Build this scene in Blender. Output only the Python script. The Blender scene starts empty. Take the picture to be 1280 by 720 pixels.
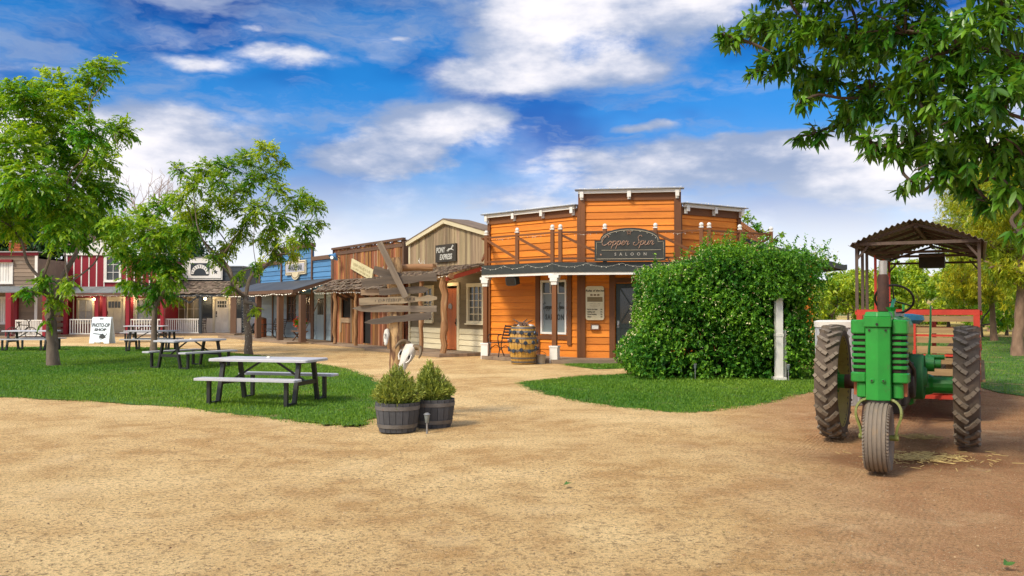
import bpy, math, random
import numpy as np
from mathutils import Vector, Matrix
random.seed(7)
RNG = np.random.default_rng(11)
R = math.radians
scene = bpy.context.scene
COL = scene.collection

# ---------------------------------------------------------------- survey helpers
# the place was surveyed from one photograph taken 1.6 m above flat ground
F, HY, H = 1100.0, 384.0, 1.6
def G(px, py):                 # ground point seen at px,py
    D = H * F / (py - HY)
    return ((px - 640) / F * D, D)
def XA(px, D): return (px - 640) / F * D
def ZA(py, D): return H + (HY - py) / F * D
def on_line(P0, P1, px):       # distance along the wall P0-P1 and depth where the sight line px meets it
    k = (px - 640) / F
    dx, dy = P1[0] - P0[0], P1[1] - P0[1]
    t = (k * P0[1] - P0[0]) / (dx - k * dy)
    return t * math.hypot(dx, dy), P0[1] + t * dy

# ---------------------------------------------------------------- materials
def new_mat(name):
    m = bpy.data.materials.new(name); m.use_nodes = True
    nt = m.node_tree; nt.nodes.clear()
    return m, nt, nt.nodes, nt.links
def lin(c):
    return tuple(((v / 255) / 12.92 if v / 255 <= .04045 else ((v / 255 + .055) / 1.055) ** 2.4) for v in c)
def surf(name, c1, c2=None, rough=.65, scale=4.0, grain=1.0, island=.12, bump=.25, bscale=40.0, metal=0.0, spec=.35,
         spots=None, spot_scale=6.0, spot_lo=.55, spot_hi=.68, hue=0.0, contrast=(.32, .68), coat=0.0):
    """Painted / wooden / metal surface: two-tone noise in the board's own coordinates (grain < 1 stretches it along the board),
    a random tint per separate piece, optional worn spots, and bump."""
    m, nt, N, L = new_mat(name)
    out = N.new('ShaderNodeOutputMaterial'); b = N.new('ShaderNodeBsdfPrincipled')
    L.new(b.outputs[0], out.inputs[0])
    at = N.new('ShaderNodeAttribute'); at.attribute_name = 'lc'
    geo = N.new('ShaderNodeNewGeometry')
    off = N.new('ShaderNodeVectorMath'); off.operation = 'MULTIPLY_ADD'
    comb = N.new('ShaderNodeCombineXYZ')
    mulr = N.new('ShaderNodeMath'); mulr.operation = 'MULTIPLY'; mulr.inputs[1].default_value = 37.0
    L.new(geo.outputs['Random Per Island'], mulr.inputs[0])
    for i in range(3): L.new(mulr.outputs[0], comb.inputs[i])
    L.new(at.outputs['Vector'], off.inputs[0]); off.inputs[1].default_value = (grain, 1, 1); L.new(comb.outputs[0], off.inputs[2])
    n1 = N.new('ShaderNodeTexNoise'); n1.inputs['Scale'].default_value = scale; n1.inputs['Detail'].default_value = 6; n1.inputs['Roughness'].default_value = .65
    L.new(off.outputs[0], n1.inputs['Vector'])
    rp = N.new('ShaderNodeValToRGB')
    rp.color_ramp.elements[0].position, rp.color_ramp.elements[1].position = contrast
    rp.color_ramp.elements[0].color = (*c1, 1); rp.color_ramp.elements[1].color = (*(c2 or tuple(v * .72 for v in c1)), 1)
    L.new(n1.outputs['Fac'], rp.inputs[0])
    col = rp.outputs[0]
    if spots:
        n3 = N.new('ShaderNodeTexNoise'); n3.inputs['Scale'].default_value = spot_scale; n3.inputs['Detail'].default_value = 8; n3.inputs['Roughness'].default_value = .7
        L.new(off.outputs[0], n3.inputs['Vector'])
        r3 = N.new('ShaderNodeValToRGB'); r3.color_ramp.elements[0].position = spot_lo; r3.color_ramp.elements[1].position = spot_hi
        L.new(n3.outputs['Fac'], r3.inputs[0])
        mx = N.new('ShaderNodeMixRGB'); L.new(r3.outputs[0], mx.inputs[0]); L.new(col, mx.inputs[1]); mx.inputs[2].default_value = (*spots, 1)
        col = mx.outputs[0]
    hs = N.new('ShaderNodeHueSaturation')
    mr = N.new('ShaderNodeMapRange'); mr.inputs[3].default_value = 1 - island; mr.inputs[4].default_value = 1 + island
    L.new(geo.outputs['Random Per Island'], mr.inputs[0]); L.new(mr.outputs[0], hs.inputs['Value'])
    if hue:
        fr = N.new('ShaderNodeMath'); fr.operation = 'FRACT'; ml = N.new('ShaderNodeMath'); ml.operation = 'MULTIPLY'; ml.inputs[1].default_value = 17.3
        L.new(geo.outputs['Random Per Island'], ml.inputs[0]); L.new(ml.outputs[0], fr.inputs[0])
        mh = N.new('ShaderNodeMapRange'); mh.inputs[3].default_value = .5 - hue; mh.inputs[4].default_value = .5 + hue
        L.new(fr.outputs[0], mh.inputs[0]); L.new(mh.outputs[0], hs.inputs['Hue'])
    L.new(col, hs.inputs['Color']); L.new(hs.outputs[0], b.inputs['Base Color'])
    b.inputs['Roughness'].default_value = rough; b.inputs['Metallic'].default_value = metal
    b.inputs['Specular IOR Level'].default_value = spec; b.inputs['Coat Weight'].default_value = coat
    if bump:
        n2 = N.new('ShaderNodeTexNoise'); n2.inputs['Scale'].default_value = bscale; n2.inputs['Detail'].default_value = 5
        L.new(off.outputs[0], n2.inputs['Vector'])
        bp = N.new('ShaderNodeBump'); bp.inputs['Strength'].default_value = bump; bp.inputs['Distance'].default_value = .01
        L.new(n2.outputs['Fac'], bp.inputs['Height']); L.new(bp.outputs[0], b.inputs['Normal'])
    return m
def leafmat(name, c1, c2, trans=.35, hue=.02, val=.35, rough=.45, tcol=None):
    m, nt, N, L = new_mat(name)
    out = N.new('ShaderNodeOutputMaterial'); b = N.new('ShaderNodeBsdfPrincipled'); t = N.new('ShaderNodeBsdfTranslucent'); mx = N.new('ShaderNodeMixShader')
    geo = N.new('ShaderNodeNewGeometry'); mix = N.new('ShaderNodeMixRGB'); hs = N.new('ShaderNodeHueSaturation')
    at = N.new('ShaderNodeAttribute'); at.attribute_name = 'tone'      # each spray's own age: young shoots are yellower
    mix.inputs[1].default_value = (*c1, 1); mix.inputs[2].default_value = (*c2, 1); L.new(at.outputs['Fac'], mix.inputs[0])
    mr = N.new('ShaderNodeMapRange'); mr.inputs[3].default_value = 1 - val; mr.inputs[4].default_value = 1 + val
    L.new(geo.outputs['Random Per Island'], mr.inputs[0]); L.new(mr.outputs[0], hs.inputs['Value']); L.new(mix.outputs[0], hs.inputs['Color'])
    mh = N.new('ShaderNodeMapRange'); mh.inputs[3].default_value = .5 + hue; mh.inputs[4].default_value = .5 - hue
    L.new(geo.outputs['Random Per Island'], mh.inputs[0]); L.new(mh.outputs[0], hs.inputs['Hue'])
    L.new(hs.outputs[0], b.inputs['Base Color']); b.inputs['Roughness'].default_value = rough; b.inputs['Specular IOR Level'].default_value = .4
    tm = N.new('ShaderNodeMixRGB'); tm.blend_type = 'MULTIPLY'; tm.inputs[0].default_value = 1; tm.inputs[2].default_value = (*(tcol or (1.5, 1.35, .5)), 1)
    L.new(hs.outputs[0], tm.inputs[1]); L.new(tm.outputs[0], t.inputs[0])
    mx.inputs[0].default_value = trans
    L.new(b.outputs[0], mx.inputs[1]); L.new(t.outputs[0], mx.inputs[2]); L.new(mx.outputs[0], out.inputs[0])
    return m
def glow(name, c, s):
    m, nt, N, L = new_mat(name)
    out = N.new('ShaderNodeOutputMaterial'); e = N.new('ShaderNodeEmission'); e.inputs[0].default_value = (*c, 1); e.inputs[1].default_value = s
    L.new(e.outputs[0], out.inputs[0]); return m

# ---------------------------------------------------------------- mesh builder
class MB:
    def __init__(s, M=None): s.v, s.f, s.lc, s.M = [], [], [], (M or Matrix())
    def add(s, vs, fs, lc=None):
        o = len(s.v); M = s.M
        vs = [Vector(v) for v in vs]
        s.v += [M @ v for v in vs]; s.lc += [tuple(c) for c in (lc if lc is not None else vs)]
        s.f += [tuple(i + o for i in f) for f in fs]
    HX = [(3, 2, 1, 0), (4, 5, 6, 7), (0, 1, 5, 4), (1, 2, 6, 5), (2, 3, 7, 6), (3, 0, 4, 7)]
    def hexa(s, p, g='x'):
        k = {'x': (0, 1, 2), 'y': (1, 0, 2), 'z': (2, 0, 1)}[g]
        s.add(p, s.HX, [(v[k[0]], v[k[1]], v[k[2]]) for v in p])
    def box(s, x0, x1, y0, y1, z0, z1, g='x'):
        s.hexa([(x0, y0, z0), (x1, y0, z0), (x1, y1, z0), (x0, y1, z0), (x0, y0, z1), (x1, y0, z1), (x1, y1, z1), (x0, y1, z1)], g)
    def bar(s, p0, p1, w, h, up=(0, 0, 1), w1=None, h1=None):
        p0, p1 = Vector(p0), Vector(p1); d = p1 - p0; ln = d.length; d.normalize()
        u = Vector(up)
        if abs(d.dot(u)) > .98: u = Vector((0, 1, 0)) if abs(d.y) < .9 else Vector((1, 0, 0))
        a = d.cross(u).normalized(); b = a.cross(d)
        vs, lc = [], []
        for t, p, ww, hh in ((0, p0, w, h), (ln, p1, w1 or w, h1 or h)):
            for i, j in ((-1, -1), (1, -1), (1, 1), (-1, 1)):
                vs.append(p + a * (i * ww / 2) + b * (j * hh / 2)); lc.append((t, i * ww / 2, j * hh / 2))
        s.add(vs, s.HX, lc)
    def tube(s, pts, rs, n=8, caps=True, closed=False):
        pts = [Vector(p) for p in pts]
        if not hasattr(rs, '__len__'): rs = [rs] * len(pts)
        vs, lc, fs = [], [], []; ref = None; acc = 0; m = len(pts)
        for i, p in enumerate(pts):
            if closed: d = pts[(i + 1) % m] - pts[i - 1]
            else: d = pts[min(i + 1, m - 1)] - pts[max(i - 1, 0)]
            d.normalize()
            if ref is None:
                ref = Vector((0, 0, 1)) if abs(d.z) < .9 else Vector((1, 0, 0))
            a = (ref - d * ref.dot(d)).normalized(); ref = a; b = d.cross(a)
            if i: acc += (p - pts[i - 1]).length
            for k in range(n):
                t = 2 * math.pi * k / n
                o = a * math.cos(t) * rs[i] + b * math.sin(t) * rs[i]
                vs.append(p + o); lc.append((acc, o.dot(a), o.dot(b)))
        for i in range(m if closed else m - 1):
            for k in range(n):
                i2 = (i + 1) % m
                fs.append((i * n + k, i * n + (k + 1) % n, i2 * n + (k + 1) % n, i2 * n + k))
        if caps and not closed:
            fs.append(tuple(range(n - 1, -1, -1))); fs.append(tuple(range((m - 1) * n, m * n)))
        s.add(vs, fs, lc)
    def cyl(s, p0, p1, r0, r1=None, n=14): s.tube([p0, p1], [r0, r0 if r1 is None else r1], n)
    def lathe(s, prof, c=(0, 0, 0), n=24, axis='z', closed=False, caps=True):
        vs, fs = [], []; m = len(prof); c = Vector(c)
        for r, h in prof:
            for k in range(n):
                t = 2 * math.pi * k / n; x, y = r * math.cos(t), r * math.sin(t)
                vs.append(c + Vector((x, y, h) if axis == 'z' else ((x, h, y) if axis == 'y' else (h, x, y))))
        for i in range(m if closed else m - 1):
            i2 = (i + 1) % m
            for k in range(n): fs.append((i * n + k, i * n + (k + 1) % n, i2 * n + (k + 1) % n, i2 * n + k))
        if not closed and caps:
            fs.append(tuple(range(n))); fs.append(tuple(range((m - 1) * n, m * n)))
        s.add(vs, fs)
    def ball(s, c, r, n=10, sc=(1, 1, 1)):
        prof = [(r * math.sin(math.pi * i / n), -r * math.cos(math.pi * i / n)) for i in range(1, n)]
        M0 = s.M; s.M = M0 @ Matrix.Translation(c) @ Matrix.Diagonal((*sc, 1)); s.lathe(prof, n=max(8, n)); s.M = M0
    def prism(s, pts, y0, y1):      # outline in x,z, extruded in y
        n = len(pts); vs = [(x, y0, z) for x, z in pts] + [(x, y1, z) for x, z in pts]
        fs = [tuple(range(n)), tuple(range(2 * n - 1, n - 1, -1))] + [(i, (i + 1) % n + 0, (i + 1) % n + n, i + n) for i in range(n)]
        s.add(vs, fs)
    def text(s, body, size, at=(0, 0, 0), depth=.006, shear=0.0, space=1.0, align='CENTER', xs=1.0, bold=0.0):
        """Lettering in the x,z plane at y = at[1], facing -y."""
        cu = bpy.data.curves.new('lettering', 'FONT'); cu.body = body; cu.size = size; cu.extrude = depth / 2; cu.shear = shear
        cu.space_character = space; cu.align_x = align; cu.resolution_u = 3; cu.offset = bold
        o = bpy.data.objects.new('lettering', cu); COL.objects.link(o)
        dg = bpy.context.evaluated_depsgraph_get(); me = o.evaluated_get(dg).to_mesh()
        vs = [(at[0] + v.co.x * xs, at[1] - v.co.z, at[2] + v.co.y) for v in me.vertices]; fs = [tuple(p.vertices) for p in me.polygons]
        s.add(vs, fs); o.evaluated_get(dg).to_mesh_clear(); bpy.data.objects.remove(o); bpy.data.curves.remove(cu)
    def build(s, name, mat, parent=None, smooth=False, world=False, bevel=0.0, recalc=True):
        me = bpy.data.meshes.new(name)
        vs = s.v
        if world and parent is not None:
            Mi = Matrix(); p = parent
            while p: Mi = p.matrix_basis @ Mi; p = p.parent
            Mi = Mi.inverted(); vs = [Mi @ v for v in vs]
        me.from_pydata([tuple(v) for v in vs], [], s.f)
        a = me.attributes.new('lc', 'FLOAT_VECTOR', 'POINT'); a.data.foreach_set('vector', np.array(s.lc, dtype=np.float32).ravel())
        me.materials.append(mat)
        if recalc:
            import bmesh
            bm = bmesh.new(); bm.from_mesh(me); bmesh.ops.recalc_face_normals(bm, faces=bm.faces)
            if bevel: bmesh.ops.bevel(bm, geom=bm.edges[:], offset=bevel, segments=1, affect='EDGES', clamp_overlap=True)
            bm.to_mesh(me); bm.free()
        if smooth: me.shade_smooth() if hasattr(me, 'shade_smooth') else None
        o = bpy.data.objects.new(name, me); COL.objects.link(o)
        if smooth:
            try: me.set_sharp_from_angle(angle=R(40))
            except Exception: pass
        if parent is not None: o.parent = parent
        return o

def tag(o, label=None, cat=None, group=None, kind=None):
    if label: o['label'] = label
    if cat: o['category'] = cat
    if group: o['group'] = group
    if kind: o['kind'] = kind
    return o
def thing(name, label, cat, loc=(0, 0, 0), rz=0.0, group=None):
    o = bpy.data.objects.new(name, None); COL.objects.link(o); o.empty_display_size = .2
    o.location = loc; o.rotation_euler = (0, 0, rz)
    o.matrix_basis = Matrix.Translation(loc) @ Matrix.Rotation(rz, 4, 'Z')
    return tag(o, label, cat, group)
def dup(root, loc, rz, label=None, group=None):
    r = root.copy(); COL.objects.link(r); r.location = loc; r.rotation_euler = (0, 0, rz)
    if label: r['label'] = label
    if group: r['group'] = group
    def kids(a, b):
        for ch in [x for x in KIDS.get(a.name, [])]:
            c = ch.copy(); COL.objects.link(c); c.parent = b; kids(ch, c)
    KIDS.clear()
    for o in COL.objects:
        if o.parent: KIDS.setdefault(o.parent.name, []).append(o)
    kids(root, r)
    return r
KIDS = {}
def frame(P0, P1, z=0.0):       # x along the wall from P0 to P1, +y into the building, z up
    d = Vector((P1[0] - P0[0], P1[1] - P0[1], 0)).normalized()
    M = Matrix.Identity(4); M.col[0] = (d.x, d.y, 0, 0); M.col[1] = (-d.y, d.x, 0, 0); M.col[2] = (0, 0, 1, 0); M.col[3] = (P0[0], P0[1], z, 1)
    return M
def dist(a, b): return math.hypot(a[0] - b[0], a[1] - b[1])

def siding(mb, x0, x1, z0, z1, holes=(), row=.19, lap=.022, top=None, y=0.0, jit=0.0):
    """Lapped boards between x0..x1 and z0..z1, cut round the holes (x0,x1,z0,z1)."""
    cuts = sorted({z0, z1} | {z0 + i * row for i in range(1, int((z1 - z0) / row) + 1)} | {h[k] for h in holes for k in (2, 3) if z0 < h[k] < z1})
    for a, b in zip(cuts[:-1], cuts[1:]):
        if b - a < .004: continue
        xs = [(x0, x1)]
        for h in holes:
            if h[2] < b - .002 and h[3] > a + .002:
                nx = []
                for u, v in xs:
                    if h[1] <= u or h[0] >= v: nx.append((u, v))
                    else:
                        if h[0] > u: nx.append((u, h[0]))
                        if h[1] < v: nx.append((h[1], v))
                xs = nx
        for u, v in xs:
            # boards come in lengths
            n = max(1, int((v - u) / 2.6)); e = [u] + [u + (v - u) * (i + random.uniform(-.25, .25)) / n for i in range(1, n)] + [v]
            k = int((a - z0) / row + .001); fr0 = (a - z0) / row - k; fr1 = min(1, (b - z0) / row - k)
            for p, q in zip(e[:-1], e[1:]):
                j = random.uniform(-jit, jit)
                ya = y - .004 - lap * (1 - fr0) - abs(j); yb = y - .004 - lap * (1 - fr1)
                mb.hexa([(p, ya, a), (q - .003, ya, a), (q - .003, y + .06, a), (p, y + .06, a), (p, yb, b - .003), (q - .003, yb, b - .003), (q - .003, y + .06, b - .003), (p, y + .06, b - .003)])
def planks(mb, x0, x1, z0, z1, holes=(), w=.16, y=0.0, top=None, jit=.012, zj=0.0, t=.03, gap=.006):
    """Upright boards, cut round the holes; top(x) gives a sloping upper edge."""
    x = x0
    cutsx = sorted({h[k] for h in holes for k in (0, 1)})
    while x < x1 - .01:
        ww = w * random.uniform(.75, 1.25); e = min(x1, x + ww)
        nxt = [c for c in cutsx if x + .005 < c < e]
        if nxt: e = nxt[0]
        zs = [(z0, None)]
        m = (x + e) / 2
        hs = sorted([h for h in holes if h[0] <= m <= h[1]], key=lambda h: h[2])
        spans = []; a = z0
        for h in hs:
            if h[2] > a: spans.append((a, h[2], False))
            a = max(a, h[3])
        spans.append((a, z1, True))
        yy = y - random.uniform(0, jit); dz = random.uniform(-zj, zj)
        for a, b, last in spans:
            ta = tb = b
            if last and top: ta, tb = top(x), top(e)
            if last: ta += dz; tb += dz
            if max(ta, tb) - a < .01: continue
            p, q = x, e - gap
            mb.hexa([(p, yy - t, a), (q, yy - t, a), (q, y, a), (p, y, a), (p, yy - t, ta), (q, yy - t, tb), (q, y, tb), (p, y, ta)], 'z')
        x = e

def fast_mesh(name, V, Q, mat, parent=None, tone=None, smooth=False):
    me = bpy.data.meshes.new(name); V = np.asarray(V, dtype=np.float32); Q = np.asarray(Q, dtype=np.int32)
    n, k = Q.shape
    me.vertices.add(len(V)); me.vertices.foreach_set('co', V.ravel())
    me.loops.add(n * k); me.loops.foreach_set('vertex_index', Q.ravel())
    me.polygons.add(n); me.polygons.foreach_set('loop_start', np.arange(0, n * k, k, dtype=np.int32)); me.polygons.foreach_set('loop_total', np.full(n, k, dtype=np.int32))
    if smooth: me.polygons.foreach_set('use_smooth', np.ones(n, dtype=bool))
    me.update(calc_edges=True)
    if tone is not None:
        a = me.attributes.new('tone', 'FLOAT', 'POINT'); a.data.foreach_set('value', np.asarray(tone, dtype=np.float32))
    me.materials.append(mat)
    o = bpy.data.objects.new(name, me); COL.objects.link(o)
    if parent is not None: o.parent = parent
    return o

# ---------------------------------------------------------------- leaves
def nrm(a): return a / np.maximum(np.linalg.norm(a, axis=-1, keepdims=True), 1e-6)
def leaves(P, Dr, Wd, ln, wd, sag=.15, fold=.12):
    """One six-cornered folded leaf at each P along Dr with its width along Wd: vertices and quads."""
    n = len(P); ln = np.broadcast_to(np.asarray(ln, float).reshape(-1, 1), (n, 1)); wd = np.broadcast_to(np.asarray(wd, float).reshape(-1, 1), (n, 1))
    up = nrm(np.cross(Dr, Wd)); dn = np.array([0, 0, -1.0])
    b = P; t = P + Dr * ln + dn * sag * ln
    l1 = P + Dr * ln * .3 + Wd * wd * .5 + up * wd * fold; r1 = P + Dr * ln * .3 - Wd * wd * .5 + up * wd * fold
    l2 = P + Dr * ln * .68 + Wd * wd * .38 + up * wd * fold + dn * sag * .35 * ln; r2 = P + Dr * ln * .68 - Wd * wd * .38 + up * wd * fold + dn * sag * .35 * ln
    V = np.stack([b, r1, r2, t, l2, l1], 1).reshape(-1, 3)
    i = np.arange(n)[:, None] * 6
    Q = np.concatenate([i + np.array([[0, 1, 2, 3]]), i + np.array([[0, 3, 4, 5]])], 1).reshape(-1, 4)
    return V, Q
def pinnate(P, Dr, L, pairs, ll, lw, droop, rng):
    """Feathered leaves: leaflets in pairs along a drooping stalk."""
    n = len(P); up = np.array([0, 0, 1.0])
    side = nrm(np.cross(Dr, up) + rng.normal(0, .25, (n, 3))); A, B, C, Ln = [], [], [], []
    L = np.broadcast_to(np.asarray(L, float).reshape(-1, 1), (n, 1))
    for k in range(pairs + 1):
        t = (k + 1) / (pairs + 1)
        pos = P + Dr * L * t - up * droop * L * t * t
        for s in ((1, -1) if k < pairs else (0,)):
            d = nrm(side * s * .85 + Dr * .5 - up * (.3 + .4 * t * droop) + rng.normal(0, .16, (n, 3)))
            w = nrm(np.cross(d, up + rng.normal(0, .35, (n, 3))))
            A.append(pos); B.append(d); C.append(w); Ln.append(np.full(n, ll) * rng.uniform(.75, 1.2, n) * (1 - .25 * abs(t - .55)))
    A, B, C, Ln = map(np.concatenate, (A, B, C, Ln))
    V, Q = leaves(A, B, C, Ln, Ln * lw / ll)
    return V, Q, 2 * pairs + 1
def whorl(P, Dr, k, ll, lw, sag, rng, spread=.9, down=.35):
    n = len(P); up = np.array([0, 0, 1.0]); s = nrm(np.cross(Dr, up) + 1e-3); q = nrm(np.cross(s, Dr)); A, B, C, Ln = [], [], [], []
    for i in range(k):
        a = 2 * math.pi * i / k + rng.uniform(0, 1.2, (n, 1))
        d = nrm(Dr * .5 + (s * np.cos(a) + q * np.sin(a)) * spread - up * down + rng.normal(0, .15, (n, 3)))
        w = nrm(np.cross(d, up + rng.normal(0, .45, (n, 3))))
        A.append(P - Dr * rng.uniform(0, .6, (n, 1)) * ll); B.append(d); C.append(w); Ln.append(ll * rng.uniform(.6, 1.15, n))
    A, B, C, Ln = map(np.concatenate, (A, B, C, Ln))
    V, Q = leaves(A, B, C, Ln, Ln * lw / ll, sag)
    return V, Q, k
def smooth_pts(pts, n=6):
    pts = [Vector(p) for p in pts]; out = []
    for i in range(len(pts) - 1):
        p0, p1, p2, p3 = pts[max(i - 1, 0)], pts[i], pts[i + 1], pts[min(i + 2, len(pts) - 1)]
        for k in range(n):
            t = k / n
            out.append(.5 * ((2 * p1) + (p2 - p0) * t + (2 * p0 - 5 * p1 + 4 * p2 - p3) * t * t + (3 * p1 - p0 - 3 * p2 + p3) * t ** 3))
    out.append(pts[-1]); return out

def tree(name, label, cat, base, fork, blobs, r0, leaf, mleaf, mbark, dens=1.0, group=None, trunk_pts=None, twigs=3, seed=1, dark_in=True):
    """A tree: trunk and limbs reaching into each leaf mass (centre, radius), leaves spread through the masses.
    leaf = ('pinnate', L, pairs, ll, lw, droop) or ('whorl', k, ll, lw, sag) ; dens = sprays per square metre of mass surface."""
    rng = np.random.default_rng(seed); rnd = random.Random(seed)
    root = thing(name, label, cat, (base[0], base[1], base[2] if len(base) > 2 else 0), 0, group)
    B0 = Vector(root.location); mb = MB()
    fk = Vector(fork)
    tp = [B0 + Vector((0, 0, -.1))] + [Vector(p) for p in (trunk_pts or [])] + [fk]
    tp = smooth_pts(tp, 5); rr = [r0 * (1.25 - .25 * min(1, i / 3)) * (1 - .35 * i / (len(tp) - 1)) for i in range(len(tp))]
    tp = [p + Vector((rnd.uniform(-1, 1), rnd.uniform(-1, 1), 0)) * r0 * .12 for p in tp]
    mb.tube(tp, rr, 12)
    nodes = [(fk, r0 * .62, 0.0)]
    for c, rad in sorted(blobs, key=lambda b: (Vector(b[0]) - fk).length):
        c = Vector(c)
        j = min(range(len(nodes)), key=lambda i: (nodes[i][0] - c).length + .45 * nodes[i][2] + (.6 if nodes[i][0].z > c.z + .3 else 0))
        p, rp, dp = nodes[j]; ln = (c - p).length
        m1 = p.lerp(c, .35) + Vector((rnd.uniform(-1, 1), rnd.uniform(-1, 1), rnd.uniform(-.2, 1.2))) * ln * .1
        m2 = p.lerp(c, .7) + Vector((rnd.uniform(-1, 1), rnd.uniform(-1, 1), rnd.uniform(-.2, 1))) * ln * .09
        re = max(rp * .55, r0 * .05)
        pts = smooth_pts([p, m1, m2, c], 4); mb.tube(pts, [max(rp * .8, re) + (re - max(rp * .8, re)) * i / (len(pts) - 1) for i in range(len(pts))], 7)
        nodes.append((c, re, dp + ln))
        for _ in range(twigs):
            d = Vector((rnd.gauss(0, 1), rnd.gauss(0, 1), rnd.gauss(.2, .8))).normalized()
            e = c + d * rad * rnd.uniform(.7, 1.05)
            mb.tube(smooth_pts([c, c.lerp(e, .5) + Vector((rnd.uniform(-1, 1), rnd.uniform(-1, 1), rnd.uniform(0, 1))) * rad * .1, e], 3), [re * .7] * 3 + [re * .45] * 3 + [re * .15], 5)
    mb.build('trunk', mbark, root, smooth=True, world=True)
    cen = np.mean([np.array(b[0]) for b in blobs], 0)
    Ps, Ds, Ts = [], [], []
    for c, rad in blobs:
        off_ = rng.normal(0, .2)
        n = max(4, int(dens * 4 * math.pi * rad * rad)); c = np.array(c)
        u = nrm(rng.normal(0, 1, (n, 3))); q = rng.uniform(0, 1, (n, 1)) ** .45
        P = c + u * q * rad * np.array([1, 1, .82])
        Ps.append(P); Ds.append(nrm(u * .8 + nrm(P - cen) * .5 + rng.normal(0, .35, (n, 3)) + np.array([0, 0, -.15])))
        Ts.append(np.clip(rng.normal(.42 + off_, .22, n) + .12 * u[:, 2], 0, 1))
    P, D, T = map(np.concatenate, (Ps, Ds, Ts))
    if leaf[0] == 'pinnate':
        L = leaf[1] * rng.uniform(.7, 1.25, len(P)); V, Q, k = pinnate(P - D * L[:, None] * .4, D, L, *leaf[2:], rng)
    else:
        V, Q, k = whorl(P, D, *leaf[1:], rng)
    V = V - np.array(B0)
    fast_mesh('crown', V, Q, mleaf, root, np.repeat(np.tile(T, k), 6))
    return root
def px_blobs(lst, D, spread, seed=3):
    rnd = random.Random(seed); out = []
    for b in lst:
        d = (b[3] if len(b) > 3 else D) + rnd.uniform(-spread, spread)
        out.append(((XA(b[0], d), d, ZA(b[1], d)), b[2] / F * d))
    return out
# ================================================================ camera, sky, sun
cam = bpy.data.cameras.new('camera'); cam_o = bpy.data.objects.new('camera', cam); COL.objects.link(cam_o)
cam.sensor_width = 36; cam.lens = 36 * F / 1280; cam.clip_end = 3000; cam.clip_start = .05
cam_o.location = (0, 0, H); cam_o.rotation_euler = (R(90) + math.atan((HY - 360) / F), 0, 0)
scene.camera = cam_o
scene.view_settings.view_transform = 'Standard'; scene.view_settings.look = 'None'; scene.view_settings.gamma = 1
scene.view_settings.exposure = 0.77
SUN = Vector((-.50, -.52, .78)).normalized()
SUN_EL = math.asin(SUN.z); SUN_AZ = math.atan2(SUN.x, SUN.y)
sun = bpy.data.lights.new('sun', 'SUN'); sun.energy = 2.3; sun.angle = R(12); sun.color = (1, .90, .74)
sun_o = bpy.data.objects.new('sun', sun); COL.objects.link(sun_o); sun_o.rotation_euler = (-SUN).to_track_quat('-Z', 'Y').to_euler()

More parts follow.
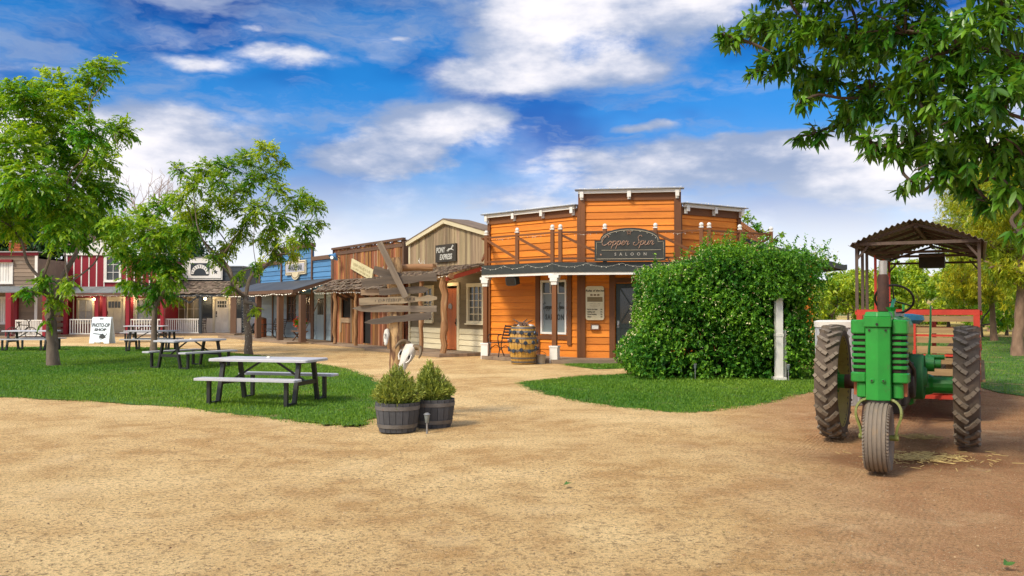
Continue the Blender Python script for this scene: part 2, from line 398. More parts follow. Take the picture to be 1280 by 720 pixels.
def build_world():
    w = bpy.data.worlds.new('World'); scene.world = w; w.use_nodes = True
    nt = w.node_tree; N, L = nt.nodes, nt.links; N.clear()
    out = N.new('ShaderNodeOutputWorld'); bg = N.new('ShaderNodeBackground'); L.new(bg.outputs[0], out.inputs[0])
    bg.inputs[1].default_value = .088
    sky = N.new('ShaderNodeTexSky'); sky.sky_type = 'NISHITA'; sky.sun_disc = False
    sky.sun_elevation = SUN_EL; sky.sun_rotation = SUN_AZ; sky.altitude = 1000; sky.air_density = 1.0; sky.dust_density = .4; sky.ozone_density = 2.5
    tc = N.new('ShaderNodeTexCoord')
    def M(op, a, b=None, c=None, clamp=False):
        n = N.new('ShaderNodeMath'); n.operation = op; n.use_clamp = clamp
        for i, v in enumerate((a, b, c)):
            if v is None: continue
            if isinstance(v, (int, float)): n.inputs[i].default_value = v
            else: L.new(v, n.inputs[i])
        return n.outputs[0]
    def VM(op, a, b):
        n = N.new('ShaderNodeVectorMath'); n.operation = op
        for i, v in enumerate((a, b)):
            if isinstance(v, tuple): n.inputs[i].default_value = v
            else: L.new(v, n.inputs[i])
        return n.outputs['Value'] if op in ('DOT_PRODUCT', 'LENGTH') else n.outputs[0]
    def smooth(x, lo, hi):
        n = N.new('ShaderNodeMapRange'); n.interpolation_type = 'SMOOTHSTEP'; n.inputs[1].default_value = lo; n.inputs[2].default_value = hi
        L.new(x, n.inputs[0]); return n.outputs[0]
    def noise(vec, scale, detail, rough=.55, dist=0.0):
        n = N.new('ShaderNodeTexNoise'); n.inputs['Scale'].default_value = scale; n.inputs['Detail'].default_value = detail
        n.inputs['Roughness'].default_value = rough; n.inputs['Distortion'].default_value = dist; L.new(vec, n.inputs['Vector']); return n
    d = tc.outputs['Generated']
    sp = N.new('ShaderNodeSeparateXYZ'); L.new(d, sp.inputs[0])
    az = M('ARCTAN2', sp.outputs[0], sp.outputs[1]); el = M('ARCSINE', sp.outputs[2])
    ae = N.new('ShaderNodeCombineXYZ'); L.new(az, ae.inputs[0]); L.new(el, ae.inputs[1])
    # cloud masses, each at its own bearing and height in the sky; a warp makes their edges ragged
    st = VM('MULTIPLY', ae.outputs[0], (1.0, 2.3, 1.0))
    wn = noise(st, 5.0, 5, .6)
    warp = VM('MULTIPLY', VM('SUBTRACT', wn.outputs['Color'], (.5, .5, .5)), (.125, .045, 0))
    q = VM('ADD', ae.outputs[0], warp)
    def blob(px, py, rx, ry, amp):
        dx, dz = (px - 640) / F, (HY - py) / F
        a = math.atan2(dx, 1); e = math.atan2(dz, math.hypot(1, dx))
        v = VM('MULTIPLY', VM('SUBTRACT', q, (a, e, 0)), (F / rx, F / ry, 0))
        return M('MULTIPLY', M('POWER', .3679, VM('DOT_PRODUCT', v, v)), amp)
    clouds = [(700, 12, 130, 44, 1.0), (860, 8, 80, 44, 1.0), (600, 84, 75, 26, .9), (690, 96, 75, 20, .85), (790, 84, 70, 20, .7), (760, -40, 220, 40, 1.0), (655, 40, 60, 30, .5),
              (545, 150, 85, 26, 1.05), (500, 192, 85, 32, .85), (615, 150, 34, 14, .5), (430, 200, 50, 26, .4), (240, 70, 62, 13, .72), (370, 62, 62, 10, .75), (395, 80, 46, 10, .4), (486, 43, 22, 5, .6), (318, 32, 20, 7, .55),
              (150, 165, 120, 50, .62), (250, 190, 110, 60, .62), (150, 235, 170, 46, .8), (60, 78, 40, 8, .45), (800, 156, 46, 7, .75), (985, 178, 130, 17, 1.0), (1080, 205, 130, 32, .95), (870, 205, 120, 30, .75), (730, 205, 90, 34, .6),
              (690, 258, 200, 26, .7), (1170, 110, 90, 30, .5), (1130, 250, 120, 40, .6), (880, 100, 26, 8, .35), (-150, 150, 160, 70, .8), (1500, 150, 240, 80, .7), (-60, 30, 60, 20, .5)]
    dens = None
    for c in clouds:
        b = blob(*c); dens = b if dens is None else M('ADD', dens, b)
    # unseen cloud behind the camera and to the sides, thickened for ambient light
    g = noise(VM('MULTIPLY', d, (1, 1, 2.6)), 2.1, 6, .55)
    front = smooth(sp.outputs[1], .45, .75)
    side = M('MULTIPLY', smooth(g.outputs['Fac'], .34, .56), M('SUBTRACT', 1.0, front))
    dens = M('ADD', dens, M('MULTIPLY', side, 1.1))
    fb = noise(st, 7.0, 9, .62, .35); fine = noise(st, 22.0, 7, .6)
    rag = M('ADD', M('MULTIPLY', M('SUBTRACT', fb.outputs['Fac'], .5), 1.35), M('MULTIPLY', M('SUBTRACT', fine.outputs['Fac'], .5), .75))
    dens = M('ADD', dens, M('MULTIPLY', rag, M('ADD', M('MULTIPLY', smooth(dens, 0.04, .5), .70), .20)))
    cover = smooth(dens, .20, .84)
    # thin white veil low in the sky
    veil = M('MULTIPLY', M('SUBTRACT', 1.0, smooth(el, .06, .26)), .97)
    veil = M('MULTIPLY', veil, M('ADD', .78, M('MULTIPLY', rag, .5)), clamp=True)
    # thin streaks drawn out across the blue
    sv = VM('MULTIPLY', ae.outputs[0], (2.2, 11.0, 1.0)); stk = noise(VM('ADD', sv, VM('MULTIPLY', wn.outputs['Color'], (.8, 1.2, 0))), 1.6, 6, .6)
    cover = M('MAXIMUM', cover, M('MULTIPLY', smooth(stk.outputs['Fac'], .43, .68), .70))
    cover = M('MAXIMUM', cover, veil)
    # blue: the clear sky, deep and saturated
    hs = N.new('ShaderNodeMixRGB'); hs.blend_type = 'MULTIPLY'; hs.inputs[0].default_value = 1
    L.new(sky.outputs[0], hs.inputs[1]); hs.inputs[2].default_value = (.10, .60, 1.02, 1)
    dk = N.new('ShaderNodeMixRGB'); dk.blend_type = 'MULTIPLY'; L.new(smooth(noise(st, 3.2, 4, .5).outputs['Fac'], .42, .62), dk.inputs[0]); L.new(hs.outputs[0], dk.inputs[1]); dk.inputs[2].default_value = (.26, .42, .64, 1)
    # cloud body: bright crowns, lilac-grey bellies
    sh = noise(st, 4.2, 6, .55)
    body = N.new('ShaderNodeMixRGB'); L.new(smooth(M('ADD', sh.outputs['Fac'], M('MULTIPLY', M('SUBTRACT', dens, .8), .14)), .40, .62), body.inputs[0])
    body.inputs[1].default_value = (2.2, 2.85, 4.3, 1); body.inputs[2].default_value = (6.9, 6.7, 7.0, 1)
    # unseen clouds towards the sun, behind the camera, brightened to lift ambient light
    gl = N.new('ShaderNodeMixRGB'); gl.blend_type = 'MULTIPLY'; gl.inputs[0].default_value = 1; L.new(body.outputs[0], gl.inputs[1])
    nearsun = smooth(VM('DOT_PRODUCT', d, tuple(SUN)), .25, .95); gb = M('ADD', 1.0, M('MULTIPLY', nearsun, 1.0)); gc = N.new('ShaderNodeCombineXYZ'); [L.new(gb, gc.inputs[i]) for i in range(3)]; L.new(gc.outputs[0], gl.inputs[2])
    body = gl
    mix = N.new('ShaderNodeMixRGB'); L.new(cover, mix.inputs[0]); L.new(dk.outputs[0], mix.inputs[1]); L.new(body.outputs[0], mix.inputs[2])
    low = N.new('ShaderNodeMixRGB'); L.new(M('MULTIPLY', M('SUBTRACT', 1.0, smooth(el, .04, .165)), .85), low.inputs[0]); L.new(mix.outputs[0], low.inputs[1]); low.inputs[2].default_value = (7.3, 7.4, 7.6, 1)
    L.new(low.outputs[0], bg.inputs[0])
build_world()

# ================================================================ ground
def ground_mat():
    m, nt, N, L = new_mat('sandy_dirt')
    out = N.new('ShaderNodeOutputMaterial'); b = N.new('ShaderNodeBsdfPrincipled'); L.new(b.outputs[0], out.inputs[0])
    b.inputs['Roughness'].default_value = .95; b.inputs['Specular IOR Level'].default_value = .12
    tc = N.new('ShaderNodeTexCoord'); sp = N.new('ShaderNodeSeparateXYZ'); L.new(tc.outputs['Object'], sp.inputs[0])
    def M(op, a, c=None, e=None):
        n = N.new('ShaderNodeMath'); n.operation = op
        for i, v in enumerate((a, c, e)):
            if v is None: continue
            if isinstance(v, (int, float)): n.inputs[i].default_value = v
            else: L.new(v, n.inputs[i])
        return n.outputs[0]
    def noise(sc, det, rough=.6, vec=None):
        n = N.new('ShaderNodeTexNoise'); n.inputs['Scale'].default_value = sc; n.inputs['Detail'].default_value = det; n.inputs['Roughness'].default_value = rough
        L.new(vec or tc.outputs['Object'], n.inputs['Vector']); return n.outputs['Fac']
    def sm(x, lo, hi):
        n = N.new('ShaderNodeMapRange'); n.interpolation_type = 'SMOOTHSTEP'; n.inputs[1].default_value = lo; n.inputs[2].default_value = hi; L.new(x, n.inputs[0]); return n.outputs[0]
    def mix(f, a, c):
        n = N.new('ShaderNodeMixRGB')
        if isinstance(f, float): n.inputs[0].default_value = f
        else: L.new(f, n.inputs[0])
        for i, v in ((1, a), (2, c)):
            if isinstance(v, tuple): n.inputs[i].default_value = (*v, 1)
            else: L.new(v, n.inputs[i])
        return n.outputs[0]
    big, mid, fine, grit = noise(.45, 5), noise(2.3, 6, .65), noise(30, 6, .75), noise(160, 4, .7)
    sand = mix(sm(mid, .38, .64), (.65, .44, .195), (.49, .295, .115))
    sand = mix(sm(big, .42, .66), sand, (.76, .55, .265))
    red = mix(sm(mid, .35, .68), (.42, .225, .105), (.34, .16, .07))
    red = mix(sm(noise(.9, 5), .5, .72), red, (.48, .28, .135))
    # the drive beside the hedge is redder earth than the sandy yard
    edge = M('SUBTRACT', sp.outputs[0], M('MULTIPLY', sp.outputs[1], .20))
    edge = M('ADD', edge, M('MULTIPLY', M('SUBTRACT', noise(.55, 5), .5), 3.6))
    col = mix(sm(edge, -.5, 2.6), sand, red)
    # far pasture: dry yellow grass
    far = M('MULTIPLY', sm(sp.outputs[1], 42, 55), sm(M('SUBTRACT', sp.outputs[0], M('MULTIPLY', sp.outputs[1], .05)), 2.0, 6.0))
    col = mix(far, col, mix(sm(noise(.2, 5), .35, .65), (.52, .38, .10), (.40, .33, .09)))
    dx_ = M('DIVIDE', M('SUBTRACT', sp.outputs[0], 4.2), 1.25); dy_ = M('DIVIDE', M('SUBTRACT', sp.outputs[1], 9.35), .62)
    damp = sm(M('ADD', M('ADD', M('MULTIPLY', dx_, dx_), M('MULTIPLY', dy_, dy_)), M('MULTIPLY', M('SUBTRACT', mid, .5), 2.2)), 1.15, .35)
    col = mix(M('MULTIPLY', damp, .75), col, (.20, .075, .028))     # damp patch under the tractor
    dark = mix(sm(fine, .50, .60), col, (.22, .14, .065))
    col = mix(.85, col, dark)
    col = mix(sm(grit, .57, .68), col, (.86, .70, .44))
    col = mix(M('MULTIPLY', sm(noise(5.5, 5, .7), .54, .70), .45), col, (.34, .20, .085))   # scuffed, packed patches
    col = mix(M('MULTIPLY', sm(noise(1.1, 6, .6), .55, .70), .38), col, (.70, .52, .28))
    hv = N.new('ShaderNodeHueSaturation'); L.new(col, hv.inputs['Color']); L.new(M('ADD', -.05, M('MULTIPLY', noise(75, 5, .8), 2.1)), hv.inputs['Value'])
    L.new(hv.outputs[0], b.inputs['Base Color'])
    # tyre ribs left along the drive
    mp = N.new('ShaderNodeMapping'); mp.inputs['Rotation'].default_value = (0, 0, R(29.9)); L.new(tc.outputs['Object'], mp.inputs['Vector'])
    wv = N.new('ShaderNodeTexWave'); wv.inputs['Scale'].default_value = 6.5; wv.inputs['Distortion'].default_value = 4.5; wv.inputs['Detail'].default_value = 2; wv.inputs['Detail Scale'].default_value = 1.2
    L.new(mp.outputs[0], wv.inputs['Vector'])
    sp2 = N.new('ShaderNodeSeparateXYZ'); L.new(mp.outputs[0], sp2.inputs[0])
    stv = N.new('ShaderNodeCombineXYZ'); L.new(M('MULTIPLY', sp2.outputs[0], 1.5), stv.inputs[0]); L.new(M('MULTIPLY', sp2.outputs[1], .12), stv.inputs[1])
    tr = M('MULTIPLY', M('MULTIPLY', sm(noise(1.0, 3, .5, stv.outputs[0]), .46, .62), sm(edge, .3, 1.6)), wv.outputs['Fac'])
    hgt = M('ADD', M('ADD', M('MULTIPLY', fine, .9), M('MULTIPLY', grit, .4)), M('ADD', M('MULTIPLY', tr, .5), M('MULTIPLY', mid, .6)))
    bp = N.new('ShaderNodeBump'); bp.inputs['Strength'].default_value = .85; bp.inputs['Distance'].default_value = .035; L.new(hgt, bp.inputs['Height']); L.new(bp.outputs[0], b.inputs['Normal'])
    return m
def make_ground():
    xs = np.concatenate([[-1500, -600, -250, -120, -70], np.linspace(-45, -9, 50), np.linspace(-8.8, 9.6, 230), np.linspace(10, 40, 45), [60, 110, 250, 600, 1500]])
    ys = np.concatenate([[-300, -80, -20, -5], np.linspace(1.5, 14, 190), np.linspace(14.2, 45, 110), [50, 60, 75, 95, 120, 170, 260, 500, 1000, 2000]])
    X, Y = np.meshgrid(xs, ys)
    rng = np.random.default_rng(4); Z = np.zeros_like(X)
    for f, a in ((.35, .010), (.9, .010), (2.1, .007), (4.7, .004)):
        for _ in range(5):
            t, p = rng.uniform(0, 6.28, 2); Z += a * .45 * np.sin(f * (X * math.cos(t) + Y * math.sin(t)) * rng.uniform(.8, 1.25) + p)
    near = np.exp(-((X / 14) ** 2 + ((Y - 6) / 9) ** 2) ** 2) ; Z = Z * near - .006
    V = np.stack([X, Y, Z], -1).reshape(-1, 3); ny, nx = X.shape
    i = (np.arange(ny - 1)[:, None] * nx + np.arange(nx - 1)[None, :]).ravel()
    Q = np.stack([i, i + 1, i + nx + 1, i + nx], 1)
    o = fast_mesh('ground', V, Q, ground_mat(), smooth=True)
    tag(o, 'sandy tan yard and reddish dirt drive running to the far pasture', 'ground', kind='structure')
make_ground()

def inside(P, poly):
    x, y = P[:, 0], P[:, 1]; c = np.zeros(len(P), bool); n = len(poly)
    for i in range(n):
        x1, y1 = poly[i]; x2, y2 = poly[i - 1]
        if y1 == y2: continue
        c ^= ((y1 > y) != (y2 > y)) & (x < (x2 - x1) * (y - y1) / (y2 - y1) + x1)
    return c
def edge_dist(P, poly):
    d = np.full(len(P), 1e9)
    for i in range(len(poly)):
        a, b = np.array(poly[i - 1]), np.array(poly[i]); ab = b - a
        t = np.clip(((P - a) @ ab) / max(ab @ ab, 1e-9), 0, 1); d = np.minimum(d, np.linalg.norm(P - a - t[:, None] * ab, axis=1))
    return d
def smooth_loop(pts, n=8):
    out = []; m = len(pts); rnd = random.Random(5)
    for i in range(m):
        p0, p1, p2, p3 = (np.array(pts[(i + k) % m]) for k in (-1, 0, 1, 2))
        for k in range(n):
            t = k / n; p = .5 * ((2 * p1) + (p2 - p0) * t + (2 * p0 - 5 * p1 + 4 * p2 - p3) * t * t + (3 * p1 - p0 - 3 * p2 + p3) * t ** 3)
            out.append((p[0] + rnd.uniform(-.04, .04), p[1] + rnd.uniform(-.05, .05)))
    return out
turf = surf('turf', (.040, .105, .010), (.065, .135, .014), rough=.95, scale=1.1, island=0, bump=.8, bscale=90, spots=(.24, .17, .07), spot_lo=.52, spot_hi=.66, spot_scale=1.6)
m_grass = leafmat('grass_blade', (.045, .175, .008), (.17, .30, .015), trans=.32, hue=.022, val=.45, rough=.6)
def lawn(poly, label, count, glabel, near_bias=1.6, seed=1, tint=None):
    pl = smooth_loop(poly); mb = MB(); m = len(pl); area = sum(pl[i - 1][0] * pl[i][1] - pl[i][0] * pl[i - 1][1] for i in range(m)); sg = 1 if area > 0 else -1; rj = random.Random(seed); inner = []
    for i in range(m):       # the sod itself stops short of the outermost blades
        tx, ty = pl[(i + 2) % m][0] - pl[i - 2][0], pl[(i + 2) % m][1] - pl[i - 2][1]; l = math.hypot(tx, ty) or 1; k = rj.uniform(.10, .30) * sg; inner.append((pl[i][0] - ty / l * k, pl[i][1] + tx / l * k))
    mb.add([(x, y, .006) for x, y in inner], [tuple(range(m))])
    o = mb.build('lawn', turf); tag(o, label, 'lawn', kind='structure')
    rng = np.random.default_rng(seed); P = np.array(pl); lo, hi = P.min(0), P.max(0)
    pts = np.zeros((0, 2))
    while len(pts) < count:
        c = rng.uniform(lo, hi, (count * 2, 2)); keep = rng.uniform(0, 1, len(c)) < (lo[1] / np.maximum(c[:, 1], 1)) ** near_bias
        c = c[keep]; c = c[inside(c, pl)]
        ed = edge_dist(c, pl); c = c[rng.uniform(0, 1, len(c)) < np.clip(.10 + ed / .45, 0, 1)]
        wear = np.sin(c[:, 0] * 2.3 + 2 * np.sin(c[:, 1] * 1.7)) * np.sin(c[:, 1] * 1.9 + 1.5 * np.sin(c[:, 0] * .8)) + .5 * np.sin(c[:, 0] * 6.1 + c[:, 1] * 3.3); c = c[rng.uniform(0, 1, len(c)) < np.clip(1.15 - .55 * wear, .25, 1)]
        pts = np.concatenate([pts, c])
    pts = pts[:count]; n = count
    # blades lean each its own way; taller tufts in patches
    pat = .5 + .5 * np.sin(pts[:, 0] * 1.7 + 1.3 * np.sin(pts[:, 1] * 1.1)) * np.sin(pts[:, 1] * 1.3 + pts[:, 0] * .4)
    pat2 = .5 + .5 * np.sin(pts[:, 0] * .53 + 2 * np.sin(pts[:, 1] * .31)) * np.sin(pts[:, 1] * .47 + 1.1 * np.sin(pts[:, 0] * .9))
    h = rng.uniform(.016, .042, n) * (.75 + .6 * pat) * np.clip(.3 + edge_dist(pts, pl) / .5, .3, 1); a = rng.uniform(0, 6.283, n); lean = rng.uniform(.2, .9, n)
    w = .0045 * (pts[:, 1] / 13) ** .8
    b = np.stack([pts[:, 0], pts[:, 1], np.full(n, .004)], 1); s = np.stack([np.cos(a + 1.57), np.sin(a + 1.57), np.zeros(n)], 1)
    t = b + np.stack([np.cos(a) * lean * h, np.sin(a) * lean * h, h], 1)
    V = np.stack([b - s * w[:, None], b + s * w[:, None], t + s * (w * .35)[:, None], t - s * (w * .35)[:, None]], 1).reshape(-1, 3)
    Q = (np.arange(n)[:, None] * 4 + np.arange(4)[None, :])
    g = fast_mesh('grass', V, Q, m_grass, None, np.repeat(np.clip(.35 * rng.uniform(0, 1, n) + .65 * pat2, 0, 1), 4))
    tag(g, glabel, 'grass', kind='stuff')
gp = lambda l: [G(*p) for p in l]
lawn(gp([(-120, 496), (0, 497.5), (100, 503), (200, 509), (300, 521), (380, 531), (440, 534), (474, 531), (487, 515), (489, 490), (478, 474), (440, 461), (400, 454), (360, 447), (300, 441.5), (250, 437), (200, 434.5), (100, 433), (0, 434), (-150, 434)]),
     'green lawn under the young trees and picnic tables', 210000, 'short green grass of the lawn under the picnic tables', seed=2)
lawn(gp([(641, 478), (672, 474.5), (720, 470), (778, 467), (830, 462), (930, 460), (1040, 462), (1075, 470), (1050, 485), (1008, 494), (945, 509), (862, 517), (785, 512), (705, 500), (658, 488)]),
     'green strip of lawn curving in front of the flowering hedge', 80000, 'short grass in front of the flowering hedge', seed=3)
lawn(gp([(700, 455.5), (740, 452), (790, 451), (830, 452), (840, 458), (775, 461.5), (735, 461)]), 'small patch of lawn before the saloon door', 9000, 'short grass before the saloon door', seed=4, near_bias=.5)
lawn([(9.2, 13.6), (10.4, 13.2), (12.5, 13.4), (18, 15), (30, 22), (40, 34), (32, 46), (20, 46), (13, 40), (11.2, 30), (9.6, 22), (9.0, 17)],
     'shaded lawn under the yellow-green trees beside the drive', 90000, 'grass under the yellow-green trees', seed=6)

# loose stones on the yard
def pebbles(name, n, poly_x, y0, y1, s0, s1, mat, label, cat, seed):
    rng = np.random.default_rng(seed)
    y = y0 * (y1 / y0) ** rng.uniform(0, 1, n); x = rng.uniform(-1, 1, n) * y * .62 + rng.normal(0, .3, n)
    s = s0 * (s1 / s0) ** (rng.uniform(0, 1, n) ** 2.4) * (y / 6) ** .3
    base = np.array([[1, 0, 0], [0, 1, 0], [-1, 0, 0], [0, -1, 0], [0, 0, .7], [0, 0, -.5]], float)
    V = base[None] * s[:, None, None] * rng.uniform(.6, 1.3, (n, 6, 1)) ; a = rng.uniform(0, 6.28, n); c, si = np.cos(a), np.sin(a)
    Vx = V[..., 0] * c[:, None] - V[..., 1] * si[:, None]; Vy = V[..., 0] * si[:, None] + V[..., 1] * c[:, None]
    V = np.stack([Vx + x[:, None], Vy + y[:, None], V[..., 2] + s[:, None] * .25 - .004], -1).reshape(-1, 3)
    T = np.array([[0, 1, 4], [1, 2, 4], [2, 3, 4], [3, 0, 4], [1, 0, 5], [2, 1, 5], [3, 2, 5], [0, 3, 5]])
    Q = (np.arange(n)[:, None, None] * 6 + T[None]).reshape(-1, 3)
    tag(fast_mesh(name, V, Q, mat), label, cat, kind='stuff')
m_stone = surf('loose_stone', (.46, .33, .18), (.26, .20, .13), rough=.9, scale=1, island=.5, bump=0, hue=.01)
pebbles('gravel', 15000, 0, 3.0, 17, .002, .0095, m_stone, 'loose gravel and grit on the sandy yard', 'gravel', 8)
# ================================================================ building materials
m_orange = surf('orange_boards', (.76, .245, .022), (.56, .16, .014), rough=.6, scale=4, grain=.12, island=.17, bump=.25, bscale=30, spots=(.36, .095, .016), spot_lo=.57, spot_hi=.74, spot_scale=9)
m_brown = surf('brown_trim', (.20, .075, .022), (.13, .05, .018), rough=.6, scale=3, grain=.15, island=.15, bump=.2)
m_white = surf('white_paint', (.78, .76, .70), (.66, .63, .55), rough=.55, scale=3, grain=.3, island=.06, bump=.12, spots=(.45, .40, .30), spot_lo=.66, spot_hi=.8)
m_cream = surf('cream_paint', (.68, .60, .40), (.56, .48, .30), rough=.6, scale=3, grain=.2, island=.1, bump=.2, spots=(.35, .28, .16), spot_lo=.62, spot_hi=.8)
m_slate = surf('dark_slate_paint', (.030, .036, .034), (.045, .05, .046), rough=.5, scale=5, island=.1, bump=.1)
m_tin = surf('weathered_tin', (.42, .42, .40), (.24, .22, .20), rough=.42, scale=3, grain=.4, island=.1, bump=.1, metal=.6, spots=(.26, .14, .07), spot_lo=.6, spot_hi=.75)
m_deck = surf('deck_boards', (.30, .22, .145), (.19, .135, .09), rough=.8, scale=5, grain=.15, island=.25, bump=.4)
m_dark = surf('dark_opening', (.012, .011, .010), (.02, .018, .015), rough=.9, island=0, bump=0)
m_bulb = surf('bulb_glass', (.85, .82, .72), (.7, .66, .55), rough=.25, island=.1, bump=0)
m_iron = surf('black_iron', (.022, .020, .019), (.05, .035, .025), rough=.5, scale=9, island=.05, bump=.2, metal=.3)
m_rawwood = surf('raw_log', (.38, .205, .085), (.19, .09, .04), rough=.75, scale=15, grain=.08, island=.15, bump=.6, bscale=14, spots=(.50, .36, .20), spot_lo=.55, spot_hi=.66, spot_scale=5)
m_shingle = surf('wood_shakes', (.22, .16, .105), (.13, .10, .075), rough=.85, scale=6, grain=.2, island=.38, bump=.6, hue=.012)
m_glow = glow('lamp_glow', (1, .66, .32), 14)
m_glow_small = glow('fairy_bulb', (1, .88, .68), 1.1)
def pane_mat(name, c, rough=.08):
    m, nt, N, L = new_mat(name); out = N.new('ShaderNodeOutputMaterial'); b = N.new('ShaderNodeBsdfPrincipled'); L.new(b.outputs[0], out.inputs[0])
    n = N.new('ShaderNodeTexNoise'); n.inputs['Scale'].default_value = 1.3; rp = N.new('ShaderNodeValToRGB'); tc = N.new('ShaderNodeTexCoord'); L.new(tc.outputs['Object'], n.inputs[0])
    rp.color_ramp.elements[0].color = (*tuple(v * .6 for v in c), 1); rp.color_ramp.elements[1].color = (*tuple(min(1, v * 1.5) for v in c), 1); L.new(n.outputs[0], rp.inputs[0])
    L.new(rp.outputs[0], b.inputs['Base Color']); b.inputs['Roughness'].default_value = rough; b.inputs['Specular IOR Level'].default_value = .6
    return m
m_pane = pane_mat('dark_window_glass', (.045, .05, .046))
m_frost = pane_mat('grey_window_shade', (.17, .20, .20), .3)
m_curtain = surf('net_curtain', (.50, .53, .56), (.34, .37, .42), rough=.9, scale=9, grain=1, island=.05, bump=.3)

def window(root, M, x0, x1, z0, z1, nx=2, nz=2, fw=.07, mat=None, pane=None, sill=True, y=-.035, bar=.025, xs=None, zs=None, label=None):
    """A window in a wall hole: frame (with sill), glazing bars as part of the frame, pane."""
    mat = mat or m_white
    mb = MB(M); d0, d1 = y - .03, y + .09
    mb.box(x0 - fw, x0, d0, d1, z0, z1, 'z'); mb.box(x1, x1 + fw, d0, d1, z0, z1, 'z')
    mb.box(x0 - fw, x1 + fw, d0 - .006, d1, z1, z1 + fw * 1.15); mb.box(x0 - fw, x1 + fw, d0 - .006, d1, z0 - fw, z0)
    for x in (xs if xs is not None else [x0 + (x1 - x0) * i / nx for i in range(1, nx)]): mb.box(x - bar / 2, x + bar / 2, y + .015, y + .06, z0, z1, 'z')
    for z in (zs if zs is not None else [z0 + (z1 - z0) * i / nz for i in range(1, nz)]): mb.box(x0, x1, y + .012, y + .063, z - bar / 2, z + bar / 2)
    w = mb.build('window', mat, root, world=True)
    if label: w['label'] = label
    if sill:
        sb = MB(M); sb.box(x0 - fw - .04, x1 + fw + .04, d0 - .05, d0 - .008, z0 - fw - .02, z0 - fw + .025); sb.build('sill', mat, w, world=True)
    pb = MB(M); pb.box(x0, x1, y + .045, y + .052, z0, z1); pb.build('pane', pane or m_pane, w, world=True)
    return w
def string_lights(root, M, pts, step=.14, r=.016, sag=.05, mat=None, name='string_lights'):
    mb = MB(M); pts = [Vector(p) for p in pts]
    for a, b in zip(pts[:-1], pts[1:]):
        n = max(1, int((b - a).length / step))
        mb.tube([a, a.lerp(b, .5) - Vector((0, 0, sag)), b], .0012 if mat is m_glow_small else .003, 3)
        for i in range(n):
            t = (i + random.uniform(.2, .8)) / n; p = a.lerp(b, t) - Vector((0, 0, sag * 4 * t * (1 - t) + random.uniform(.0, .03)))
            mb.ball(p, r, 5)
    return mb.build(name, mat or m_bulb, root, world=True)

def scribble(mb, x0, x1, z, h, y, seed, r=.35):
    """A worn line of print that can no longer be read: uneven little strokes."""
    rnd = random.Random(seed); x = x0
    while x < x1:
        w = h * rnd.uniform(.18, .5)
        if rnd.random() > .18: mb.bar((x, y, z - h * rnd.uniform(.2, .5)), (x + w * rnd.uniform(-.5, .9), y, z + h * rnd.uniform(.2, .5)), h * .16, .003, (0, 1, 0))
        x += w + h * .12
# ================================================================ the saloon: a three-sided orange front with a porch and balcony round it
A, B, C, E = (-.74, 28.9), (2.06, 26.07), (4.84, 25.62), (6.98, 27.05)
PA, PB, PC, PE = (-.93, 27.24), (1.21, 25.10), (5.45, 24.46), (7.64, 25.80)
saloon = thing('saloon', 'two storey orange clapboard saloon with brown trim, porch and railed balcony', 'saloon', (3, 28, 0))
DZ = .11          # porch floor
MA, MBm, MC = frame(A, B), frame(B, C), frame(C, E)
LA, LB, LC = dist(A, B), dist(B, C), dist(C, E)
winL = (2.42, 3.36, .84, 2.36)
doorH = (1.0, 1.92, DZ, 2.30)
def seg_wall(M, ln, ztop, holes, seed):
    random.seed(seed); mb = MB(M); siding(mb, 0, ln, DZ, ztop, holes, row=.205, lap=.026)
    return mb.build('wall', m_orange, saloon, world=True)
seg_wall(MA, LA, 4.36, [winL], 1); seg_wall(MBm, LB, 4.80, [doorH], 2); seg_wall(MC, LC, 4.36, [], 3)
# side and back walls
back = [E, (9.2, 32.5), (2.4, 33.6), A]
mb = MB()
for p, q in zip(back[:-1], back[1:]):
    mb.M = frame(p, q); siding(mb, 0, dist(p, q), 0, 4.30, [], row=.205, lap=.026)
mb.build('wall', m_orange, saloon, world=True)
rb = MB(); ring = [A, B, C, E, (9.2, 32.5), (2.4, 33.6)]
cx, cy = sum(p[0] for p in ring) / 6, sum(p[1] for p in ring) / 6
inn = [(cx + (p[0] - cx) * .985, cy + (p[1] - cy) * .985) for p in ring]
rb.add([(x, y, 4.15) for x, y in inn] + [(x, y, 4.2) for x, y in inn], [(5, 4, 3, 2, 1, 0), (6, 7, 8, 9, 10, 11)] + [(i, (i + 1) % 6, 6 + (i + 1) % 6, 6 + i) for i in range(6)])
rb.build('roof', m_tin, saloon, world=True)
# corner boards, frieze and bracketed cornices
mb = MB()
for M, ln, zt, e in ((MA, LA, 4.62, (1, 1)), (MBm, LB, 5.05, (1, 1)), (MC, LC, 4.62, (1, 1))):
    mb.M = M
    mb.box(-.02 if zt < 5 else -.09, .10 if zt < 5 else .11, -.075, -.031, DZ, zt - .02, 'z'); mb.box(ln - .11, ln + (.03 if zt < 5 else .09), -.075, -.031, DZ, zt - .02, 'z')
    mb.box(.10, ln - .11, -.062, -.005, zt - .31, zt - .07)
    if zt > 5:     # raised middle: returns of the parapet
        mb.box(-.09, .0, -.03, .35, 4.3, zt - .02, 'z'); mb.box(ln, ln + .09, -.03, .35, 4.3, zt - .02, 'z')
mb.M = MA; mb.box(2.14, 2.32, -.06, -.03, DZ, 2.6, 'z'); mb.box(3.46, 3.62, -.06, -.03, DZ + .35, 2.6, 'z'); mb.box(2.32, 3.46, -.058, -.03, .62, .74)
mb.M = MBm; mb.box(.82, .98, -.07, -.03, DZ, 2.6, 'z'); mb.box(1.94, 2.08, -.07, -.03, DZ, 2.6, 'z'); mb.box(.98, 1.94, -.066, -.03, 2.32, 2.46)
mb.build('corner_trim', m_brown, saloon, world=True)
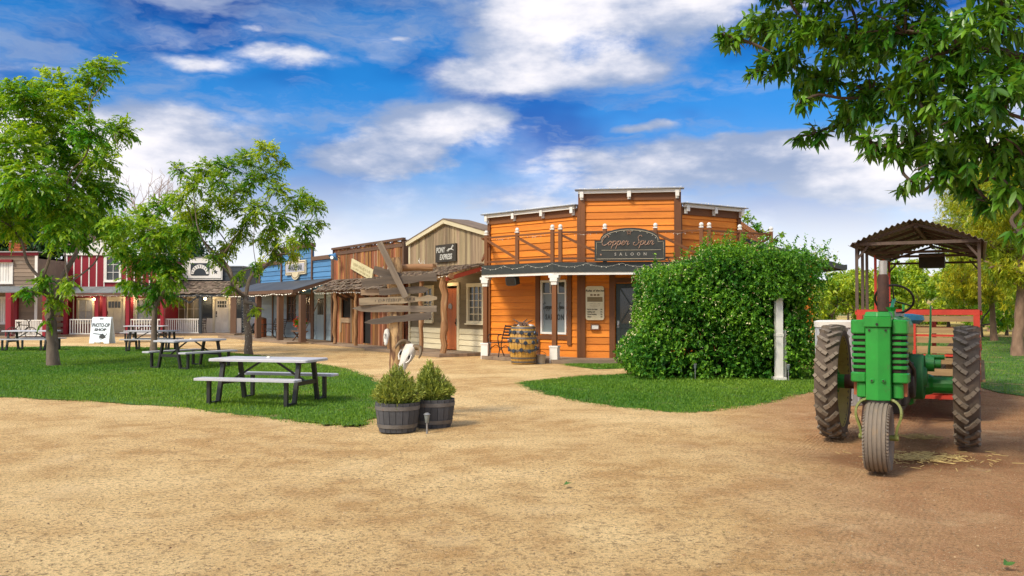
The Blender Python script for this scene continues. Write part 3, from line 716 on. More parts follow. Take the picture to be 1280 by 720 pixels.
for M, ln, zt in ((MA, LA, 4.62), (MBm, LB, 5.05), (MC, LC, 4.62)):
    cb = MB(M); x0, x1 = (-.12, ln - .1) if zt < 5 and M is MA else ((-.12, ln + .12) if zt > 5 else (.1, ln + .12))
    cb.box(x0 + .04, x1 - .04, -.17, -.064, zt - .10, zt - .005); co = cb.build('cornice', m_white, saloon, world=True)
    tb = MB(M); tb.box(x0 - .06, x1 + .06, -.24, .12, zt, zt + .025); tb.build('metal_cap', m_tin, co, world=True)
    n = 4 if ln > 3 else 3
    for i in range(n):
        x = x0 + .14 + (x1 - x0 - .28) * i / (n - 1)
        k = MB(M); k.prism([(x - .045, zt - .28), (x + .045, zt - .28), (x + .045, zt - .1), (x - .045, zt - .1)], -.11, -.064); k.box(x - .055, x + .055, -.20, -.172, zt - .22, zt - .03, 'z'); k.build('bracket', m_white, co, world=True)
    string_lights(saloon, M, [(x0, -.22, zt + .05), (x0 + (x1 - x0) * .35, -.2, zt + .07), (x0 + (x1 - x0) * .7, -.22, zt + .05), (x1, -.2, zt + .06)], step=.16, r=.014, sag=.02)
# window with a lettered grey shade
w = window(saloon, MA, *winL, fw=.06, pane=m_frost, y=-.03, xs=[], zs=[2.02], sill=False)
for x in (winL[0] + .31, winL[0] + .63): tr = MB(MA); tr.box(x - .02, x + .02, -.012, .03, 2.02, 2.36, 'z'); tr.build('transom_bar', m_white, w, world=True)
tp = MB(MA); tp.box(winL[0], winL[1], .004, .012, 2.04, 2.36); tp.build('transom_pane', m_pane, w, world=True)

# cursive lettering drawn stroke by stroke
CURS = {
 'C': [[(.62, .78), (.60, .96), (.42, .98), (.18, .74), (.06, .38), (.14, .08), (.36, .0), (.62, .14), (.78, .30)]],
 'o': [[(.0, .22), (.10, .34), (.26, .42), (.34, .30), (.28, .08), (.12, .02), (.06, .18), (.20, .38), (.40, .30), (.48, .30)]],
 'p': [[(-.02, .2), (.14, .44), (.02, -.36)], [(.10, .30), (.26, .44), (.38, .34), (.32, .08), (.16, .02), (.10, .10)], [(.32, .06), (.48, .2)]],
 'e': [[(-.02, .18), (.24, .24), (.32, .38), (.20, .44), (.08, .28), (.10, .06), (.26, .02), (.42, .2)]],
 'r': [[(-.02, .2), (.10, .44), (.16, .38), (.28, .38), (.22, .12), (.30, .02), (.44, .18)]],
 'S': [[(.78, .84), (.66, 1.0), (.46, .92), (.42, .72), (.56, .46), (.58, .22), (.40, .0), (.14, .02), (.06, .20), (.2, .3)]],
 'u': [[(-.02, .24), (.10, .44), (.06, .12), (.18, .0), (.34, .18), (.42, .44), (.38, .08), (.5, .06), (.58, .2)]],
}
ADV = {'C': .66, 'o': .44, 'p': .46, 'e': .40, 'r': .44, 'S': .70, 'u': .56, ' ': .34}
def cursive(mb, word, at, size, r, y, slant=.22, tot=None):
    w = sum(ADV[c] for c in word); x = -w / 2
    for c in word:
        for st in CURS.get(c, []):
            pts = [(at[0] + size * (x + px + pz * slant), y, at[1] + size * pz) for px, pz in st]
            sp = smooth_pts(pts, 4); mb.tube(sp, [r * (.65 + .6 * abs(math.sin(i * .7))) for i in range(len(sp))], 5)
        x += ADV[c]
lb = MB(MA)
cursive(lb, 'Copper Spur', ((winL[0] + winL[1]) / 2 - .02, 1.55), .19, .007, -.0)
lb.build('lettering', m_slate, w, world=True); lb = MB(MA)
lb.text('SALOON', .23, ((winL[0] + winL[1]) / 2, .008, 1.22), depth=.004, space=1.25, xs=.72, bold=.006)
lb.build('lettering', m_slate, w, world=True)
# door: dark boards below, crossed glazing above
db = MB(MBm); dx0, dx1 = doorH[0] + .02, doorH[1] - .02
for a, b, c, d in ((dx0, dx0 + .11, DZ, 2.29), (dx1 - .11, dx1, DZ, 2.29)): db.box(a, b, .02, .065, c, d, 'z')
for c, d in ((DZ + .01, .38), (.98, 1.12), (2.16, 2.29)): db.box(dx0 + .11, dx1 - .11, .022, .063, c, d)
db.box(dx0 + .11, dx1 - .11, .035, .05, .38, .98, 'z')
db.bar((dx0 + .11, .034, 1.12), (dx1 - .11, .034, 2.16), .035, .03, (0, 1, 0)); db.bar((dx0 + .11, .030, 2.16), (dx1 - .11, .030, 1.12), .035, .03, (0, 1, 0))
m_dgreen = surf('dark_green_door', (.035, .047, .040), (.022, .03, .027), rough=.45, scale=4, island=.1, bump=.12)
do = db.build('door', m_dgreen, saloon, world=True)
pb = MB(MBm); pb.box(dx0 + .11, dx1 - .11, .052, .058, 1.12, 2.16); pb.build('pane', m_pane, do, world=True)
hb = MB(MBm); hb.ball((dx0 + .06, -.01, 1.08), .035, 8); hb.box(dx0 + .03, dx0 + .09, .008, .019, 1.0, 1.2); hb.build('handle', m_tin, do, world=True)

# porch floor (with its deck boards), balcony, fascia
def band(P, off_in, z0, z1, mb):
    """A mitred strip along the porch edge P, off_in wide towards the walls."""
    W = [A, B, C, E]; inn = [(p[0] + (w[0] - p[0]) * off_in, p[1] + (w[1] - p[1]) * off_in) for p, w in zip(P, W)]
    for i in range(len(P) - 1):
        a, b, c, d = P[i], P[i + 1], inn[i + 1], inn[i]
        mb.hexa([(*a, z0), (*b, z0), (*c, z0), (*d, z0), (*a, z1), (*b, z1), (*c, z1), (*d, z1)])
PP = [PA, PB, PC, PE]
def grow(k): return [(w[0] + (p[0] - w[0]) * k, w[1] + (p[1] - w[1]) * k) for p, w in zip(PP, [A, B, C, E])]
mb = MB()
for i in range(3):
    p, q, w0, w1 = grow(1.06)[i], grow(1.06)[i + 1], [A, B, C][i], [B, C, E][i]
    n = 8
    for k in range(n):
        f = lambda s, e, t: (s[0] + (e[0] - s[0]) * t, s[1] + (e[1] - s[1]) * t)
        a, b, c, d = f(p, w0, k / n), f(q, w1, k / n), f(q, w1, (k + .96) / n), f(p, w0, (k + .96) / n)
        mb.hexa([(*a, .0), (*b, .0), (*c, .0), (*d, .0), (*a, DZ), (*b, DZ), (*c, DZ), (*d, DZ)])
mb.build('porch_floor', m_deck, saloon, world=True)
mb = MB(); band(grow(.99), .98, 2.66, 2.82, mb); mb.build('balcony_floor', m_brown, saloon, world=True)
mb = MB(); band(grow(1.05), .055, 2.60, 2.88, mb); fas = mb.build('porch_fascia', m_slate, saloon, world=True)
mb = MB(); band(grow(1.03), .035, 2.52, 2.597, mb); mb.build('white_band', m_white, fas, world=True)
gp2 = grow(1.075)
for p, q in zip(gp2[:-1], gp2[1:]):
    M = frame(p, q); ln = dist(p, q); n = max(3, int(ln / .45))
    string_lights(saloon, M, [(ln * i / n, -.012, 2.84 - (.10 if i % 2 else 0)) for i in range(n + 1)], step=.2, r=.008, sag=.02, mat=m_glow_small)
# posts with white capitals and boxed bases
f = lambda s, e, t: (s[0] + (e[0] - s[0]) * t, s[1] + (e[1] - s[1]) * t)
pg = grow(.95)
for p in (f(pg[0], pg[1], .05), f(pg[0], pg[1], .985), f(pg[1], pg[2], .97), f(pg[2], pg[3], .97)):
    b = MB(Matrix.Translation((*p, 0)) @ Matrix.Rotation(R(-22), 4, 'Z')); b.box(-.065, .065, -.065, .065, DZ, 2.34, 'z'); po = b.build('porch_post', m_brown, saloon, world=True)
    b.__init__(b.M); b.box(-.11, .11, -.11, .11, 2.34, 2.44); b.box(-.085, .085, -.085, .085, 2.24, 2.338); b.box(-.15, .15, -.11, .11, 2.443, 2.518); b.build('capital', m_white, po, world=True)
    b.__init__(b.M); b.box(-.115, .115, -.115, .115, .005, .45, 'z'); b.box(-.13, .13, -.13, .13, .452, .50); b.build('post_base', m_white, po, world=True)
# balcony railing
def rail_post(p, ball=True):
    b = MB(Matrix.Translation((*p, 0)) @ Matrix.Rotation(R(-20), 4, 'Z')); b.box(-.05, .05, -.05, .05, 2.885, 3.82, 'z'); o = b.build('rail_post', m_brown, rail, world=True)
    b.__init__(b.M); b.box(-.06, .06, -.06, .06, 3.822, 3.85); b.ball((0, 0, 3.91), .062, 8); b.build('finial', m_white, o, world=True)
gr = grow(.97); mb = MB()
pts = []
for i, (s, e) in enumerate(zip(gr[:-1], gr[1:])):
    n = (2, 3, 2)[i]
    for k in range(n + 1):
        t = .06 if (k == 0 and i == 0) else (.965 if (k == n and i < 2) else (.035 if (k == 0) else k / n)); pts.append((f(s, e, t), i))
for (p, i), (q, j) in zip(pts[:-1], pts[1:]):
    mb.bar((*p, 3.74), (*q, 3.74), .07, .05); mb.bar((*p, 2.99), (*q, 2.99), .05, .06)
    if i == j: mb.bar((*p, 3.68), (*q, 3.04), .05, .07) if i < 2 else mb.bar((*p, 3.04), (*q, 3.68), .05, .07)
rail = mb.build('balcony_railing', m_brown, saloon, world=True)
for p, i in pts: rail_post(p)
# end returns back to the walls
for p, w0 in ((gr[0], A), (gr[3], E)):
    b = MB(); w1 = f(p, w0, .94); b.bar((*p, 3.735), (*w1, 3.735), .06, .05); b.bar((*p, 3.04), (*w1, 3.68), .05, .07); b.build('rail_return', m_brown, rail, world=True)
for (p, i), (q, j) in zip(pts[:-1], pts[1:]):
    if i == j: string_lights(saloon, Matrix(), [(*p, 3.78), (*q, 3.78)], step=.16, r=.011, sag=.12)
# low side wing with a sloping roof behind the hedge
mb = MB(); mb.M = frame((7.5, 28.4), (9.7, 28.4)); siding(mb, 0, 2.2, 0, 2.95, [], row=.205); mb.M = frame((9.7, 28.4), (9.7, 32.5)); siding(mb, 0, 4.1, 0, 2.9, [], row=.205)
mb.build('wing_wall', m_orange, saloon, world=True)
m_grroof = surf('grey_shingle_roof', (.16, .17, .175), (.10, .105, .11), rough=.85, scale=6, island=.3, bump=.5)
mb = MB(); random.seed(9)
for k in range(12):
    for r in range(10):
        x0, x1 = 7.0 + 3.5 * r / 10, 7.0 + 3.5 * (r + 1) / 10; z0, z1 = 3.86 - .95 * r / 10, 3.86 - .95 * (r + 1) / 10; y0 = 27.7 + k * .42
        mb.hexa([(x0, y0, z0 - .06), (x1, y0, z1 - .06), (x1, y0 + .41, z1 - .06), (x0, y0 + .41, z0 - .06), (x0, y0, z0), (x1, y0, z1 + .02), (x1, y0 + .41, z1 + .02), (x0, y0 + .41, z0)])
wr = mb.build('wing_roof', m_grroof, saloon, world=True)
b = MB(); b.bar((10.52, 27.66, 2.86), (10.52, 32.8, 2.86), .05, .16); b.bar((7.0, 27.66, 3.77), (10.5, 27.66, 2.83), .05, .16); b.build('eave_board', m_slate, wr, world=True)
b = MB(); b.box(9.3, 9.44, 27.75, 27.89, 0, 3.05, 'z'); b.build('porch_post', m_orange, saloon, world=True)

# --- things on the saloon
def relief(root, pts, y0, y1, name, mat, M, parent=None):
    mb = MB(M); mb.prism(pts, y0, y1); return mb.build(name, mat, parent or root, world=True)
PM = frame(grow(1.05)[1], grow(1.05)[2]); s0 = on_line(grow(1.05)[1], grow(1.05)[2], 743.5)[0]; s1 = on_line(grow(1.05)[1], grow(1.05)[2], 832)[0]
scx, sw = (s0 + s1) / 2, s1 - s0; zb = 2.90
def sign_outline(k, w, h):
    hw = w / 2 - k; pts = [(-hw, k), (hw, k), (hw, h * .62 - k)]
    pts += [(hw * .84, h * .62 - k * .9)] + [(hw * .84 * math.cos(t), h * .64 + (h * .36 - k) * math.sin(t) - k * .2) for t in [math.pi * (i + .5) / 14 for i in range(14)]] + [(-hw * .84, h * .62 - k * .9)]
    pts += [(-hw, h * .62 - k)]
    return pts
SM = PM @ Matrix.Translation((scx, -.06, zb))
sg = thing('saloon_sign', 'arched dark sign with copper script and a small star above the saloon porch', 'sign', tuple(SM.translation))
sh = .93
relief(sg, sign_outline(0, sw, sh), -.03, .03, 'backing', surf('sign_edge', (.045, .046, .038), (.03, .031, .027), rough=.5, bump=.1, island=0), SM)
m_copper = surf('copper_letters', (.46, .28, .19), (.36, .22, .15), rough=.5, island=.05, bump=0, metal=.2)
m_goldline = surf('pale_sign_rim', (.50, .43, .30), (.40, .34, .24), rough=.5, island=0, bump=0)
mb = MB(SM); ol = sign_outline(.055, sw, sh); mb.tube([(x, -.036, z) for x, z in ol], .008, 4, closed=True); mb.tube([(-sw * .40, -.04, .30), (sw * .44, -.04, .30)], .006, 4); mb.build('rim', m_goldline, sg, world=True)
mb = MB(SM); cursive(mb, 'Copper Spur', (-.07, .44), .275, .0085, -.042)
mb.build('lettering', m_copper, sg, world=True)
mb = MB(SM); mb.text('SALOON', .115, (.02, -.036, .15), depth=.01, space=2.5, bold=.002); mb.build('lettering', surf('pale_letters', (.40, .37, .31), (.33, .30, .25), bump=0, island=0), sg, world=True)
def star(c, r, k=.42): return [(c[0] + (r if i % 2 == 0 else r * k) * math.sin(math.pi * i / 5), c[1] + (r if i % 2 == 0 else r * k) * math.cos(math.pi * i / 5)) for i in range(10)]
mb = MB(SM); st = star((-.02, .80), .075); mb.tube([(x, -.04, z) for x, z in st], .009, 4, closed=True); mb.prism(star((-sw * .41, .18), .035), -.045, -.031); mb.build('star', m_copper, sg, world=True)
mb = MB(SM)
for i in range(9):
    t = math.pi * (i + .7) / 10; mb.ball((sw * .37 * math.cos(t), -.045, sh * .62 + sh * .28 * math.sin(t)), .011, 5)
mb.build('fairy_bulbs', m_bulb, sg, world=True)
# notice board by the door
NM = MBm @ Matrix.Translation((.40, -.075, 0)); nb = thing('notice_board', 'tall cream notice board of printed house rules and prices beside the saloon door', 'notice board', tuple((NM @ Vector((0, 0, 1.15)))))
m_board = surf('cream_board', (.72, .64, .42), (.64, .54, .33), rough=.5, scale=5, island=0, bump=0)
def rrect(x0, x1, z0, z1, r): return [(x0 + r * (1 - math.cos(t)) if q in (2, 3) and False else c0 + r * math.cos(t), c1 + r * math.sin(t)) for q, (c0, c1) in enumerate(((x1 - r, z1 - r), (x0 + r, z1 - r), (x0 + r, z0 + r), (x1 - r, z0 + r))) for t in [math.pi / 2 * (q + k / 4) for k in range(5)]]
relief(nb, rrect(-.27, .27, 1.22, 2.22, .07), -.02, .02, 'board', m_board, NM)
mb = MB(NM); mb.text('Rules of the Inn', .084, (0, -.022, 2.06), .003, shear=.1, bold=.003)
for i, (s, v) in enumerate((('Bed for the Night', '50c'), ('Stabling, each', '25c'), ('Horse Boarding', '75c'), ('Dinner', '10c'))):
    mb.text(s, .052, (-.22, -.022, 1.52 - i * .072), .003, align='LEFT', xs=.8, bold=.002); mb.text(v, .05, (.22, -.022, 1.52 - i * .072), .003, align='RIGHT', xs=.8, bold=.002)
mb.build('lettering', surf('dark_print', (.05, .035, .02), bump=0, island=0), nb, world=True)
mb = MB(NM)
for i in range(3): scribble(mb, -.17 + .02 * i, .17 - .02 * i, 1.705 - i * .045, .024, -.022, 50 + i)
for i in range(3): mb.ball((-.10 + .1 * i, -.022, 1.96), .035, 6, (1.2, .12, .8))
mb.build('small_print', surf('brown_print', (.25, .17, .08), bump=0, island=0), nb, world=True)
mb = MB(NM); mb.box(-.225, .225, -.024, -.0205, 1.76, 1.90); mb.build('brown_panel', surf('tan_panel', (.20, .14, .06), (.26, .19, .09), scale=30, bump=0), nb, world=True)
ntc = thing('framed_notice', 'small white paper notice in a brown frame below the rules board', 'notice', tuple(NM @ Vector((0, 0, 1.0))))
mb = MB(NM); x0, x1, z0, z1 = -.13, .13, .93, 1.11
mb.box(x0, x0 + .03, -.03, .03, z0, z1, 'z'); mb.box(x1 - .03, x1, -.03, .03, z0, z1, 'z'); mb.box(x0 + .03, x1 - .03, -.03, .03, z1 - .03, z1); mb.box(x0 + .03, x1 - .03, -.03, .03, z0, z0 + .03); mb.build('frame', m_brown, ntc, world=True)
mb = MB(NM); mb.box(x0 + .03, x1 - .03, -.012, .02, z0 + .03, z1 - .03); mb.build('paper', m_white, ntc, world=True)
# loudspeaker under the porch edge
q = grow(.9); lp = f(q[0], q[1], .42); LM = Matrix.Translation((*lp, 2.40)) @ Matrix.Rotation(R(-40), 4, 'Z') @ Matrix.Rotation(R(14), 4, 'X')
ls = thing('loudspeaker', 'black loudspeaker hung under the porch edge of the saloon', 'loudspeaker', tuple(LM.translation))
mb = MB(LM); mb.prism([(-.2, -.11), (-.13, -.14), (.13, -.14), (.2, -.11), (.2, .11), (.13, .14), (-.13, .14), (-.2, .11)], -.1, .1); mb.build('cabinet', m_slate, ls, world=True, bevel=.008)
mb = MB(LM); mb.prism(rrect(-.16, .16, -.1, .1, .03), -.112, -.101); mb.build('grille', m_iron, ls, world=True)
mb = MB(LM); mb.bar((0, 0, .14), (0, .02, .24), .05, .03); mb.build('bracket', m_iron, ls, world=True)
# flood lamp on the right wing
fl = thing('flood_lamp', 'pair of small white flood lamps on the right wing of the saloon', 'lamp', tuple(MC @ Vector((1.6, -.1, 3.4))))
mb = MB(MC); mb.cyl((1.6, -.03, 3.42), (1.6, -.08, 3.42), .07); mb.build('base_plate', m_white, fl, world=True)
for sx in (-1, 1):
    mb = MB(MC); mb.tube([(1.6, -.08, 3.42), (1.6 + sx * .07, -.14, 3.46), (1.6 + sx * .16, -.24, 3.40)], [.03, .045, .075], 10); mb.build('lamp_head', m_white, fl, world=True, smooth=True)
# ================================================================ the row of shop fronts running back from the saloon
def LX(px):
    k = (px - 640) / F; D = 27.83 / (1 + 1.45 * k); return (k * D, D)
OUT = (-.823, -.568)
def off(p, d): return (p[0] + OUT[0] * d, p[1] + OUT[1] * d)
m_oldgrey = surf('grey_barn_boards', (.37, .28, .165), (.22, .155, .09), rough=.85, scale=13, grain=.06, island=.30, bump=.5, bscale=25, hue=.012, spots=(.15, .11, .075), spot_lo=.6, spot_hi=.75)
m_oldbrown = surf('red_brown_barn_boards', (.38, .155, .05), (.13, .05, .024), rough=.85, scale=13, grain=.05, island=.45, bump=.6, bscale=22, hue=.02, spots=(.33, .26, .18), spot_lo=.54, spot_hi=.68, spot_scale=6)
m_olive = surf('olive_boards', (.185, .140, .072), (.145, .105, .055), rough=.7, scale=3, grain=.2, island=.06, bump=.2)
m_reddoor = surf('varnished_red_door', (.42, .115, .03), (.30, .08, .022), rough=.4, scale=4, grain=.12, island=.15, bump=.2)
m_redbeam = surf('red_beam', (.36, .06, .028), (.25, .045, .02), rough=.6, scale=4, grain=.2, bump=.2)
m_blue = surf('bright_blue_boards', (.085, .235, .43), (.065, .18, .34), rough=.6, scale=3, grain=.2, island=.12, bump=.25, spots=(.16, .26, .36), spot_lo=.6, spot_hi=.75)
m_bluegrey = surf('grey_blue_boards', (.26, .33, .36), (.20, .26, .29), rough=.65, scale=3, grain=.2, island=.1, bump=.2)
m_darkroof = surf('dark_tin_roof', (.075, .085, .095), (.05, .055, .06), rough=.6, scale=4, grain=.3, island=.15, bump=.25)
m_post = surf('brown_post', (.15, .085, .05), (.10, .055, .034), rough=.7, scale=4, grain=.12, bump=.3)
m_bone = surf('bleached_bone', (.74, .71, .64), (.58, .53, .44), rough=.6, scale=7, island=.05, bump=.25)
m_blackboard = surf('black_sign', (.035, .030, .022), (.05, .04, .028), rough=.6, scale=5, island=.1, bump=.15)

def shed_roof(root, M, x0, x1, y_wall, z_wall, y_eave, z_eave, mat, name='porch_roof', t=.05, n=1, over=0, shake=0.0, seed=1):
    mb = MB(M); rnd = random.Random(seed)
    if shake:
        rows = max(3, int(abs(y_eave - y_wall) / .22))
        for r in range(rows):
            x = x0
            while x < x1:
                w = rnd.uniform(.09, .2); ta, tb = (r + 1.25) / rows, r / rows
                ya = y_wall + (y_eave - y_wall) * min(ta, 1.04) + rnd.uniform(-.04, .02); yb = y_wall + (y_eave - y_wall) * tb
                za = z_wall + (z_eave - z_wall) * min(ta, 1.04) + rnd.uniform(0, shake) + .012 * (1); zb2 = z_wall + (z_eave - z_wall) * tb + .0
                e = min(x1, x + w)
                mb.hexa([(x, ya, za), (e - .01, ya, za), (e - .01, yb, zb2), (x, yb, zb2), (x, ya, za + .028), (e - .01, ya, za + .028), (e - .01, yb, zb2 + .022), (x, yb, zb2 + .022)], 'y'); x = e
    else:
        k = max(1, int((x1 - x0) / .45))
        for i in range(k):
            a, b = x0 + (x1 - x0) * i / k, x0 + (x1 - x0) * (i + 1) / k - .006
            mb.hexa([(a, y_eave, z_eave), (b, y_eave, z_eave), (b, y_wall, z_wall), (a, y_wall, z_wall), (a, y_eave, z_eave + t), (b, y_eave, z_eave + t), (b, y_wall, z_wall + t), (a, y_wall, z_wall + t)], 'y')
    return mb.build(name, mat, root, world=True)
def side_walls(root, P0, P1, depth, z, mat, M):
    mb = MB(M); L0 = dist(P0, P1)
    mb.box(0.05, L0 - .05, depth, depth + .1, 0, z); mb.box(.02, .1, .07, depth, 0, z); mb.box(L0 - .1, L0 - .02, .07, depth, 0, z)
    mb.build('rear_wall', mat, root, world=True)
    b = MB(M); b.box(.0, L0, .08, depth + .25, z + .003, z + .08); b.build('roof', m_darkroof, root, world=True)
def deck(root, M, x0, x1, y0, y1, z=.10, mat=None):
    mb = MB(M); y = y0
    while y < y1 - .02:
        e = min(y1, y + .15); mb.box(x0, x1, y, e - .008, 0.0, z); y = e
    return mb.build('porch_floor', mat or m_deck, root, world=True)
def log_post(root, M, x, y, z0, z1, r, seed, mat=None, name='porch_post'):
    rnd = random.Random(seed); n = 9
    pts = [(x + rnd.uniform(-1, 1) * r * .35, y + rnd.uniform(-1, 1) * r * .35, z0 + (z1 - z0) * i / n) for i in range(n + 1)]
    mb = MB(M); mb.tube(pts, [r * rnd.uniform(.82, 1.18) for _ in pts], 9); return mb.build(name, mat or m_rawwood, root, world=True, smooth=True)
def lamp(label, M, p, cage=True, r=.05):
    t = thing('porch_lamp', label, 'lamp', tuple(M @ Vector(p)))
    mb = MB(M); mb.cyl((p[0], p[1], p[2] + .06), (p[0], p[1], p[2] + .13), .05, .03); mb.build('fitting', m_iron, t, world=True)
    mb = MB(M); mb.ball(p, r, 8); mb.build('bulb', m_glow, t, world=True)
    li = bpy.data.lights.new('lamp_light', 'POINT'); li.energy = 26 * (r / .06) ** 1.3; li.color = (1, .74, .44); li.shadow_soft_size = r * 1.15
    lo = bpy.data.objects.new('lamp_light', li); COL.objects.link(lo); lo.parent = t; lo.matrix_parent_inverse = Matrix(); q = M @ Vector((p[0], p[1] - .02, p[2])); lo.location = t.matrix_basis.inverted() @ q
    return t

# ---------------------------------------------------------------- gabled post office shop
p0, p1 = LX(513), LX(611); PX = frame(p0, p1); pl = dist(p0, p1)
pony = thing('gabled_shop', 'weathered grey gabled shop with log porch posts and a red door', 'shop', (*p0, 0))
zE, zA = 4.03, 4.62
gab = lambda x: zE + (zA - zE) * (1 - abs(x - pl / 2) / (pl / 2))
S = lambda px: on_line(p0, p1, px)[0]
dr = (S(557.5), S(573.5), .11, 2.34); wn = (S(587), S(604), 1.14, 2.28); wn2 = (S(530), S(541), 1.14, 2.28)
random.seed(21); mb = MB(PX); planks(mb, 0, pl, 2.72, 4.0, [], w=.17, top=gab, jit=.014); mb.build('gable_wall', m_oldgrey, pony, world=True)
mb = MB(PX); siding(mb, 0, pl, .86, 2.72, [dr, wn, wn2], row=.24, lap=.012); mb.build('wall', m_olive, pony, world=True)
mb = MB(PX); siding(mb, 0, pl, .11, .86, [dr], row=.19, lap=.03, y=-.012); mb.build('wainscot', m_cream, pony, world=True)
mb = MB(PX)
for sx in (0, 1):
    a = (-.1 if sx == 0 else pl + .1, -.10, zE - .03); b = (pl / 2, -.10, zA + .02); mb.bar(a, b, .10, .14, (0, 0, 1))
mb.box(-.03, .07, -.07, -.031, .11, 4.02, 'z'); mb.build('barge_board', m_cream, pony, world=True)
mb = MB(PX)
for sx in (0, 1):
    xa = -.14 if sx == 0 else pl + .14
    mb.hexa([(xa, -.16, zE + .03), (pl / 2, -.16, zA + .09), (pl / 2, .9, zA + .09), (xa, .9, zE + .03), (xa, -.16, zE + .07), (pl / 2, -.16, zA + .13), (pl / 2, .9, zA + .13), (xa, .9, zE + .07)])
mb.build('roof', m_shingle, pony, world=True)
mb = MB(PX); mb.box(.02, .1, .07, 5, 0, 4); mb.box(pl - .1, pl - .02, .07, 5, 0, 4); mb.box(0, pl, 5, 5.1, 0, 4); mb.box(0.1, pl - .1, .9, 5, 3.86, 3.95); mb.build('rear_wall', m_oldgrey, pony, world=True)
window(pony, PX, *wn, nx=3, nz=5, fw=.11, mat=m_cream); window(pony, PX, *wn2, nx=2, nz=4, fw=.10, mat=m_cream)
mb = MB(PX); planks(mb, dr[0] + .07, dr[1] - .07, .12, 2.26, [], w=.16, y=.03, jit=.003); do = mb.build('door', m_reddoor, pony, world=True)
b = MB(PX); b.box(dr[1] - .17, dr[1] - .11, -.03, -.004, .95, 1.2); b.ball((dr[1] - .14, -.05, 1.05), .035, 6); b.build('handle', m_iron, do, world=True)
b = MB(PX); b.prism([(dr[0] + .2, 1.58), (dr[0] + .42, 1.53), (dr[0] + .46, 1.66), (dr[0] + .34, 1.74), (dr[0] + .2, 1.68)], -.03, -.004); b.build('name_plate', m_tin, do, world=True)
mb = MB(PX); mb.box(dr[0] - .06, dr[0] + .06, -.05, .05, .11, 2.34, 'z'); mb.box(dr[1] - .06, dr[1] + .08, -.05, .05, .11, 2.34, 'z'); mb.box(dr[0] - .06, dr[1] + .08, -.055, .05, 2.343, 2.46); mb.build('door_frame', m_cream, pony, world=True)
deck(pony, PX, -.3, pl - .2, -1.75, -.06)
shed_roof(pony, PX, -.2, pl - .05, -.06, 3.02, -1.62, 2.62, m_shingle, shake=.05, seed=3)
for i, px_ in enumerate((555.5, 526.5, 487)):
    q0, q1 = off(p0, 1.42), off(p1, 1.42); s = on_line(q0, q1, px_)[0]; log_post(pony, PX, s, -1.42, .1, 2.56, .115 if i == 0 else .085, 31 + i)
mb = MB(PX); mb.tube([(-.35, -1.42, 2.56), (pl * .3, -1.40, 2.60), (pl * .7, -1.43, 2.58), (pl, -1.42, 2.60)], [.09, .1, .09, .1], 9); mb.build('porch_beam', m_rawwood, pony, world=True, smooth=True)
mb = MB(PX); mb.bar((pl - .12, -1.55, 2.50), (pl - .12, -.08, 2.90), .10, .13); mb.bar((pl - 1.9, -1.55, 2.50), (pl - 1.9, -.08, 2.90), .08, .1); mb.build('rafter', m_redbeam, pony, world=True)
string_lights(pony, PX, [(0, -1.68, 2.58), (pl * .35, -1.68, 2.60), (pl * .7, -1.68, 2.58), (pl - .1, -1.66, 2.60), (pl - .08, -.2, 2.84)], step=.17, r=.015, mat=m_glow_small)
# log lying on the porch roof, and antlers on it
t = thing('roof_log', 'brown log lying along the porch roof of the gabled shop', 'log', tuple(PX @ Vector((1, -.7, 2.95))))
mb = MB(PX); mb.tube([(.1, -.62, 2.99), (1.4, -.60, 3.01), (2.9, -.63, 3.0)], [.12, .135, .12], 10); mb.build('trunk', m_rawwood, t, world=True, smooth=True)
def antler(label, M, o, sc, seed, flip=1):
    rnd = random.Random(seed); mb = MB(M @ Matrix.Translation(o))
    main = [(0, 0, 0), (.25 * sc, -.05, .05 * sc), (.55 * sc, -.02, .04 * sc), (.85 * sc, .0, .16 * sc), (1.1 * sc, .02, .34 * sc)]
    if flip < 0: main = [(-x, y, z) for x, y, z in main]
    sp = smooth_pts(main, 4); mb.tube(sp, [.035 * sc * (1 - .75 * i / len(sp)) + .006 for i in range(len(sp))], 6)
    for k in (1, 2, 3):
        a = Vector(main[k]); mb.tube(smooth_pts([a, a + Vector((.06 * flip, -.04, .13)) * sc, a + Vector((.04 * flip, -.02, .28)) * sc], 3), [.02 * sc, .018 * sc, .016 * sc, .014 * sc, .012 * sc, .009 * sc, .004], 5)
    return tag(mb.build('antler', m_bone, None, smooth=True), label, 'antler')
antler('pale antler lying on the log upon the porch roof', PX, (2.75, -.72, 3.02), .75, 1, -1)
antler('long bleached antler lying low along the shingle edge of the porch roof', PX, (.25, -1.35, 2.74), 1.1, 2)
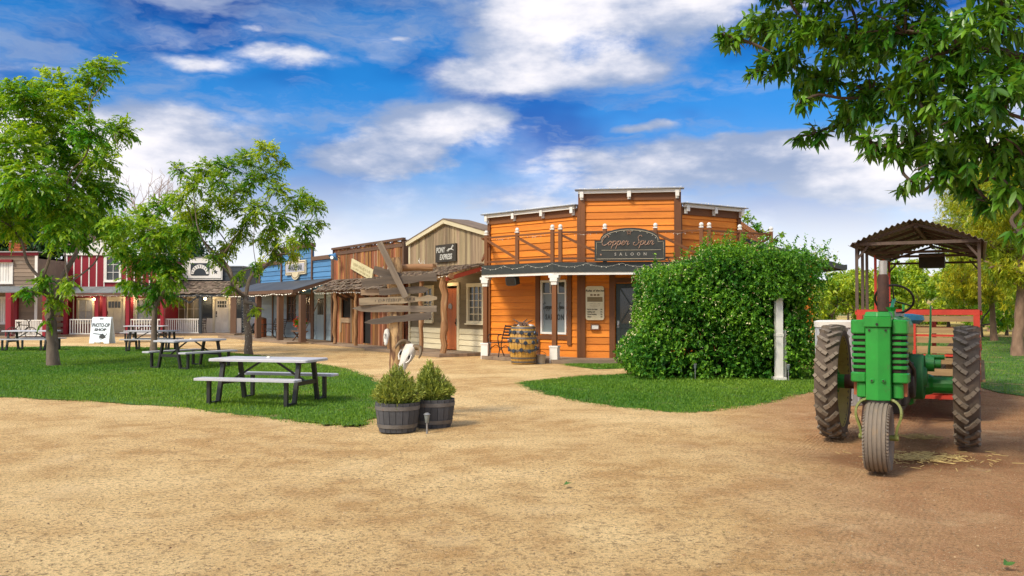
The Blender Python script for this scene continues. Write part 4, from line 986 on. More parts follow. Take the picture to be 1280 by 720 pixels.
# its sign: black board, white letters, a running horse
sgn = on_line(p0, p1, 547.5)[0], on_line(p0, p1, 573)[0]; cxs = (sgn[0] + sgn[1]) / 2; ws = sgn[1] - sgn[0]
SG = PX @ Matrix.Translation((cxs, -.06, 3.20)); t = thing('shop_sign', 'black board with white slanted capitals and a white running horse on the gable', 'sign', tuple(SG.translation))
mb = MB(SG); mb.box(-ws / 2, ws / 2, -.05, .01, 0, .62); mb.build('board', m_blackboard, t, world=True)
m_lett = surf('white_letters', (.62, .61, .54), (.5, .48, .42), bump=0, island=.05)
mb = MB(SG); mb.text('PONY', .265, (-ws * .24, -.055, .345), .006, shear=.15, xs=.86, bold=.006); mb.text('EXPRESS', .265, (.03, -.055, .09), .006, shear=.15, xs=.86, bold=.006); mb.build('lettering', m_lett, t, world=True)
hs = [(.0, .06), (.05, .08), (.1, .13), (.17, .13), (.24, .14), (.29, .21), (.315, .25), (.335, .24), (.37, .20), (.36, .185), (.33, .195), (.30, .14), (.29, .10), (.36, .07), (.37, .04), (.35, .04), (.345, .06), (.27, .075), (.23, .085), (.16, .08), (.12, .05), (.07, .0), (.05, .0), (.08, .04), (.1, .08), (.06, .06), (.02, .03)]
mb = MB(SG); mb.prism([(ws * .07 + x * 1.25, .34 + z * .95) for x, z in hs], -.058, -.0505); mb.build('horse_emblem', m_lett, t, world=True)
lamp('small glowing lamp under the red porch beam of the gabled shop', PX, (S(565), -.35, 2.58))
pr = thing('wall_plaque', 'small red brown plaque on the wall right of the shop window', 'plaque', tuple(PX @ Vector((pl - .18, -.06, 1.95))))
mb = MB(PX); mb.box(pl - .36, pl - .02, -.05, -.025, 1.82, 2.12); mb.build('board', surf('plaque', (.28, .09, .05), bump=.1), pr, world=True)
mb = MB(PX); mb.box(pl - .30, pl - .08, -.056, -.051, 2.02, 2.05); mb.box(pl - .30, pl - .08, -.056, -.051, 1.95, 1.98); mb.box(pl - .26, pl - .12, -.056, -.051, 1.88, 1.91); mb.build('marks', m_cream, pr, world=True)

# ---------------------------------------------------------------- old brown barn-board shop
p0, p1 = LX(418), LX(505.5); OX = frame(p0, p1); ol_ = dist(p0, p1); S = lambda px: on_line(p0, p1, px)[0]
old = thing('barn_board_shop', 'old red brown plank shop with a square false front and ragged shake awning', 'shop', (*p0, 0))
hole = (S(428.5), S(440), 1.15, 2.02); dh = (S(455), S(464.5), .1, 1.95)
random.seed(33); mb = MB(OX); planks(mb, 0, ol_, 2.62, 4.16, [], w=.15, jit=.03, zj=.03); mb.build('false_front', m_oldbrown, old, world=True)
mb = MB(OX); planks(mb, 0.1, ol_, .04, 2.6, [hole, dh], w=.15, jit=.025); mb.build('wall', m_oldbrown, old, world=True)
mb = MB(OX); mb.bar((-.08, -.06, 4.20), (ol_ + .08, -.06, 4.23), .14, .09); mb.bar((0, -.05, 3.98), (ol_, -.05, 4.0), .04, .14); mb.box(ol_ - .05, ol_ + .06, -.07, .3, 2.6, 4.2, 'z'); mb.box(-.06, .05, -.07, .3, 2.6, 4.2, 'z'); mb.build('cap_board', m_post, old, world=True)
mb = MB(OX); mb.box(hole[0] - .03, hole[1] + .03, .05, .09, hole[2] - .05, hole[3] + .05); mb.build('dark_interior', m_dark, old, world=True)
mb = MB(OX); mb.box(dh[0] - .03, dh[1] + .03, .06, .1, .05, 2.0); mb.build('dark_interior', m_dark, old, world=True)
mb = MB(OX); mb.box(hole[0] - .02, hole[1] + .02, -.075, -.034, hole[2] - .22, hole[2] - .02); mb.box(hole[0] - .1, hole[0] - .01, -.07, -.034, .5, 2.3, 'z'); mb.box(hole[1] + .01, hole[1] + .1, -.07, -.034, .1, 2.3, 'z'); mb.build('window_board', m_oldgrey, old, world=True)
side_walls(old, p0, p1, 5, 3.2, m_oldbrown, OX)
shed_roof(old, OX, -.05, ol_ + .2, -.05, 2.80, -.95, 2.28, m_shingle, name='awning', shake=.09, seed=8)
for s, w_ in ((on_line(off(p0, .82), off(p1, .82), 419)[0], .085), (S(468), .08)): log_post(old, OX, s, -.82, .05, 2.30, w_, int(s * 10) + 3, m_oldgrey if s < 1.6 else m_rawwood)
mb = MB(OX)
for s in (S(436), S(447), S(466)): mb.bar((s, -.06, 1.9), (s - .02, -.8, 2.28), .07, .09)
mb.bar((-.02, -.84, 2.30), (ol_, -.84, 2.30), .08, .09); mb.build('awning_brace', m_post, old, world=True)
string_lights(old, OX, [(.0, -.97, 2.25), (.9, -.97, 2.22), (2.2, -.97, 2.25), (3.5, -.97, 2.22), (ol_, -.97, 2.25)], step=.2, r=.02, mat=m_bulb)
deck(old, OX, -.1, ol_ + .2, -1.15, -.05, .05)
# tilted cream board on its front
bs0, bs1 = S(442), S(470); BM = OX @ Matrix.Translation(((bs0 + bs1) / 2, -.09, 3.17)) @ Matrix.Rotation(R(15), 4, 'Y')
t = thing('tilted_sign', 'small pale board of faded lettering hung crooked on the barn-board front', 'sign', tuple(BM.translation))
mb = MB(BM); bw = (bs1 - bs0) / 2; mb.prism([(-bw, -.21), (bw * .95, -.23), (bw, .22), (-bw, .23)], -.05, .02); mb.build('board', surf('pale_board', (.66, .60, .36), (.5, .44, .24), scale=6, grain=.3, island=0, bump=.3, spots=(.35, .28, .14), spot_lo=.6, spot_hi=.75), t, world=True)
mb = MB(BM); scribble(mb, -bw * .75, bw * .75, .06, .17, -.052, 61); scribble(mb, -bw * .8, bw * .8, -.11, .10, -.052, 62); mb.build('lettering', surf('faded_print', (.33, .26, .12), bump=0), t, world=True)
# gooseneck lamp with a blue shade
gx = S(429.5); t = thing('gooseneck_lamp', 'blue shaded gooseneck lamp on the barn-board front', 'lamp', tuple(OX @ Vector((gx, -.1, 3.6))))
mb = MB(OX); mb.tube(smooth_pts([(gx - .3, -.05, 3.75), (gx - .3, -.3, 3.92), (gx - .1, -.45, 4.02), (gx, -.5, 3.92)], 4), .018, 6); mb.build('arm', m_iron, t, world=True)
mb = MB(OX @ Matrix.Translation((gx, -.5, 3.75)) @ Matrix.Rotation(R(-30), 4, 'X')); mb.lathe([(.05, .22), (.07, .16), (.20, .06), (.24, 0), (.225, .0), (.18, .05), (.05, .15)], n=14, closed=False, caps=False); mb.build('shade', m_blue, t, world=True, smooth=True)
mb = MB(OX); mb.ball((gx, -.56, 3.76), .07, 7); mb.build('bulb', m_glow_small, t, world=True)

# ---------------------------------------------------------------- blue shop with a three-part false front
p0, p1 = LX(325), LX(418); p1 = off(p1, 0); BX = frame(p0, p1); bl = dist(p0, p1) - .08; S = lambda px: on_line(p0, p1, px)[0]
blu = thing('blue_shop', 'blue clapboard shop with stepped false front, dark porch roof and square posts', 'shop', (*p0, 0))
c0, c1 = S(352.8), S(391)
wins = [(S(360.5), S(369.5), .95, 2.12), (S(381), S(388.5), .95, 2.12)]; dr = (S(395.5), S(406), .11, 2.15)
random.seed(41); mb = MB(BX); siding(mb, 0, c0, 2.3, 3.78, [], row=.235, lap=.03); siding(mb, c0, c1, 2.3, 4.42, [], row=.235, lap=.03); siding(mb, c1, bl, 2.3, 3.78, [], row=.235, lap=.03); mb.build('false_front', m_blue, blu, world=True)
mb = MB(BX); siding(mb, 0, bl, .1, 2.3, wins + [dr], row=.235, lap=.03); mb.build('wall', m_bluegrey, blu, world=True)
mb = MB(BX)
for x in (0.0, c0 - .07, c1 - .07, bl - .14): mb.box(x, x + .15, -.08, -.036, .1, 4.42 if c0 - .1 < x < c1 else 3.78, 'z')
mb.box(-.05, c0 - .08, -.09, .1, 3.785, 3.97); mb.box(c0 - .1, c1 + .1, -.11, .1, 4.425, 4.63); mb.box(c1 + .09, bl + .05, -.09, .1, 3.785, 3.97)
for x in (S(342), S(376.5), S(392.5), S(407.5)): mb.box(x - .08, x + .08, -.07, -.036, .1, 2.3, 'z')
mb.build('corner_trim', m_post, blu, world=True)
for w_ in wins: window(blu, BX, *w_, nx=2, nz=3, fw=.08, mat=m_post, sill=False)
mb = MB(BX); mb.box(dr[0], dr[1], .0, .05, .11, 2.15, 'z'); do = mb.build('door', m_bluegrey, blu, world=True)
mb = MB(BX); mb.box(dr[0] + .15, dr[1] - .15, -.008, -.002, 1.25, 2.0); mb.build('pane', m_pane, do, world=True)
side_walls(blu, p0, p1, 5.5, 3.3, m_bluegrey, BX)
shed_roof(blu, BX, -.25, bl - .02, -.06, 2.84, -1.85, 2.32, m_darkroof, t=.06)
mb = MB(BX); mb.box(-.25, bl - .02, -1.90, -1.853, 2.22, 2.37); mb.bar((bl - .03, -1.85, 2.28), (bl - .03, -.08, 2.80), .05, .14); mb.box(-.2, bl - .1, -1.72, -1.6, 2.14, 2.28); mb.build('eave_beam', m_post, blu, world=True)
q0, q1 = off(p0, 1.66), off(p1, 1.66)
for px_ in (323, 350.3, 378): s = on_line(q0, q1, px_)[0]; b = MB(BX); b.box(s - .125, s + .125, -1.78, -1.54, .1, 2.14, 'z'); b.build('porch_post', m_post, blu, world=True)
deck(blu, BX, -.3, bl - .05, -2.15, -.06, .09)
string_lights(blu, BX, [(-.2, -1.93, 2.22), (1.8, -1.93, 2.18), (3.6, -1.93, 2.22), (5.4, -1.93, 2.18), (7.5, -1.93, 2.22), (bl - .05, -1.93, 2.22), (bl + .02, -.3, 2.70)], step=.22, r=.022, mat=m_glow_small)
lamp('bright warm lamp under the porch roof of the blue shop', BX, (S(405), -1.0, 2.42), r=.085)
# scroll-topped sign
a0, a1 = S(359.3), S(384.5); w_ = (a1 - a0) / 2; GM = BX @ Matrix.Translation(((a0 + a1) / 2, -.07, 3.53))
def scroll(k):
    w2, hh = w_ - k, .34 - k; pts = [(w2, -hh), (w2, hh), (w2 * .42, hh)] + [(w2 * .36 * math.cos(t), hh + (.27) * math.sin(t) * (1 - k)) for t in [math.pi * i / 8 for i in range(9)]] + [(-w2 * .42, hh), (-w2, hh), (-w2, -hh), (-w2 * .42, -hh)]
    return pts + [(-w2 * .36 * math.cos(t), -hh - .25 * math.sin(t) * (1 - k)) for t in [math.pi * i / 8 for i in range(9)]] + [(w2 * .42, -hh)]
t = thing('scroll_sign', 'cream and grey scroll-edged sign on the blue false front', 'sign', tuple(GM.translation))
mb = MB(GM); mb.prism(scroll(0), -.05, .02); mb.build('board', m_cream, t, world=True)
mb = MB(GM); mb.tube([(x, -.055, z) for x, z in scroll(.07)], .016, 4, closed=True); mb.build('rim', m_post, t, world=True)
mb = MB(GM); mb.box(-w_ + .13, w_ - .13, -.060, -.051, -.20, .20); mb.build('panel', surf('lilac_panel', (.46, .46, .50), (.36, .36, .38), bump=0), t, world=True)
mb = MB(GM); mb.text('HANDLE BAR', .36, (0, -.064, -.125), .006, xs=.86, bold=.012); mb.build('lettering', surf('slate_letters', (.07, .09, .09), bump=0), t, world=True)

# ---------------------------------------------------------------- things standing on these porches
def iron_bench(label, M, w=1.15, arm=True, slats=5, red=False, name='iron_bench', cat='bench'):
    t = thing(name, label, cat, tuple(M.translation)); t.matrix_basis = M.copy(); mat = m_iron
    b = MB()
    for i in range(slats): b.bar((-w / 2, -.22 + i * .44 / (slats - 1), .43), (w / 2, -.22 + i * .44 / (slats - 1), .43), .06, .018)
    b.build('seat', mat, t)
    b = MB()
    for i in range(slats): b.bar((-w / 2, .22 + i * .03, .55 + i * .09), (w / 2, .22 + i * .03, .55 + i * .09), .018, .05)
    b.build('backrest', mat, t)
    for sx in (-1, 1):
        x = sx * (w / 2 - .01); b = MB()
        b.tube(smooth_pts([(x, -.24, .0), (x, -.20, .25), (x, -.24, .44), (x, -.25, .62), (x, -.16, .67), (x, .2, .66)], 4), .016, 6)
        b.tube(smooth_pts([(x, .30, .0), (x, .2, .25), (x, .22, .48), (x, .35, .95)], 4), .016, 6); b.tube(smooth_pts([(x, -.2, .2), (x, 0, .34), (x, .2, .22)], 4), .012, 5)
        b.build('side_frame', mat, t)
    return t
q = on_line(p0, p1, 362)[0]
iron_bench('black iron bench on the porch of the blue shop', BX @ Matrix.Translation((S(364), -.85, .09)) , 1.7)
# plant stand with a pot of red flowers
sx = S(406) + .1; t = thing('plant_stand', 'low cross-legged wooden stand under the flower pot on the blue porch', 'stand', tuple(BX @ Vector((sx, -1.2, .09))))
b = MB(BX); b.box(sx - .55, sx + .5, -1.42, -1.02, .50, .55); b.build('top', m_post, t, world=True)
for dx in (-.36, .36):
    for sg_ in (-1, 1): b = MB(BX); b.bar((sx + dx, -1.22 - sg_ * .2, .09), (sx + dx, -1.22 + sg_ * .16, .50), .05, .06, (1, 0, 0)); b.build('leg', m_post, t, world=True)
t = thing('flower_pot', 'pot of red flowers on the low stand of the blue porch', 'flower pot', tuple(BX @ Vector((sx + .05, -1.22, .55))))
b = MB(BX @ Matrix.Translation((sx + .05, -1.22, .553))); b.lathe([(.10, 0), (.16, .2), (.18, .2), (.18, .24), (.12, .22)], n=14); b.build('pot', surf('clay', (.30, .12, .06), (.22, .09, .05)), t, world=True)
rg = np.random.default_rng(5); c = np.array(BX @ Vector((sx + .05, -1.22, .9))); n = 260; u = nrm(rg.normal(0, 1, (n, 3))); Pp = c + u * .26 * rg.uniform(.3, 1, (n, 1)) * [1, 1, .8]; wv = nrm(np.cross(u, rg.normal(0, 1, (n, 3))))
V, Q = leaves(Pp, u, wv, .1, .05); fast_mesh('foliage', V - np.array(t.location), Q, m_grass, t, np.repeat(rg.uniform(0, .5, n), 6))
n = 60; u = nrm(rg.normal(0, 1, (n, 3)) + [0, -.4, .2]); Pp = c + u * .27; wv = nrm(np.cross(u, rg.normal(0, 1, (n, 3)))); V, Q = leaves(Pp, u, wv, .08, .08)
fast_mesh('blossoms', V - np.array(t.location), Q, surf('red_petals', (.62, .035, .03), (.5, .02, .03), bump=0, island=.3), t)
b = MB(BX); b.tube([(S(395.5), -.75, .11), (S(402.5), -.10, 2.0)], .022, 6); o = b.build('wooden_pole', m_post); tag(o, 'long dark pole leaning in the doorway of the blue shop', 'pole')

# iron chair, barrel and small pail by the saloon corner
M = Matrix.Translation((-.35, 26.55, DZ)) @ Matrix.Rotation(R(-60), 4, 'Z')
iron_bench('wrought iron armchair on the saloon porch behind the barrel', M, .62, name='iron_chair', cat='chair')
m_oak = surf('golden_barrel_staves', (.62, .36, .07), (.38, .19, .035), rough=.4, scale=5, grain=.15, island=.22, bump=.2, coat=.25)
m_hoop = surf('barrel_hoop', (.22, .21, .20), (.14, .12, .10), rough=.45, metal=.6, bump=.15)
def barrel_staves(mb, prof, n=22):
    for k in range(n):
        a0, a1 = 2 * math.pi * k / n + .012, 2 * math.pi * (k + 1) / n - .012; vs = []; fs = []
        for r, z in prof:
            for a in (a0, a1): vs.append((r * math.cos(a), r * math.sin(a), z)); 
            for a in (a1, a0): vs.append(((r - .03) * math.cos(a), (r - .03) * math.sin(a), z))
        m = len(prof)
        for i in range(m - 1):
            for j in range(4): fs.append((i * 4 + j, i * 4 + (j + 1) % 4, i * 4 + 4 + (j + 1) % 4, i * 4 + 4 + j))
        fs += [(3, 2, 1, 0), tuple((m - 1) * 4 + j for j in range(4))]
        mb.add(vs, fs, [(v[2], v[0], v[1]) for v in vs])
bx, by = XA(654, 24.9), 24.9
t = thing('whiskey_barrel', 'golden oak whiskey barrel hung with dark medallions before the saloon', 'barrel', (bx, by, .01))
prof = [(.325, 0), (.365, .2), (.395, .42), (.405, .53), (.395, .66), (.365, .87), (.33, 1.06)]
rad = lambda z: float(np.interp(z, [p[1] for p in prof], [p[0] for p in prof]))
b = MB(); barrel_staves(b, prof); b.build('staves', m_oak, t)
b = MB(); b.lathe([(.30, .98), (.30, 1.0)], n=20); b.lathe([(.30, .03), (.30, .05)], n=20); b.build('head', m_deck, t)
for z in (.03, .14, .36, .70, .88, .99): b = MB(); b.lathe([(rad(z) + .004, z), (rad(z + .05) + .004, z + .05), (rad(z + .05) + .009, z + .05), (rad(z) + .009, z)], n=28, closed=True); b.build('hoop', m_hoop, t, smooth=True)
b = MB(); rnd = random.Random(4)
for j, z in enumerate((.86, .62, .40)):
    m = 11; ring = []
    for i in range(m):
        a = 2 * math.pi * (i + .5 * (j % 2)) / m; zz = z + rnd.uniform(-.05, .05); p = Vector((math.cos(a) * (rad(zz) + .02), math.sin(a) * (rad(zz) + .02), zz)); ring.append(p)
        d = Vector((math.cos(a), math.sin(a), 0)); b.cyl(p, p + d * .025, .06, .052, 9)
    for p_, q_ in zip(ring, ring[1:] + ring[:1]): mid = (p_ + q_) / 2; md = Vector((mid.x, mid.y, 0)).normalized() * (rad(mid.z) + .02); b.tube([p_, (md.x, md.y, mid.z - .05), q_], .008, 5)
b.build('medallion_string', surf('slate_blue_metal', (.055, .08, .115), (.03, .04, .055), rough=.4, metal=.3, bump=.1, island=.3), t)
t = thing('driftwood', 'tangle of sticks and stones lying on top of the whiskey barrel', 'driftwood', (bx, by, 1.01))
b = MB()
for i in range(13):
    a = rnd.uniform(0, 6.28); r = rnd.uniform(.05, .27); p = Vector((math.cos(a) * r, math.sin(a) * r, .02)); e = Vector((rnd.uniform(-.3, .3), rnd.uniform(-.3, .3), rnd.uniform(.05, .26)))
    b.tube([p, p.lerp(e, .5) + Vector((0, 0, .05)), e], [.03, .024, .01], 6)
b.build('sticks', m_post, t, smooth=True)
b = MB()
for x, y, r in ((-.12, -.16, .09), (.2, -.1, .08), (.02, .1, .12), (.26, .05, .06)): b.ball((x, y, .05), r, 7, (1, .9, .8))
b.build('stones', surf('pale_stones', (.5, .47, .42), (.3, .28, .26), island=.3), t, smooth=True)
t = thing('metal_pail', 'small grey pail on the ground between barrel and porch post', 'pail', (XA(676, 24.9), 24.95, .005))
b = MB(); b.lathe([(.0, .0), (.12, 0), (.155, .24), (.165, .25), (.145, .25), (.115, .02), (0, .02)], n=16, caps=False); b.build('bucket', m_tin, t, smooth=True)
b = MB(); b.tube([(.15 * math.cos(a), .15 * math.sin(a) * .6, .25 + .09 * math.sin(a)) for a in [math.pi * i / 10 for i in range(11)]], .006, 5); b.build('handle', m_iron, t)
# ================================================================ the far row facing the camera across the lawn
m_redb = surf('crimson_boards', (.27, .012, .024), (.20, .010, .018), rough=.55, scale=3, grain=.12, island=.06, bump=.2)
m_greyb = surf('grey_brown_clapboard', (.27, .20, .14), (.20, .15, .105), rough=.8, scale=3, grain=.12, island=.22, bump=.35, spots=(.42, .37, .30), spot_lo=.6, spot_hi=.75)
m_charc = surf('charcoal_boards', (.035, .045, .052), (.025, .032, .038), rough=.55, scale=3, grain=.15, island=.1, bump=.2)
m_ivory = surf('ivory_paint', (.68, .64, .50), (.60, .56, .42), rough=.5, scale=2, island=.04, bump=.08)
m_awn = surf('grey_felt_roof', (.20, .21, .20), (.13, .14, .14), rough=.85, scale=5, island=.15, bump=.3)
def railing(root, M, x0, x1, y, z0=.12, z1=.95, n=None, mat=None, topmat=None):
    mb = MB(M); n = n or int((x1 - x0) / .14)
    mb.box(x0, x1, y - .03, y + .03, z1 - .06, z1); mb.box(x0, x1, y - .025, y + .025, z0, z0 + .06)
    for i in range(n + 1): x = x0 + .025 + (x1 - x0 - .05) * i / n; mb.box(x - .022, x + .022, y - .02, y + .02, z0 + .061, z1 - .061, 'z')
    return mb.build('railing', mat or m_white, root, world=True)
def panel_door(root, M, x0, x1, z0, z1, mat, lights, y=.0, frame_mat=None):
    mb = MB(M); mb.box(x0, x1, y, y + .05, z0, z1, 'z')
    for i in range(2):
        for z_, zz in ((z0 + .12, z0 + (z1 - z0) * .30), (z0 + (z1 - z0) * .36, z0 + (z1 - z0) * .70)):
            a = x0 + .1 + i * (x1 - x0 - .1) / 2; mb.box(a, a + (x1 - x0 - .3) / 2, y - .014, y - .001, z_, zz, 'z')
    d = mb.build('door', mat, root, world=True)
    nx, nz = lights; pb = MB(M); a, b, c, e = x0 + .12, x1 - .12, z0 + (z1 - z0) * .74, z1 - .1
    for i in range(nx):
        for j in range(nz):
            u = a + (b - a) * i / nx; v = c + (e - c) * j / nz; pb.box(u + .02, u + (b - a) / nx - .02, y - .012, y - .002, v + .02, v + (e - c) / nz - .02, 'z')
    pb.build('pane', m_pane, d, world=True)
    hb = MB(M); hb.ball((x0 + .09, y - .05, z0 + .95), .04, 6); hb.box(x0 + .06, x0 + .12, y - .03, y - .002, z0 + 1.05, z0 + 1.25); hb.build('handle', m_iron, d, world=True)
    fb = MB(M); fb.box(x0 - .13, x0 - .003, y - .05, y + .05, z0, z1, 'z'); fb.box(x1 + .003, x1 + .13, y - .05, y + .05, z0, z1, 'z'); fb.box(x0 - .13, x1 + .13, y - .055, y + .05, z1 + .003, z1 + .15); fb.build('door_frame', frame_mat or m_ivory, root, world=True)
    return d

# ---- crimson board-and-batten shop
D0 = 50.0; X = lambda px: XA(px, D0)
rx0, rx1 = X(83), X(206); RM = Matrix.Translation((rx0, D0, 0)); W_ = rx1 - rx0; s = lambda px: X(px) - rx0
red = thing('crimson_shop', 'crimson board-and-batten shop with white battens and ivory door', 'shop', (rx0, D0, 0))
uw = (s(133.5), s(149), 3.15, 4.45); dr = (s(132.5), s(154), .12, 2.05); lw = [(s(99), s(116), .78, 2.0), (s(172), s(189), .78, 2.0)]
random.seed(51); mb = MB(RM); planks(mb, 0, W_, 2.45, 4.55, [uw], w=.42, jit=.002, gap=.004); planks(mb, 0, W_, .1, 2.44, lw + [dr], w=.42, jit=.002, gap=.004); mb.build('wall', m_redb, red, world=True)
mb = MB(RM)
for i in range(14):
    x = W_ * i / 13
    if not (uw[0] - .12 < x < uw[1] + .12): mb.box(x - .03, x + .03, -.052, -.033, 2.46, 4.5, 'z')
    if all(not (h[0] - .15 < x < h[1] + .15) for h in lw + [dr]): mb.box(x - .025, x + .025, -.052, -.033, .1, 2.3, 'z')
mb.box(-.12, W_ + .12, -.12, .06, 4.55, 4.68); mb.box(-.1, .06, -.06, -.031, 2.46, 4.54, 'z'); mb.build('batten', m_white, red, world=True)
mb = MB(RM); mb.prism([(-.1, 4.55), (W_ * .62, 4.55), (W_ * .31, 5.6)], .5, .56); mb.build('gable_wall', m_white, red, world=True)
mb = MB(RM); mb.box(0, W_, 6, 6.1, 0, 4.3); mb.box(0, .08, .05, 6, 0, 4.3); mb.box(W_ - .08, W_, .05, 6, 0, 4.3); mb.build('rear_wall', m_redb, red, world=True)
mb = MB(RM); mb.box(-.05, W_ + .05, .08, 6.2, 4.3, 4.4); mb.build('roof', m_awn, red, world=True)
window(red, RM, *uw, nx=2, nz=3, fw=.12, mat=m_white)
for h in lw: window(red, RM, *h, nx=2, nz=2, fw=.11, mat=m_ivory, pane=m_curtain)
panel_door(red, RM, *dr, m_ivory, (4, 1))
shed_roof(red, RM, -.1, W_ + .1, -.055, 2.72, -1.9, 2.36, m_awn, t=.05)
mb = MB(RM); mb.box(-.1, W_ + .1, -1.93, -1.85, 2.22, 2.34); mb.build('eave_beam', m_post, red, world=True)
for px_ in (82, 121.5, 131, 160, 203): mb = MB(RM); x = (px_ - 640) / F * (D0 - 1.8) - rx0; mb.box(x - .09, x + .09, -1.86, -1.68, .1, 2.22, 'z'); mb.build('porch_post', m_redb, red, world=True)
railing(red, RM, (87 - 640) / F * 48.2 - rx0, (120 - 640) / F * 48.2 - rx0, -1.75)
railing(red, RM, (163 - 640) / F * 48.2 - rx0, (201 - 640) / F * 48.2 - rx0, -1.75)
deck(red, RM, -.2, W_ + .2, -2.2, -.06, .10)
string_lights(red, RM, [(W_ * i / 8, -1.96, 2.28 - .05 * (i % 2)) for i in range(9)], step=.3, r=.022)
lamp('left glowing globe lamp beside the ivory door of the crimson shop', RM, (s(121), -.3, 2.05), r=.075); lamp('right glowing globe lamp beside the ivory door of the crimson shop', RM, (s(163), -.3, 2.05), r=.075)

# ---- charcoal shop with the star sign
D0 = 52.0; kx0, kx1 = X(209), X(302); KM = Matrix.Translation((kx0, D0, 0)); W_ = kx1 - kx0; s = lambda px: X(px) - kx0
blk = thing('charcoal_shop', 'charcoal boarded shop with shake porch roof, white railing and white door', 'shop', (kx0, D0, 0))
wns = [(s(216), s(231), .85, 2.15), (s(235), s(249.5), .85, 2.15)]; dr = (s(269), s(286), .12, 2.08)
random.seed(61); mb = MB(KM); siding(mb, 0, W_, 2.2, 4.0, [], row=.25); siding(mb, 0, W_, .95, 2.2, wns + [dr], row=.25); mb.build('wall', m_charc, blk, world=True)
mb = MB(KM); planks(mb, 0, W_, .1, .95, wns + [dr], w=.3, jit=.002, gap=.004); mb.build('wainscot', m_white, blk, world=True)
m_warmpane = pane_mat('warm_interior_pane', (.20, .17, .085))  # bright yellowish interior painted into the pane colour
for h in wns: window(blk, KM, *h, nx=2, nz=2, fw=.13, mat=m_ivory, pane=m_warmpane)
panel_door(blk, KM, *dr, m_white, (4, 2))
mb = MB(KM); mb.box(0, W_, 6, 6.1, 0, 4); mb.box(0, .08, .05, 6, 0, 4.); mb.box(W_ - .08, W_, .05, 6, 0, 4.); mb.build('rear_wall', m_charc, blk, world=True)
mb = MB(KM); mb.box(-.05, W_ + .05, .08, 6.2, 3.95, 4.05); mb.build('roof', m_awn, blk, world=True)
shed_roof(blk, KM, -.15, W_ + .2, -.03, 3.12, -2.0, 2.36, m_shingle, shake=.06, seed=12)
mb = MB(KM); mb.box(-.1, W_ + .1, -1.95, -1.85, 2.2, 2.34); mb.bar((s(251), -1.85, 1.85), (s(251) - .55, -1.87, 2.22), .08, .08); mb.bar((s(251), -1.84, 1.85), (s(251) + .55, -1.87, 2.22), .08, .08); mb.build('eave_beam', m_charc, blk, world=True)
for px_, w_ in ((199, .07), (251, .07), (292, .16)): mb = MB(KM); x = (px_ - 640) / F * (D0 - 1.85) - kx0; mb.box(x - w_, x + w_, -1.93, -1.77, .1, 2.2, 'z'); mb.build('porch_post', m_charc if w_ < .1 else m_post, blk, world=True)
railing(blk, KM, (199 - 640) / F * 50.1 - kx0, (250 - 640) / F * 50.1 - kx0, -1.85, n=19)
deck(blk, KM, -.3, W_ + .3, -2.3, -.06, .10)
lamp('glowing porch lamp left of the white door of the charcoal shop', KM, (s(259), -.35, 2.1), r=.08); lamp('glowing porch lamp right of the white door of the charcoal shop', KM, (s(294), -.35, 2.05), r=.06)
string_lights(blk, KM, [(W_ * i / 7, -2.04, 2.30 - .05 * (i % 2)) for i in range(8)], step=.3, r=.02)
TM = KM @ Matrix.Translation((s(251), -.12, 3.22)); t = thing('star_sign', 'white arched sign with a star and dark centre panel on the charcoal shop', 'sign', tuple(TM.translation))
hw = (s(279) - s(223.5)) / 2
arch = [(hw, 0), (hw, .85), (hw * .72, .92)] + [(hw * .72 * math.cos(t_), .92 + .42 * math.sin(t_)) for t_ in [math.pi * i / 12 for i in range(1, 12)]] + [(-hw * .72, .92), (-hw, .85), (-hw, 0)]
mb = MB(TM); mb.prism(arch, -.05, .03); mb.build('board', m_white, t, world=True)
mb = MB(TM); mb.tube([(x * .95, -.056, .07 + z * .92) for x, z in arch], .02, 4, closed=True); mb.prism(star((-hw * .70, .46), .15, .4), -.062, -.051); mb.prism(star((hw * .70, .46), .15, .4), -.062, -.051); mb.build('star', m_charc, t, world=True)
mb = MB(TM); mb.prism(rrect(-hw * .42, hw * .42, .24, .98, .1), -.06, -.0505); mb.build('centre_panel', m_charc, t, world=True)
mb = MB(TM); mb.prism([(1.0 * hw * .40 * math.cos(a), .34 + .56 * math.sin(a)) for a in [math.pi * i / 10 for i in range(11)]] + [(hw * .28 * math.cos(a), .34 + .34 * math.sin(a)) for a in [math.pi * (10 - i) / 10 for i in range(11)]], -.066, -.061); mb.build('arched_band', m_white, t, world=True)
mb = MB(TM); rnd = random.Random(2)
for i in range(9):
    a = math.pi * (9.2 - i) / 10 ; c = Vector((hw * .34 * math.cos(a), -.069, .34 + .45 * math.sin(a))); d = Vector((math.cos(a) * .05, 0, math.sin(a) * .07)); n_ = Vector((-d.z, 0, d.x)) * .5
    mb.bar(c - d, c + d, .03, .004, (0, 1, 0)); mb.bar(c + d * rnd.choice((-1, 1)), c + d + n_, .025, .0045, (0, 1, 0))
mb.build('lettering', m_charc, t, world=True)
iron_bench('thin black metal chair beside the white door on the charcoal shop porch', KM @ Matrix.Translation((s(257), -.9, .1)), .55, slats=4, name='metal_chair', cat='chair')

